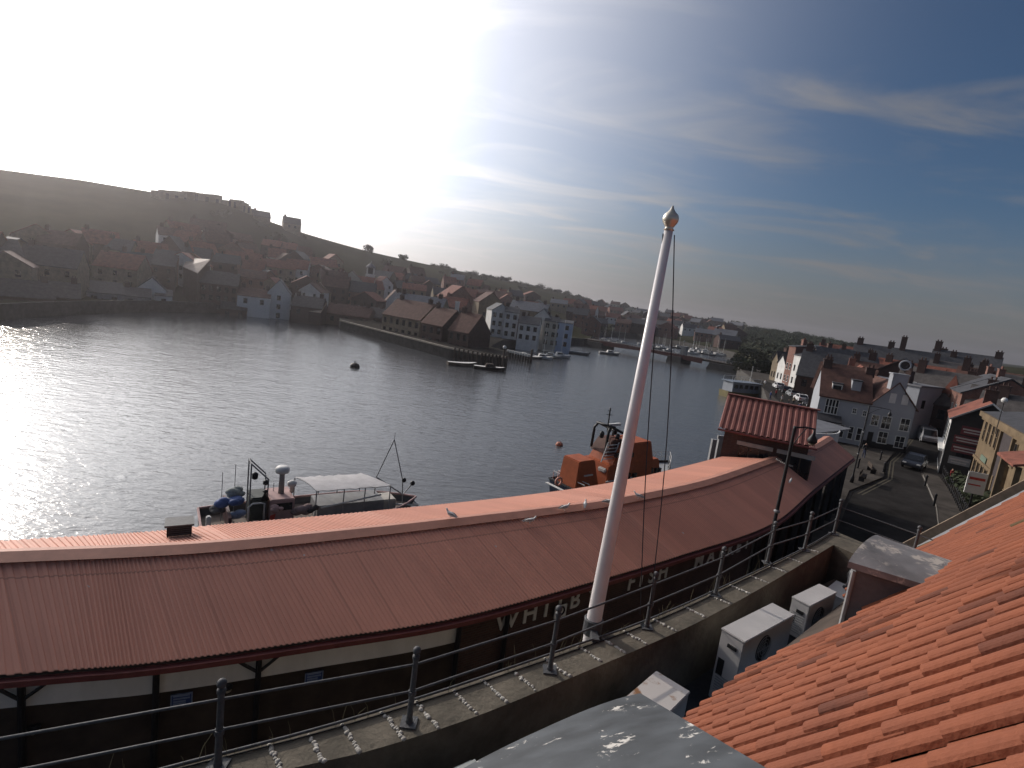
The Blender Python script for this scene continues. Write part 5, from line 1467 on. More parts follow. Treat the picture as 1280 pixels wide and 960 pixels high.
# ---- terrace with brick front up the side street, behind the black gable
TS = [(1166, 545, 106), (1176, 548, 100), (1187, 553, 94)]
for k in range(2):
    a, c = V2(*TS[k]), V2(*TS[k + 1]); ze = zof(TS[k + 1][0], 483 + k * 5, c)
    house('brick_house', ['narrow red brick house with pale window bands up the side street', 'red brick house with a pointed turret roof beside the black gabled shop'][k], a, c, 9, 3.5, ze, ze + 2.6, 'side', M_brick, M_slate,
          [('f', (c - a).length * u, z, .7, 1.5) for u in (.3, .7) for z in (2.5, 5.2, 7.6) if z < ze - 4], [(.4, 4.5, 1.0, .5)], M_offwhite)
tq = V2(1187, 500, 102); tt = thing('turret', 'small red tiled spire rising behind the black gabled shop roof', 'turret', (tq.x, tq.y, zof(1187, 492, tq)))
hh = zof(1187, 468, tq) - zof(1187, 492, tq)
MB().box(-1.0, 1.0, -1.0, 1.0, -3, 0).build('wall', M_brick, tt)
MB().lathe((0, 0, 0), [(1.5, 0), (.8, hh * .5), (.05, hh)], 4).build('roof', M_pantile, tt)
# ---- black gabled shop with signs: white front faces the road, black gable faces us
C = atz(1173, 591, 3.5)
E0 = C + Vector((.8, -.6, 0)) * 5.6                       # right end of the gable wall
bk = Vector((2.0, 9.5, 0))                           # back along the street
ze = zof(1187, 522, C); zr_ = zof(1212, 501, (C + E0) / 2)
L = (E0 - C).length
r, L, d = house('black_gabled_shop', 'shop with dark gable wall carrying white framed signs and a red tiled roof', C, E0, 10, 3.5, ze, zr_, 'front', mat('black_render', (.030, .028, .028), .8, .3, 1), M_pantile, [], [(L / 2, 4, 1.2, .55)], None, cat='shop')
MB().box(-.06, -.005, .05, 9.9, .0, ze - 3.5 - .15).build('front_panel', M_offwhite, r)
for k in range(3): MB().box(-.09, -.06, 1.2 + k * 3, 2.6 + k * 3, 3.0, ze - 3.5 - .7).build('window', M_glass, r)
MB().box(-.10, -.06, .6, 9.2, .4, 2.1).build('shopfront', M_dark, r)
MB().box(-.5, -.061, .2, 9.8, 2.35, 2.6).build('awning', M_white, r)
s0 = (zr_ - ze) / (L / 2)
for sg in (0, 1):
    a = (-.3, -.31, ze - 3.5 - .3 * s0) if sg == 0 else (L + .3, -.31, ze - 3.5 - .3 * s0); t = (L / 2, -.31, zr_ - 3.5)
    MB().hexa([a, t, (t[0], t[1], t[2] + .18), (a[0], a[1], a[2] + .18)], [(p[0], p[1] + .12, p[2]) for p in (a, t, (t[0], t[1], t[2] + .18), (a[0], a[1], a[2] + .18))]).build('bargeboard', M_offwhite if sg else M_greyp, r)
M_sigw = mat('sign_cream', (.40, .36, .34), .7, .1, 4)
M_sigr = mat('sign_maroon', (.12, .03, .035), .6, .1, 4)
for k, (zz_, ww, hh, dk) in enumerate(((5.0, 2.3, .9, 1), (4.0, 2.8, .75, 0), (3.0, 2.8, .85, 0), (1.7, 1.8, .8, 1))):
    x0 = .5 + (.4 if k == 0 else 0)
    sb = MB().box(x0, x0 + ww, -.08, -.01, zz_ - hh / 2, zz_ + hh / 2).build('sign_panel', M_sigr if k < 3 else M_greyp, r)
    MB().box(x0 + .12, x0 + ww - .12, -.10, -.081, zz_ + .05, zz_ + .2).box(x0 + .25, x0 + ww - .3, -.10, -.081, zz_ - .22, zz_ - .1).build('text_lines', M_sigw, sb)
MB().box(1.0, 3.2, -.05, -.008, 2.2, 2.6).build('window', M_glass, r)
# ---- ochre stone building
S0, S1 = atz(1209, 603, 3.5), atz(1263, 672, 3.5)
ze = (zof(1224, 516, S0) + zof(1268, 541, S1)) / 2
sd = (S1 - S0).normalized(); L = (S1 - S0).length
SB = S1 + (S1 - S0).normalized() * 3.0
r, L, d = house('stone_building', 'ochre stone building with tall narrow windows and a heavy cornice beside the road', S0, SB, 11, 3.5, ze, ze + 1.8, 'hip', M_ochre, M_slate,
    [('f', 1.6 + k * 1.75, ze - 3.5 - 1.6, .62, 1.9) for k in range(4)] + [('f', 1.2 + k * 1.75, 1.5, .66, 2.2) for k in range(5)] + [('f', L * .72, ze - 3.5 - 2.0, 1.6, 1.8), ('f', L * .72, 1.3, 1.6, 2.2)], [], M_ochre, cat='building')
MB().box(-.45, L + .1, -.40, .0, ze - 3.5 - .45, ze - 3.5 + .02).box(-.2, L, -.18, -.001, ze - 3.5 - .75, ze - 3.5 - .45).build('cornice', M_ochre, r)
MB().box(-.05, 8.2, -.14, -.002, 2.75, 3.0).build('string_course', M_ochre, r)
MB().box(3.2, 5.6, -.10, -.003, 3.05, 3.55).build('name_panel', mat('dull_green_board', (.12, .16, .12), .7, .2, 3), r)
for k in range(6): MB().box(.55 + k * 1.75, .95 + k * 1.75, -.12, -.002, 0, 2.74).build('pilaster', M_ochre, r)
bay = MB().box(8.9, 13.0, -.06, -.004, .2, ze - 3.5 - .8).build('dark_bay', mat('bay_recess_shade', (.05, .04, .04), .7, .3, 2), r)  # flat dark panel: the shade of the recessed bay is put into its colour
for x in (8.6, 12.9): MB().box(x, x + .35, -.25, -.002, 0, ze - 3.5 - .75).build('pilaster', M_ochre, r)
sp = V2(1255, 503, 57); zs = zof(1255, 502, sp)
t_ = thing('globe_lamp', 'pale globe on a thin stem above the roof of the ochre stone building', 'lamp', (sp.x, sp.y, ze))
MB().tube([(0, 0, -.5), (0, 0, zs - ze)], .03, 6).build('stem', M_black, t_); MB().ball((0, 0, zs - ze + .1), .22).build('globe', M_white, t_, smooth=True)
cq = V2(1293, 580, 48); t_ = thing('porch', 'red tiled porch at the right end of the ochre stone building', 'porch', (cq.x, cq.y, 3.5), math.atan2(sd.y, sd.x))
zc = zof(1270, 566, cq) - 3.5
MB().hexa([(-1.5, -1.6, zc - .5), (3, -1.6, zc - .5), (3, 1.5, zc + .6), (-1.5, 1.5, zc + .6)], [(-1.5, -1.6, zc - .35), (3, -1.6, zc - .35), (3, 1.5, zc + .75), (-1.5, 1.5, zc + .75)]).build('roof', M_pantile, t_)
MB().box(-1.3, -1.0, -1.4, -1.1, 0, zc - .5).build('post', M_ochre, t_); MB().box(2.5, 2.8, -1.4, -1.1, 0, zc - .5).build('post', M_ochre, t_)
# white and red banner sign
bq = atd(1220, 604, 55); t_ = thing('banner_sign', 'tilted white board with a red line in front of the ochre stone building', 'sign', (bq.x, bq.y, 3.58), -.35)
zb_ = bq.z - 3.58
MB().box(-.62, .62, -.04, .04, zb_ - .85, zb_ + .85).build('board', M_offwhite, t_)
MB().box(-.5, .5, -.06, -.041, zb_ + .25, zb_ + .45).box(-.5, .3, -.06, -.041, zb_ - .2, zb_ - .1).build('text_lines', M_red, t_)
MB().box(-.06, .06, .05, .12, 0, zb_ + .9).build('post', M_black, t_)
# hedge/planters by the pavement, railings
rq = [G(1177, 596, 3.58), G(1190, 620, 3.58), G(1203, 645, 3.58), G(1212, 668, 3.58)]
rail2 = thing('street_railing', 'row of dark iron railings along the pavement before the black shop', 'railing', (rq[0][0], rq[0][1], 3.58))
rp = []
for i in range(3):
    for k in range(8): rp.append(Vector((lerp(rq[i][0], rq[i + 1][0], k / 8) - rq[0][0], lerp(rq[i][1], rq[i + 1][1], k / 8) - rq[0][1], 0)))
for p in rp: MB().lathe(p, [(.05, 0), (.045, 1.05), (.07, 1.1), (.02, 1.2)], 8).build('post', M_black, rail2)
for z in (.35, .95): MB().tube([p + Vector((0, 0, z)) for p in rp], .025, 5).build('rail', M_black, rail2)
def leaves(n, R, sz, seed=1, flat=.8):
    q = random.Random(seed); vs = []; fs = []
    cl = [(q.uniform(-.55, .55), q.uniform(-.55, .55), q.uniform(-.45, .5), q.uniform(.35, .6)) for _ in range(9)]
    for i in range(n):
        c = q.choice(cl); a = q.uniform(0, 6.28); zc = q.uniform(-1, 1); rr = c[3] * (q.random() ** .35); s = math.sqrt(1 - zc * zc)
        p = Vector(((c[0] + rr * s * math.cos(a)) * R, (c[1] + rr * s * math.sin(a)) * R, (c[2] + rr * zc) * R * flat))
        u = Vector((q.gauss(0, 1), q.gauss(0, 1), q.gauss(0, 1))).normalized(); v = u.orthogonal().normalized(); w = sz * q.uniform(.6, 1.4)
        b = len(vs); vs += [p - u * w, p + v * w * .6, p + u * w, p - v * w * .6]; fs.append((b, b + 1, b + 2, b + 3))
    return vs, fs
M_leaf = mat('dark_foliage', (.036, .044, .020), .9, 0.0, 1.2, col2=(.022, .030, .014))
M_leaf2 = mat('olive_foliage', (.075, .072, .030), .9, 0.0, 1.2, col2=(.032, .034, .016))
for k, (px, py, R) in enumerate(((1196, 612, 1.3), (1206, 628, 1.4), (1215, 622, 1.5), (1224, 640, 1.2), (1233, 652, 1.2))):
    p = atz(px, py, 3.6)
    t_ = thing('shrub', ['dark shrub nearest the black shop corner behind the street railings', 'dark shrub second from the black shop behind the street railings', 'taller dark shrub against the ochre stone building', 'dark shrub below the white and red board', 'dark shrub nearest the tiled roof coping by the ochre building'][k], 'shrub', (p.x, p.y, 3.5))
    vs, fs = leaves(260, R, .20, k + 3); MB().add([(x, y, z + R * .75) for x, y, z in vs], fs).build('foliage', M_leaf, t_, recalc=False)
    MB().tube([(0, 0, 0), (.05, 0, R * .6)], [.07, .04], 6).build('stem', M_wood, t_)
# ---- terrace along the quay street, running away to the bridge
TQ = [(1012, 492), (1005, 488.5), (996, 485.5), (985, 482), (977, 479), (968, 476), (961, 474)]
TT = [431, 446, 431, 426, 441, 437]
TLB = ['tall slate roofed house with twin pale chimneys at the near end of the quay terrace', 'brown stone house second in the quay terrace', 'narrow house with a white pipe, between brick and brown houses of the quay terrace', 'tall red brick house with pale bands in the quay terrace', 'pale house with small gable in the quay terrace', 'farthest pale gabled house of the quay terrace']
for k in range(6):
    a, c = atz(*TQ[k + 1], 3.5), atz(*TQ[k], 3.5)
    zt = zof((TQ[k][0] + TQ[k + 1][0]) / 2, TT[k] + 4, (a + c) / 2); L = (c - a).length
    wm_ = [M_brick_d, M_stone, M_offwhite, M_brick, M_offwhite, M_stone][k]
    house('terrace_house', TLB[k], a, c, 12, 3.5, zt - (1.5 if k != 3 else .3), zt + .6, 'front' if k in (4, 5, 0) else 'side', wm_, M_slate,
          [('f', L * u, z, L * .16, 1.5) for u in (.28, .72) for z in (1.6, 4.6, 7.4, 10) if z < zt - 6], [(L * .15, 3, 1.0, .6)], M_offwhite if k in (3, 1) else None, group='terrace along the quay street')
# ---- roofscape of the west side: (px, py of roof top centre), distance, width, depth, wall h, roof h, yaw, kind, wall, roof, label
def roofhouse(px, py, D, w, dep, hw, hr, yaw, kind, wall, roof, label, chim=(), wins=(), name='house', group=None, frame=None):
    P = atd(px, py, D); ztop = P.z
    az = math.atan2(P.x, P.y); d = Vector((math.cos(-az + yaw), math.sin(-az + yaw), 0)); nn = Vector((-d.y, d.x, 0))
    c = Vector((P.x, P.y, 0)) - nn * (dep / 2 if kind != 'front' else 0)
    a, b_ = c - d * w / 2, c + d * w / 2
    z0 = ztop - hw - hr
    zg = max(terrain(P.x, P.y), 2.6 if az < AZW else 3.5)
    if z0 > zg: z0 = zg
    return house(name, label, a, b_, dep, z0, ztop - hr, ztop, kind, wall, roof, wins, chim, frame, group)
M_slate3 = mat('brown_slate_roof', (0.085, 0.075, 0.07), 0.8, 0.35, 1.5, bump=.3, bscale=6)
WEST = [
 (1050, 446, 128, 13, 10, 8, 5, .1, 'side', M_brick_d, M_slate, 'broad dark slate roofed building rising left of the pub roof', [(1, 5, 1.2, .6), (12, 5, 1.2, .6)]),
 (1024, 440, 150, 9, 8, 9, 3, .3, 'front', M_grey_rend, M_slate2, 'pale grey gable end above the near end of the quay terrace', []),
 (1061, 461, 104, 8, 8, 7, 4, .5, 'side', M_brick_d, M_pantile2, 'dark red roofed house directly behind the pub roof, left one', [(1, 4, 1, .5)]),
 (1079, 462, 110, 7, 9, 7, 4, -.3, 'front', M_brick, M_pantile, 'red roofed gabled house behind the pub roof, right one', [(2, 4, 1, .5)]),
 (1094, 458, 118, 8, 8, 8, 3.5, .4, 'side', M_brick_d, M_pantile2, 'brown roofed house between pub roof and round-windowed gable', [(1, 4, 1.2, .5)]),
 (1130, 452, 112, 9, 9, 8, 3.2, .1, 'front', M_brick_d, M_slate3, 'dark house with a round window in a low wide gable', []),
 (1125, 441, 175, 20, 9, 8, 4.5, .05, 'side', M_stone, M_slate, 'long slate roofed stone row on the skyline behind the gabled house', [(1, 4.5, 1.4, .7), (8, 4.5, 1.4, .7), (19, 4.5, 1.4, .7)]),
 (1159, 446, 165, 14, 9, 8, 4.5, .0, 'side', M_stone, M_slate, 'slate roofed skyline house beside the single tall chimney', [(2, 4.5, 3.0, .6), (12, 4.5, 1.0, .6)]),
 (1143, 459, 120, 9, 8, 7, 4, .7, 'side', M_brick_d, M_pantile, 'bright red pantiled roof sloping behind the white chimney', [(.6, 4, 1, .5)]),
 (1171, 462, 126, 11, 8, 8, 4, .2, 'side', M_brick_d, M_pantile, 'red tiled house right of the single tall chimney', [(10, 4, 1.2, .5)]),
 (1209, 447, 170, 13, 9, 8, 4.5, .05, 'side', M_stone, M_slate, 'large slate roofed house with tall end stacks on the right skyline', [(.8, 4.5, 2.0, .7), (12.2, 4.5, 1.2, .7)]),
 (1185, 472, 108, 12, 9, 8, 4, .3, 'side', M_brick_d, M_slate3, 'dark slate roof behind the red spire', [(1, 4, 1, .5), (11, 4, 1.2, .5)]),
 (1215, 473, 104, 14, 9, 8, 4.5, .45, 'side', M_brick_d, M_slate3, 'long dark roof with pale roof edge sloping behind the black gabled shop', [(1, 4, 1.2, .5), (13, 4, 1.2, .5)]),
 (1240, 467, 125, 9, 9, 8, 4, .2, 'side', M_brick_d, M_pantile2, 'brown roofed house right of the dark sloping roof', [(1, 4, 1.6, .5)]),
 (1246, 483, 108, 10, 9, 8, 4, .2, 'side', M_brick_d, M_slate3, 'dark roofed house close behind the ochre stone building', [(2, 4, 1.2, .5), (12, 4, 1.2, .5)]),
 (1270, 472, 115, 12, 9, 8, 4, .1, 'hip', M_brick_d, M_slate3, 'hipped dark roof on the right skyline beside small trees', [(2, 4, 1.2, .5)]),
 (1278, 494, 96, 10, 9, 8, 4, .2, 'side', M_brick_d, M_slate3, 'dark roof rising right of the globe lamp', [(2, 4, 1.0, .5)]),
 (1050, 437, 215, 12, 9, 8, 4, .1, 'side', M_stone, M_pantile, 'red roofed house on the rise beyond the broad slate roof', [(1, 4, 1.2, .6)]),
 (1078, 444, 200, 12, 9, 8, 4, -.1, 'side', M_stone, M_slate, 'slate roofed house under the wood at the hill end', [(1, 4, 1.2, .6), (10, 4, 1.2, .6)]),
 (1098, 447, 190, 7, 8, 9, 4, .1, 'front', M_ochre, M_slate, 'small ochre gable below the end of the wooded hill', []),
 (1232, 489, 118, 9, 8, 8, 4, .1, 'front', M_brick_d, M_slate3, 'dark brick gable squeezed between the globe lamp and the black shop chimney', [(2, 4, 1.0, .5)]),
 (1262, 481, 132, 10, 9, 8, 4, .3, 'side', M_brick_d, M_pantile2, 'brown roofed house among the dark roofs near the right edge', [(1, 4, 1.4, .5), (9, 4, 1.0, .5)]),
 (1200, 458, 150, 10, 9, 8, 4, .2, 'side', M_stone, M_slate3, 'slate roof below the large skyline house with end stacks', [(1, 4, 1.4, .5), (9, 4, 1.4, .5)]),
 (1110, 452, 150, 9, 9, 8, 4, .2, 'side', M_brick_d, M_pantile, 'red roofed house below the left end of the long skyline row', [(1, 4, 1.4, .5)]),
 (1310, 505, 92, 12, 9, 9, 4, .2, 'side', M_brick_d, M_slate3, 'dark roofed house at the right edge above the ochre building', [(2, 4, 1.0, .5)]),
]
for row in WEST:
    (px, py, D, w, dep, hw, hr, yaw, kind, wm_, rm_, lb, ch) = row
    py -= 5 if D > 150 else 3
    wn_ = [('f', w * (k + .5) / max(2, int(w / 3)), z, .9, 1.4) for k in range(max(2, int(w / 3))) for z in (hw - 1.5, hw - 4.2)]
    roofhouse(px, py, D, w, dep, hw, hr, -.25 * yaw, kind, wm_, rm_, lb, ch, wn_)
# round window of the low wide gable
p = atd(1133.5, 450, 107.6); t_ = thing('round_window', 'round pale framed window set high in the low wide dark gable', 'window', p, -math.atan2(p.x, p.y)); t_['kind'] = 'thing'
MB().tube([(.75 * math.cos(a), 0, -.9 + .75 * math.sin(a)) for a in [i * math.pi / 10 for i in range(21)]], .16, 6).build('frame', M_grey_rend, t_)
MB().tube([(0, -.02, -.9), (0, .1, -.9)], .7, 16).build('glass', M_glass, t_)
# white chimney
p = atd(1133, 489, 99); t_ = thing('white_chimney', 'stout white chimney stack between the gabled house and the rounded grey gable', 'chimney', (p.x, p.y, p.z - 8), -math.atan2(p.x, p.y))
MB().box(-.8, .8, -.6, .6, 0, 9.2).box(-.95, .95, -.75, .75, 9.2, 9.5).build('stack', M_offwhite, t_)
MB().lathe((-.35, 0, 9.5), [(.2, 0), (.16, .6)], 8).lathe((.35, 0, 9.5), [(.2, 0), (.16, .6)], 8).build('pot', M_pantile, t_)

# ================================================================== CARS
def car(P, rz, col, label, van=False, group=None):
    r = thing('van' if van else 'parked_car', label, 'van' if van else 'car', P, rz, group)
    L, Wd = (4.9, 1.9) if van else (4.2, 1.75)
    if van: pr = [(-L / 2, .35), (L / 2, .35), (L / 2, .85), (L / 2 - .35, 1.05), (L / 2 - 1.15, 1.95), (-L / 2 + .1, 2.05), (-L / 2, 1.8)]
    else: pr = [(-L / 2, .35), (L / 2, .35), (L / 2, .62), (L / 2 - .25, .78), (L / 2 - 1.05, .90), (L / 2 - 1.75, 1.40), (-L / 2 + 1.0, 1.45), (-L / 2 + .25, 1.0), (-L / 2, .9)]
    vs = []; n = len(pr)
    for s, k in ((-1, 1), (1, 1)):
        for (x, z) in pr:
            y = Wd / 2 * s * (1 if z < 1.0 else .84)
            vs.append((x, y, z))
    fs = [tuple(range(n)), tuple(range(2 * n - 1, n - 1, -1))] + [(i, (i + 1) % n, n + (i + 1) % n, n + i) for i in range(n)]
    b = MB().add(vs, fs).build('body', col, r, bevel=.05)
    g = MB()
    if van:
        g.hexa([(L / 2 - .42, -.78, 1.12), (L / 2 - .42, .78, 1.12), (L / 2 - 1.08, .74, 1.85), (L / 2 - 1.08, -.74, 1.85)], [(L / 2 - .38, -.78, 1.14), (L / 2 - .38, .78, 1.14), (L / 2 - 1.04, .74, 1.88), (L / 2 - 1.04, -.74, 1.88)])
        for s in (-1, 1): g.box(L / 2 - 2.0, L / 2 - 1.2, s * .83 - .03, s * .83 + .03, 1.2, 1.75)
    else:
        for s in (-1, 1): g.hexa([(L / 2 - 1.25, s * .80, .95), (-L / 2 + .5, s * .80, 1.0), (-L / 2 + 1.05, s * .755, 1.37), (L / 2 - 1.8, s * .755, 1.34)], [(L / 2 - 1.25, s * .84, .95), (-L / 2 + .5, s * .84, 1.0), (-L / 2 + 1.05, s * .78, 1.37), (L / 2 - 1.8, s * .78, 1.34)])
        g.hexa([(L / 2 - 1.08, -.68, .94), (L / 2 - 1.08, .68, .94), (L / 2 - 1.7, .62, 1.36), (L / 2 - 1.7, -.62, 1.36)], [(L / 2 - 1.03, -.68, .96), (L / 2 - 1.03, .68, .96), (L / 2 - 1.66, .62, 1.40), (L / 2 - 1.66, -.62, 1.40)])
        g.hexa([(-L / 2 + .30, -.68, 1.04), (-L / 2 + .30, .68, 1.04), (-L / 2 + .93, .62, 1.40), (-L / 2 + .93, -.62, 1.40)], [(-L / 2 + .26, -.68, 1.07), (-L / 2 + .26, .68, 1.07), (-L / 2 + .9, .62, 1.44), (-L / 2 + .9, -.62, 1.44)])
    g.build('window', M_glass, r)
    for x in (-L / 2 + .8, L / 2 - .8):
        for s in (-1, 1):
            w = MB().tube([(x, s * (Wd / 2 - .18), .31), (x, s * (Wd / 2 + .02), .31)], .31, 14).build('wheel', M_black, r)
            MB().tube([(x, s * (Wd / 2 + .021), .31), (x, s * (Wd / 2 + .03), .31)], .18, 10).build('rim', M_greyp, w)
    for s in (-1, 1):
        MB().box(L / 2 - .06, L / 2 + .015, s * .62 - .16, s * .62 + .16, .64, .76).build('headlight', M_offwhite, r)
        MB().box(-L / 2 - .015, -L / 2 + .05, s * .66 - .12, s * .66 + .12, .72, .9).build('tail_light', M_red, r)
    return r
M_cdk = mat('dark_car_paint', (.02, .022, .028), .25, .1, 1, spec=.6)
M_csil = mat('silver_car_paint', (.32, .33, .34), .3, .08, 1, spec=.6, metal=.3)
M_cwh = mat('white_car_paint', (.60, .60, .60), .3, .05, 1, spec=.5)
p = atz(1142, 584, 3.48); car((p.x, p.y, 3.47), -2.35, M_cdk, 'dark car on the road in front of the pale gabled house')
p = atz(1156, 551, 3.48); car((p.x, p.y, 3.45), -2.0, M_csil, 'pale van parked in the shaded side street', True)
CL = ['white car second from the near end of the row along the quay terrace', 'silver car in the middle of the quay terrace row', 'dark car second from the far end of the quay terrace row', 'white car at the far end of the quay terrace row']
pa, pb = atz(1012, 508, 3.48), atz(968, 483, 3.48); cdir = math.atan2(pb.y - pa.y, pb.x - pa.x); gap_ = max(6.0, (pb - pa).length / 4.6)
for k in range(5):
    p = pa + (pb - pa).normalized() * gap_ * k
    car((p.x, p.y, 3.45), cdir, [M_cdk, M_cwh, M_csil, M_cdk, M_cwh][k], 'dark car at the near end of the row along the quay terrace' if k == 0 else CL[k - 1], group='cars parked along the quay terrace')

# ================================================================== PEOPLE on the quay street (tiny) and street furniture
def person(px, py, z, rz, top, leg, label, h=1.72):
    P = atz(px, py, z); r = thing('person', label, 'person', (P.x, P.y, z), rz, 'people walking along the quay')
    s = h / 1.72; sw = rnd.uniform(.10, .22)
    me = bpy.data.meshes.new('body')
    V = [(0, 0, .95), (0, 0, 1.2), (0, 0, 1.42), (0, 0, 1.52), (0.01, 0, 1.64),
         (sw * .5, .09, .5), (sw, .10, .06), (sw + .14, .10, .03), (-sw * .3, -.09, .5), (-sw, -.10, .08), (-sw + .14, -.10, .03),
         (0, .19, 1.40), (-sw * .6, .25, 1.12), (-sw * .2, .26, .86), (0, -.19, 1.40), (sw * .6, -.25, 1.12), (sw * 1.2, -.26, .88)]
    E_ = [(0, 1), (1, 2), (2, 3), (3, 4), (0, 5), (5, 6), (6, 7), (0, 8), (8, 9), (9, 10), (2, 11), (11, 12), (12, 13), (2, 14), (14, 15), (15, 16)]
    R__ = [.13, .13, .15, .055, .10, .075, .05, .04, .075, .05, .04, .065, .05, .035, .065, .05, .035]
    me.from_pydata([(x * s, y * s, zz * s) for x, y, zz in V], E_, [])
    o = bpy.data.objects.new('body', me); COL.objects.link(o)
    o.modifiers.new('skin', 'SKIN')
    for v, q in zip(me.skin_vertices[0].data, R__): v.radius = (q * s, q * s * .9)
    me.skin_vertices[0].data[0].use_root = True
    ms_ = o.modifiers.new('sub', 'SUBSURF'); ms_.levels = 1; ms_.render_levels = 1
    dg = bpy.context.evaluated_depsgraph_get(); m2 = bpy.data.meshes.new_from_object(o.evaluated_get(dg))
    o.modifiers.clear(); o.data = m2; o.name = 'body'
    m2.materials.clear(); m2.materials.append(mat('skin_tone', (.42, .27, .20), .7, .05, 3)); m2.materials.append(top); m2.materials.append(leg); m2.materials.append(mat('brown_hair', (.05, .03, .02), .9, .2, 5))
    for pl in m2.polygons:
        z = pl.center.z / s; ax = abs(pl.center.y / s)
        pl.material_index = 3 if z > 1.69 or (z > 1.6 and pl.center.x < -.03) else (0 if z > 1.47 or (ax > .2 and z < .95) else (1 if z > .93 else 2))
    o.parent = r
    return r
TOPS = [mat('blue_jacket', (.05, .08, .20), .9, .1, 3), mat('red_jacket', (.30, .04, .04), .9, .1, 3), mat('white_shirt', (.5, .5, .5), .9, .1, 3), M_black, mat('beige_coat', (.32, .26, .18), .9, .1, 3)]
LEGS = [mat('jeans', (.04, .05, .09), .9, .1, 3), M_black, mat('khaki', (.18, .15, .10), .9, .1, 3)]
PPL = [(962, 500, 0, 'person in a blue jacket walking nearest the passenger boat'), (969, 497, 1, 'person in a red jacket on the quay street by the parked cars'), (976, 505, 2, 'person in a white shirt on the quay above the hut roof'),
       (984, 511, 3, 'person in black on the quay street right of the white shirt'), (991, 507, 4, 'person in a beige coat near the parked cars'), (955, 484, 2, 'farthest person in a white shirt toward the bridge'), (998, 516, 0, 'person in a blue jacket near the pub awning'),
       (1008, 524, 2, 'person in a white shirt by the left end of the pub'), (1079, 572, 3, 'person in black on the pavement below the gabled house corner'), (1186, 606, 1, 'person in a red jacket walking along the street railings')]
for (px, py, c, lb) in PPL: person(px, py, 3.58 if px > 1060 else 3.46, rnd.uniform(0, 6), TOPS[c], LEGS[c % 3], lb)
# bench and barriers by the market end
for k, (px, py, lb) in enumerate(((1078, 600, 'bench on the left pavement close to the second lamp post'), (1089, 590, 'bench on the left pavement nearer the gabled house'))):
    p = atz(px, py, 3.58); t_ = thing('bench', lb, 'bench', (p.x, p.y, 3.58), .9 + k * .3, 'benches on the left pavement')
    MB().box(-.9, .9, -.22, .22, .42, .47).build('seat', M_wood, t_); MB().box(-.9, .9, .20, .25, .52, .92).build('backrest', M_wood, t_)
    for x in (-.75, .75): MB().box(x - .04, x + .04, -.2, .25, 0, .42).build('leg', M_black, t_)
for k, (px, py) in enumerate(((1072, 585), (1100, 575), (1104, 590), (1156, 607), (1167, 632))):
    p = atz(px, py, 3.58); t_ = thing('bollard', ['black bollard by the foot of the second lamp post', 'black bollard below the left door of the gabled house', 'black bollard at the left kerb across from the dark car', 'black bollard on the right pavement by the dark car', 'black bollard on the right pavement nearest the tiled roof'][k], 'bollard', (p.x, p.y, 3.58))
    MB().lathe((0, 0, 0), [(.11, 0), (.09, .1), (.08, .85), (.11, .9), (.11, .95), (.04, 1.05)], 10).build('post', M_black, t_, smooth=True)
# row of iron posts along the quay edge (seen below the ferry)
# ================================================================== EAST BANK: quay head, pier, buildings, church
qp = [(425, 411), (500, 431.5), (560, 448), (600, 456.5), (632, 460.5), (634, 452), (612, 445), (625, 436), (655, 434), (640, 424), (560, 405), (480, 392), (420, 398)]
q3 = [atz(x, y, 0) for x, y in qp]
mb = MB(); k = len(q3)
mb.add([(p.x, p.y, 2.55) for p in q3], [tuple(range(k))])
mb.add([(p.x, p.y, 2.55) for p in q3] + [(p.x, p.y, -1.5) for p in q3], [(i, (i + 1) % k, k + (i + 1) % k, k + i) for i in range(k)], 1)
struct(mb.build('quay', [mat('wharf_paving', (.045, .042, .038), .95, .25, .5, spec=0.0), M_dkstone], recalc=False))
cop = [Vector((p.x, p.y, 2.6)) for p in q3[:5]]
tag(ribbon(cop, (-.1, .45), (-.3, .10)).build('pier_coping', mat('pale_pier_coping', (.34, .29, .23), .9, .2, 1)), 'pale stone coping along the edge of the pier across the harbour', 'coping')
# timber fender piles on the pier
for j in range(14):
    t = .55 + .45 * j / 13; i = min(3, int(t * 4)); p = cop[i].lerp(cop[i + 1], t * 4 - i)
    MB().tube([(p.x, p.y - .4, -1), (p.x, p.y - .4, 3.0)], .25, 8).build('fender_pile', M_wood)
for o in [o for o in bpy.data.objects if o.name.startswith('fender_pile')]: tag(o, 'dark timber fender pile standing against the outer pier wall', 'pile', 'timber fender piles along the pier')
# two white-topped lamps on the pier end
pe = atz(628, 457, 2.5)
pt = thing('pier_light', 'thin post with white light at the outer end of the pier', 'pier light', (pe.x, pe.y, 2.55))
MB().tube([(0, 0, 0), (0, 0, zof(628, 434, pe) - 2.55)], .16, 8).build('post', M_wood, pt); MB().ball((0, 0, zof(628, 434, pe) - 2.5), .35).build('lantern', M_white, pt, smooth=True)
# row of dolphins from the pier
for j in range(10):
    p = atz(lerp(634, 663, j / 9), lerp(447.5, 454.5, j / 9), 0)
    t_ = thing('mooring_pile', 'tall outermost pile of the row beside the pier end' if j == 9 else 'pale-topped timber pile in the row running out from the pier end', 'pile', (p.x, p.y, 0), 0, 'row of timber piles off the pier end')
    MB().tube([(0, 0, -1), (0, 0, 2.2 if j < 9 else 3.6)], .30, 8).build('shaft', M_wood, t_)
    MB().tube([(0, 0, 1.6 if j < 9 else 3.0), (0, 0, 2.25 if j < 9 else 3.65)], .33, 8).build('cap', M_offwhite if j < 9 else M_wood, t_)
# moored dark workboats against the pier head
small_boat(612, 462.5, 7, .15, 'low dark workboat alongside the outer pier head', M_black, M_wood, None, cabin=True)
small_boat(578, 457, 7, .5, 'small dark open boat against the pier wall', M_wood, M_greyp, None, cabin=False)

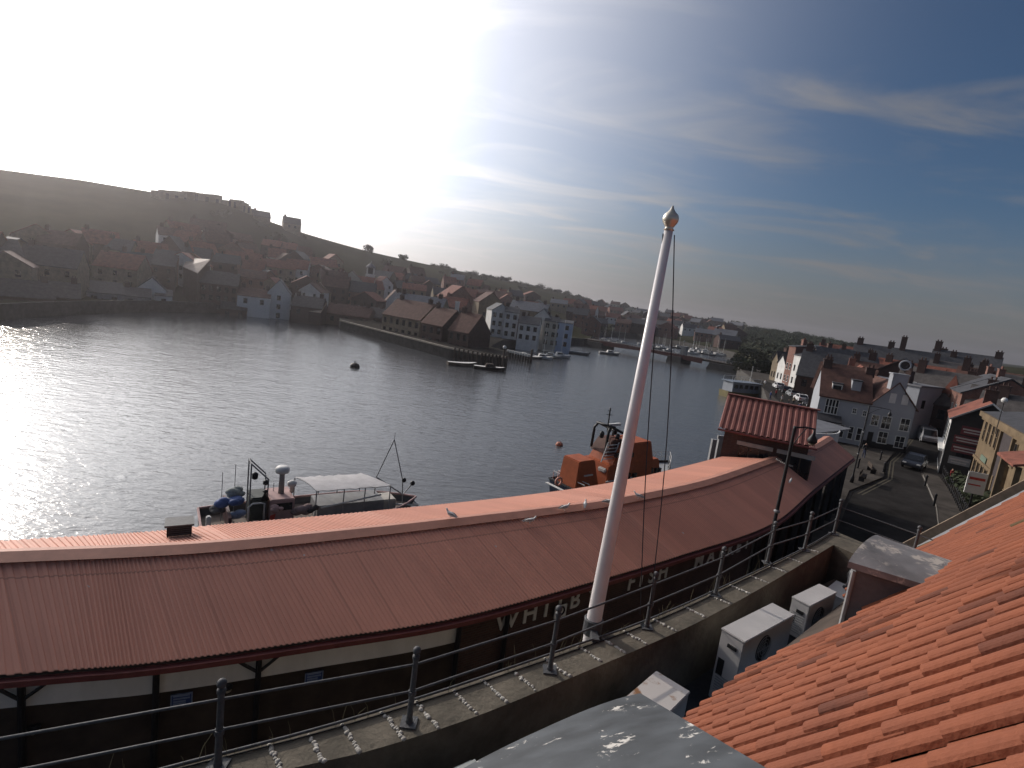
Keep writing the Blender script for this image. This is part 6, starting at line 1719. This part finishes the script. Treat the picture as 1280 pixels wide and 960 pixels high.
# ---- main buildings: top centre px, D, w, dep, wall h, roof h, yaw, kind, wall, roof, label, windows (cols, rows)
EAST = [
 # long brick warehouse on the quay
 (492, 371, 192, 0, 0, 0, 0, 0, '', None, None, '', (0, 0)),
 (520, 377, 156, 15, 10, 6.5, 4.5, -.80, 'side', M_stone, M_pantile2, 'long brown quayside building with broad red tiled roof', (6, 2)),
 (558, 386, 144, 8, 9, 6.5, 4.2, -.80, 'side', M_brick_d, M_pantile2, 'red roofed brick building at the pier end of the long brown one', (3, 2)),
 (528, 370, 168, 15, 8, 8, 3, -.3, 'side', M_stone, M_slate2, 'building with pale slate roof rising behind the long red roof', (4, 2)),
 (590, 392, 138, 7, 8, 6.0, 4.5, -.75, 'side', M_brick_d, M_pantile2, 'dark red roofed building at the right end of the pier wharf', (3, 2)),
 (628, 380, 178, 6.2, 8, 9, 2.2, .25, 'front', M_offwhite, M_slate, 'tall white gabled house with three storeys of dark windows', (3, 3)),
 (641, 384, 180, 4.5, 8, 9, 1.6, .0, 'side', M_offwhite, M_slate, 'white house with black windows joined right of the white gabled house', (2, 3)),
 (652, 389, 190, 5, 8, 8, 2.5, -.2, 'side', M_brick_d, M_slate3, 'dark brick house in the gap between the two white groups', (2, 2)),
 (664, 396, 176, 6.5, 8, 7.5, 2.2, -.1, 'side', M_offwhite, M_slate, 'low white quayside house with three dark openings', (3, 2)),
 (680, 386, 182, 6, 9, 10.5, 3.0, -.1, 'front', M_offwhite, M_slate, 'narrow white house with steep gable and dark balconies', (2, 4)),
 (692, 396, 184, 4.5, 9, 9.0, 1.5, -.1, 'side', mat('cream_render', (.50, .46, .38), .9, .1, 1), M_slate, 'cream house between the steep white gable and the blue end house', (2, 3)),
 (705, 400, 184, 6.5, 9, 9.5, .8, -.05, 'side', mat('pale_blue_render', (.42, .48, .58), .9, .1, 1), M_slate, 'pale blue end house of the white quayside row', (2, 3)),
 (664, 378, 205, 14, 9, 7, 3, -.2, 'side', M_stone, M_slate2, 'wide pale slate roofed house above the white quayside row', (4, 2)),
 (616, 366, 215, 10, 9, 7, 4, .3, 'front', M_stone, M_pantile2, 'dark red house behind the tall white gable', (2, 2)),
 (578, 358, 228, 13, 9, 6, 5, .5, 'front', M_brick, M_pantile, 'steep red gabled house uphill behind the long red roof', (2, 2)),
 (572, 372, 205, 9, 9, 7, 3.5, -.3, 'side', M_brick, M_pantile, 'red roofed brick house beside the white chimney', (3, 2)),
 (495, 363, 215, 7, 8, 6, 4.5, .1, 'front', M_offwhite, M_pantile2, 'small white gable above the left end of the long red roof', (1, 2)),
 (429, 336, 265, 9, 8, 6, 5, .35, 'front', M_offwhite, M_pantile, 'pale gabled house high on the slope left of the church tower', (1, 2)),
 (412, 338, 262, 15, 8, 6, 4, .3, 'side', M_brick, M_pantile, 'long red roofed house beside the pale gable on the slope', (4, 2)),
 # left: faint houses in the glare
 (190, 347, 180, 6.8, 9, 8, 3.2, .0, 'front', M_white, M_slate, 'white gabled house on the quay, faint in the sun glare', (2, 3)),
 (205, 362, 183, 4, 9, 6, 1.5, .0, 'side', M_offwhite, M_slate, 'low white annexe right of the glare-veiled gabled house', (1, 2)),
 (172, 360, 178, 6, 9, 6, 2, .0, 'side', M_greyp, M_slate, 'grey house left of the glare-veiled white gabled house', (2, 2)),
 (128, 352, 172, 8, 9, 8, 2.5, .1, 'side', M_greyp, M_slate, 'dim grey quayside house standing in the middle of the sun glare', (2, 3)),
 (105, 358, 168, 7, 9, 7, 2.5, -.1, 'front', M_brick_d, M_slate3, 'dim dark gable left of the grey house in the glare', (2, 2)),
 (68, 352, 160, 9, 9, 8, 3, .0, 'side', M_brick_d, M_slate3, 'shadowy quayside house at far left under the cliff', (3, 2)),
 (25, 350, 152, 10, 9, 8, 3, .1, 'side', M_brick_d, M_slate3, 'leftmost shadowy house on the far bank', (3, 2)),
 (277, 340, 190, 10, 10, 9, 3.5, -.1, 'side', M_brick_d, M_slate3, 'tall dark building attached right of the sunlit roof', (5, 3)),
 (320, 361, 187, 9, 9, 4.5, 2.2, -.1, 'side', M_white, M_pantile2, 'long low white quayside building left of its tall gabled neighbour', (2, 1)),
 (350, 350, 184, 6.5, 9, 8.5, 4, -.05, 'front', M_white, M_slate, 'tall white gabled quayside house right of the low white one', (1, 3)),
 (293, 375, 186, 7, 9, 4, 2.5, .0, 'side', M_brick_d, M_slate3, 'dark shed between the tall dark building and the low white one', (2, 1)),
 (388, 371, 182, 9, 9, 4, 3, -.2, 'side', M_brick_d, M_slate3, 'dark boathouse right of the tall white gable', (2, 1)),
 (440, 382, 186, 14, 9, 4, 3, -.3, 'side', M_brick_d, M_pantile2, 'low dark shed where the pier begins', (3, 1)),
 (465, 384, 190, 9, 8, 4, 3, -.3, 'side', M_brick_d, M_slate3, 'small dark shed left of the long brown quayside building', (2, 1)),
]
for row in EAST[1:]:
    (px, py, D, w, dep, hw, hr, yaw, kind, wm_, rm_, lb, (nc_, nr_)) = row
    wn_ = [('f', w * (i + .5) / nc_, hw - 1.5 - 2.7 * j, min(1.1, w / nc_ * .5), 1.5) for i in range(nc_) for j in range(nr_)]
    ch = [(w * .12, dep / 2, 1.1, .55)] + ([(w * .88, dep / 2, 1.1, .55)] if w > 8 else [])
    roofhouse(px, py, D, w, dep, hw, hr, yaw, kind, wm_, rm_, lb, ch if kind == 'side' else [], wn_, name='quayside_house')
# two roofs in the low sun: the glint is put into a pale colour
M_glint = mat('sun_glint_slate', (.34, .26, .20), .65, .25, 1, spec=.25)
def lean_roof(c4, D, label):
    P = [atd(x, y, D + dd) for (x, y, dd) in c4]
    o = Vector((sum(p.x for p in P) / 4, sum(p.y for p in P) / 4, terrain(P[0].x, P[0].y)))
    r = thing('sunlit_roof_house', label, 'house', o)
    q = [p - o for p in P]
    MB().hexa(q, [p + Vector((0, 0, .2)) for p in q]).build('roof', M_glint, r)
    b = [Vector((p.x, p.y, -2)) for p in q]
    MB().hexa(b, [p - Vector((0, 0, .03)) for p in q]).build('wall', M_brick_d, r)
    return r
lean_roof([(229, 334, 3), (247, 342, -3), (263, 325, 4), (234, 323, 12)], 188, 'building whose pale roof catches the low sun, left of the tall dark building')
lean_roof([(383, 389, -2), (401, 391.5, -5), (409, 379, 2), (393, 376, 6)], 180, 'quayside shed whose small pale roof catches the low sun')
for (px, py, D, h, w, lb) in ((513, 370, 178, 2.4, .6, 'tall white chimney at the left end of the pale slate roof'), (572, 378, 172, 3.4, .6, 'tall white chimney between the red quayside roofs')):
    p = atd(px, py, D); t_ = thing('white_chimney', lb, 'chimney', (p.x, p.y, p.z - 8), 0)
    MB().box(-w, w, -w, w, 0, 8).box(-w * 1.2, w * 1.2, -w * 1.2, w * 1.2, 8, 8.3).build('stack', M_offwhite, t_); MB().lathe((0, 0, 8.3), [(.25, 0), (.2, .7)], 8).build('pot', M_pantile, t_)
# tower with cupola
tp = atd(464, 330, 255); zb = terrain(tp.x, tp.y); hT = tp.z - zb
tw = thing('clock_tower', 'small white church tower with an open domed cupola on the slope', 'tower', (tp.x, tp.y, zb), -math.atan2(tp.x, tp.y))
MB().box(-2.6, 2.6, -2.6, 2.6, -2, hT * .45).build('base', M_offwhite, tw)
MB().box(-2.0, 2.0, -2.0, 2.0, hT * .45, hT * .62).build('stage', M_offwhite, tw)
for sx in (-1, 1):
    for sy in (-1, 1): MB().box(sx * 1.4 - .3, sx * 1.4 + .3, sy * 1.4 - .3, sy * 1.4 + .3, hT * .62, hT * .85).build('column', M_white, tw)
MB().box(-1, 1, -1, 1, hT * .62, hT * .85).build('louvre', M_dark, tw)
MB().lathe((0, 0, hT * .85), [(2.2, 0), (2.2, .3), (1.7, .9), (1.0, 1.6), (.3, 2.0), (.08, 3.2)], 12).build('dome', M_slate2, tw, smooth=True)
MB().tube([(0, -2.63, hT * .38), (0, -2.61, hT * .38)], .9, 16).build('clock_face', M_black, tw)
# clifftop: ruined walls / terrace and the lone house
def cliffblock(px0, px1, py0, py1, D, drop, label, name, notches=5):
    a, c = atd(px0, py0, D), atd(px1, py1, D * 1.03); d = Vector((c.x - a.x, c.y - a.y, 0)); L = d.length
    zb = terrain(a.x, a.y); r = thing(name, label, 'building', (a.x, a.y, zb), math.atan2(d.y, d.x))
    n = notches * 2; top = []
    w = MB()
    for i in range(n):
        x0, x1 = L * i / n, L * (i + 1) / n; z = lerp(a.z, c.z, (i + .5) / n) - zb + rnd.uniform(-drop, drop)
        w.box(x0, x1, 0, 7, -6, z)
    w.build('wall', M_stone, r)
    for i in range(3):
        x = L * (i + .5) / 3; MB().box(x - .8, x + .8, -.05, .05, -1 + 1.2, 3.0).build('window', M_dark, r)
    return r
cliffblock(203, 238, 238, 240.5, 300, .5, 'long ruined-looking stone house on the cliff top, left block', 'abbey_house', 4)
cliffblock(239, 278, 240.5, 245, 305, .35, 'long stone house on the cliff top, right block', 'abbey_house', 4)
cliffblock(284, 303, 252, 256, 312, .7, 'low stone cottages stepping down the cliff top', 'cliff_cottage', 3)
cliffblock(303, 319, 252, 263, 318, .9, 'stone cottage with chimneys at the end of the cliff-top row', 'cliff_cottage', 3)
roofhouse(327, 264, 322, 8, 8, 4, 3, .1, 'side', M_stone, M_slate, 'cottage just below the end of the cliff-top row', [(1, 4, .8, .5)], [], 'cliff_cottage')
roofhouse(365, 272, 335, 9, 8, 4, 3.5, .1, 'side', M_stone, M_slate, 'lone house standing against the sky on the hill crest', [(1, 4, .8, .5)], [('f', 3, 2.5, 1, 1.3), ('f', 6, 2.5, 1, 1.3)], 'cliff_cottage')

# ---- bridge
b0_, b1_ = atz(742, 434, 0), atz(936, 470, 0)
bd = Vector((b1_.x - b0_.x, b1_.y - b0_.y, 0)); BL = bd.length; bd.normalize()
br = thing('swing_bridge', 'low iron swing bridge with pale underside crossing the harbour behind the flagpole', 'bridge', (b0_.x, b0_.y, 0), math.atan2(bd.y, bd.x))
def bpx(px, py): return onplane(px, py, Vector((b0_.x, b0_.y, 0)), Vector((b1_.x, b1_.y, 0)))
ud, zd_ = bpx(800, 441)
ZD = 2.9
MB().box(-6, BL + 6, 0, 7.5, ZD - .6, ZD).build('deck', M_wood, br)
for (xa, xb) in ((770, 838), ):
    pass
g1 = MB(); 
s = [bpx(x, 440)[0] for x in (748, 776, 810, 842, 880, 932)]
for (ua, ub, za, zb) in ((s[0], s[2], 1.3, 2.1), (s[2], s[4], 2.1, 1.3)):
    n = 10
    for i in range(n):
        t0, t1 = i / n, (i + 1) / n
        f0 = lerp(za, zb, t0) ; f1 = lerp(za, zb, t1)
        g1.hexa([(lerp(ua, ub, t0), -.1, f0), (lerp(ua, ub, t1), -.1, f1), (lerp(ua, ub, t1), .1, f1), (lerp(ua, ub, t0), .1, f0)], [(lerp(ua, ub, t0), -.1, ZD + .3), (lerp(ua, ub, t1), -.1, ZD + .3), (lerp(ua, ub, t1), .1, ZD + .3), (lerp(ua, ub, t0), .1, ZD + .3)])
g1.build('girder', mat('dark_red_girder', (.10, .035, .03), .6, .2, 1), br)
rp_ = MB()
for i in range(60): rp_.box(BL * i / 59 - .05, BL * i / 59 + .05, -.15, -.05, ZD, ZD + 1.2)
rp_.box(0, BL, -.16, -.04, ZD + 1.12, ZD + 1.22); rp_.box(0, BL, -.16, -.04, ZD + .55, ZD + .63)
rp_.build('parapet_rail', M_greyp, br)
for (u, w_) in ((0, 5), (s[3] + 1, 3.0), (BL - 7, 8)):
    MB().hexa([(u - w_, -1.6, -1.5), (u + w_, -1.6, -1.5), (u + w_, 9, -1.5), (u - w_, 9, -1.5)], [(u - w_ * .85, -1.0, ZD - .62), (u + w_ * .85, -1.0, ZD - .62), (u + w_ * .85, 8.4, ZD - .62), (u - w_ * .85, 8.4, ZD - .62)]).build('pier', M_dkstone, br)
u, _ = bpx(853, 440); MB().box(u - 1, u + 1, .5, 2.5, ZD, ZD + 3.2).box(u - 1.2, u + 1.2, .3, 2.7, ZD + 3.2, ZD + 3.5).build('control_cabin', M_greyp, br)
us = [u, bpx(822, 436)[0], bpx(885, 450)[0]]
for uu in us: MB().tube([(uu, 0, ZD), (uu, 0, ZD + 5.2)], .10, 6).ball((uu, 0, ZD + 5.3), .3, n=8).build('lamp', M_greyp, br)

# ---- boats beyond the bridge
for k in range(26):
    px = rnd.uniform(752, 905); py = 424.5 + (px - 752) * .110 + rnd.uniform(0, 5.5)
    if abs(px - 812) < 4: continue
    small_boat(px, py, rnd.uniform(6, 9), rnd.uniform(-.6, .6), 'tiny white yacht among the moored boats beyond the swing bridge', M_white if rnd.random() < .7 else M_navy, M_offwhite, 'yachts moored beyond the bridge', mast=rnd.uniform(6, 9), name='moored_yacht')

# ---- scattered town on the far slopes
LMK = [(245, 331, 'the sunlit roof'), (190, 365, 'the glare-veiled white house'), (333, 372, 'the white gabled quayside house'), (464, 338, 'the small church tower'), (530, 385, 'the long red quayside roof'), (628, 392, 'the tall white gabled house'), (705, 410, 'the pale blue end house'), (800, 440, 'the left span of the bridge'), (895, 450, 'the right end of the bridge'), (578, 362, 'the steep red gable'), (365, 276, 'the lone crest house'), (429, 342, 'the pale gable on the slope'), (664, 382, 'the wide pale slate roof')]
WN = [(M_brick_d, 'dark brick'), (M_stone, 'brown stone'), (M_offwhite, 'whitewashed'), (M_brick, 'red brick'), (mat('cream_render', (.5, .46, .38)), 'cream')]
RN = [(M_pantile, 'red-roofed'), (M_pantile2, 'brown-roofed'), (M_slate, 'slate-roofed'), (M_slate2, 'pale-roofed')]
used = {}
taken = [(r_[0], r_[1]) for r_ in EAST[1:]]
def scatter(n, region, size, wts, rw):
    made = 0; tries = 0
    while made < n and tries < n * 40:
        tries += 1
        px, t = rnd.uniform(*region), rnd.random()
        ysky = None
        for i in range(len(HT) - 1):
            if HT[i][0] <= px <= HT[i + 1][0]: ysky = lerp(HT[i][2], HT[i + 1][2], (px - HT[i][0]) / (HT[i + 1][0] - HT[i][0]))
        ybase = horizon(px) + 1000
        s_, Z_, D_ = hrow(math.atan2(*(ray(px, horizon(px)).x, ray(px, horizon(px)).y)))
        pshore = None
        y = ysky
        D = lerp(s_ + 12, lerp(s_, D_, region_frac), t)
        P = Vector((*(ray(px, horizon(px)).to_2d().normalized() * D), 0)); P.z = terrain(P.x, P.y)
        v = P + Vector((0, 0, 6)) - CAM; X, Y = 640 + F * v.dot(RX) / v.dot(fw), 480 - F * v.dot(UX) / v.dot(fw)
        mind = size * .8
        if any(abs(X - a) < mind * 13 * 180 / D / 10 + 3 and abs(Y - b) < 5.5 for a, b in taken): continue
        taken.append((X, Y)); made += 1
        wm_, wnm = rnd.choices(WN, wts)[0]; rm_, rnm = rnd.choices(RN, rw)[0]
        w = rnd.uniform(.8, 1.5) * size; kind = 'front' if rnd.random() < .3 else 'side'
        lm = min(LMK, key=lambda q: math.hypot(X - q[0], (Y - q[1]) * 1.5)); dx, dy = X - lm[0], Y - lm[1] - .13 * (X - lm[0])
        far_ = 'close ' if math.hypot(dx, dy) < 28 else ''
        pos = ('above and ' if dy < -8 else ('below and ' if dy > 8 else '')) + ('left of ' if dx < 0 else 'right of ')
        lb = '%s %s %s, %s%s%s' % (rnm, wnm, 'gable' if kind == 'front' else 'house', far_, pos, lm[2])
        az = math.atan2(P.x, P.y); yaw = rnd.uniform(-.5, .5); d = Vector((math.cos(-az + yaw), math.sin(-az + yaw), 0))
        hw = rnd.uniform(4.5, 7); hr = rnd.uniform(2.5, 4); nc_ = max(2, int(w / 3))
        wn_ = [('f', w * (i + .5) / nc_, hw - 1.5 - 2.6 * j, .9, 1.3) for i in range(nc_) for j in range(2)] if D < 330 else [('f', w * (i + .5) / nc_, hw - 1.6, 1.0, 1.3) for i in range(nc_)]
        ch = [(w * .12, 4, 1.0, .5)] if kind == 'side' else []
        house('hillside_house', lb, P - d * w / 2, P + d * w / 2, 8, P.z, P.z + hw, P.z + hw + hr, kind, wm_, rm_, wn_, ch, None, 'houses scattered over the far slopes')
region_frac = .50
scatter(44, (215, 480), 8, (5, 4, .8, 3.5, .6), (6, 3, 1.6, .4))
scatter(42, (480, 740), 8, (4, 4, 1.5, 4, 1), (6, 3, 2, .8))
region_frac = .85
scatter(50, (742, 925), 10, (3, 4, 1.6, 2, 1), (3, 3, 4, 1))
region_frac = .28
scatter(16, (-40, 215), 7.5, (5, 4, .02, 1, .05), (2, 3, 4, .3))

# ---- trees
def make_tree(seed, M):
    vs, fs = leaves(420, 1.0, .13, seed)
    return vs, fs
TV = [(make_tree(s, None)) for s in (11, 12, 13, 14)]
CM = []
for i, (vs, fs) in enumerate(TV):
    mb = MB().add([(x, y, z + 1.25) for x, y, z in vs], fs); me = mb.build('crown', M_leaf if i % 2 else M_leaf2, recalc=False); CM.append(me.data); bpy.data.objects.remove(me)
tk = MB().tube([(0, 0, -.3), (.03, 0, .5), (.0, .02, 1.1)], [.09, .07, .03], 7)
for a in range(3): tk.tube([(.02, 0, .5), (.3 * math.cos(a * 2.1), .3 * math.sin(a * 2.1), 1.0)], [.045, .02], 5)
o = tk.build('trunk', M_wood); TKM = o.data; bpy.data.objects.remove(o)
def tree(P, R, label, group=None, sz=1.0, name='tree'):
    r = thing(name, label, 'tree', P, rnd.uniform(0, 6), group)
    for me, nm in ((rnd.choice(CM), 'crown'), (TKM, 'trunk')):
        o = bpy.data.objects.new(nm, me); COL.objects.link(o); o.parent = r; o.scale = (R, R, R * sz)
def treeat(px, D, R, label, group=None, sz=1.0, sink=.3):
    d2 = ray(px, horizon(px)).to_2d().normalized() * D; tree(Vector((d2.x, d2.y, terrain(d2.x, d2.y) - sink * R)), R, label, group, sz)
treeat(456, 378, 4.2, 'round lone tree against the sky on the hill crest', None, 1, .55)
treeat(502, 415, 4.5, 'rounded bush on the crest right of the lone tree', None, .8, .6)
# skyline row
n = 0
for px, D, R in [(536, 455, 4), (552, 470, 5), (566, 475, 4), (581, 490, 5), (590, 500, 5), (601, 520, 4), (612, 530, 6), (622, 535, 6), (634, 550, 6), (645, 560, 6), (655, 585, 7), (664, 600, 6), (674, 605, 7), (686, 625, 6), (698, 650, 6), (709, 670, 6), (720, 690, 7), (730, 730, 6), (745, 755, 6), (757, 765, 7), (770, 780, 7), (783, 790, 6), (796, 795, 7), (809, 800, 7), (822, 805, 8), (835, 810, 8), (848, 815, 7), (861, 815, 8), (874, 810, 10), (884, 805, 9), (897, 795, 9), (909, 760, 9), (921, 715, 10), (931, 690, 9)]:
    treeat(px + 6 + rnd.uniform(-2, 2), D + 5, R * rnd.uniform(.7, 1.0), 'dark hedge tree in the long line along the far skyline', 'trees along the far skyline', rnd.uniform(.6, .9), 1.1)
    treeat(px + rnd.uniform(-3, 3), D, R * rnd.uniform(.8, 1.15), 'dark hedge tree in the long line along the far skyline', 'trees along the far skyline', rnd.uniform(.7, 1.0), 1.05)
for px, D, R in [(1225, 210, 2.2), (1248, 205, 2.4), (1262, 215, 2.0), (1285, 200, 2.6), (1237, 225, 1.8)]:
    treeat(px, D, R, 'small dark tree on the right skyline between the roofs', 'trees on the right skyline', 1.3, -.6)
# slope trees between the houses
for k in range(46):
    px = rnd.uniform(215, 760); s_, Z_, D_ = hrow(math.atan2(ray(px, horizon(px)).x, ray(px, horizon(px)).y))
    treeat(px, lerp(s_ + 10, D_, rnd.uniform(.12, .9)), rnd.uniform(2.2, 4.2), 'dark tree among the houses of the far slope', 'trees among the far houses', rnd.uniform(.7, 1.1), .9)
for k in range(36):
    px = rnd.uniform(745, 965); s_, Z_, D_ = hrow(math.atan2(ray(px, horizon(px)).x, ray(px, horizon(px)).y))
    treeat(px, lerp(s_ + 6, D_, rnd.uniform(.0, .95)), rnd.uniform(3.5, 7), 'dark tree among the houses beyond the bridge', 'trees beyond the bridge', rnd.uniform(.7, 1.0), .9)
for k in range(16):
    px = rnd.uniform(925, 972); s_, Z_, D_ = hrow(math.atan2(ray(px, horizon(px)).x, ray(px, horizon(px)).y))
    treeat(px, lerp(175, 330, rnd.random()), rnd.uniform(3, 5), 'dark tree on the bank between the bridge end and the quay terrace', 'trees at the bridge end', rnd.uniform(.7, 1.0), .8)
# wood covering the right-hand hill: one mass
q = random.Random(5); vs = []; fs = []
for k in range(520):
    px = q.uniform(935, 1110); s_, Z_, D_ = hrow(math.atan2(ray(px, horizon(px)).x, ray(px, horizon(px)).y))
    t = q.uniform(.25, 1.02); d2 = ray(px, horizon(px)).to_2d().normalized() * lerp(s_, D_, t); zb = terrain(d2.x, d2.y)
    R = q.uniform(3.0, 5.5); bvs, bfs = TV[k % 4]
    sel = q.sample(range(len(bfs)), 110)
    for f in sel:
        b = len(vs)
        for i in bfs[f]:
            x, y, z = bvs[i]; vs.append((d2.x + x * R, d2.y + y * R, zb - 1.2 + (z + .7) * R * .62))
        fs.append((b, b + 1, b + 2, b + 3))
tag(MB().add(vs, fs).build('woodland', M_leaf, recalc=False), 'dark wood covering the low hill behind the quay terrace', 'wood', kind='stuff')

# ---- haze volume, added to imitate the flare veil towards the sun
hb = MB().box(-2800, 2800, -330, 2800, -3.0, 60)
M_hz = bpy.data.materials.new('flare_veil_haze'); M_hz.use_nodes = True
nt_ = M_hz.node_tree; nt_.nodes.clear()
pv = nt_.nodes.new('ShaderNodeVolumePrincipled'); pv.inputs['Color'].default_value = (1.0, .94, .95, 1); pv.inputs['Density'].default_value = HAZE
pv.inputs['Anisotropy'].default_value = .80
mo = nt_.nodes.new('ShaderNodeOutputMaterial'); nt_.links.new(pv.outputs[0], mo.inputs['Volume'])
hz_ = hb.build('haze', M_hz); tag(hz_, 'thin pale added haze that imitates lens flare over the far side of the harbour', 'haze', kind='stuff')
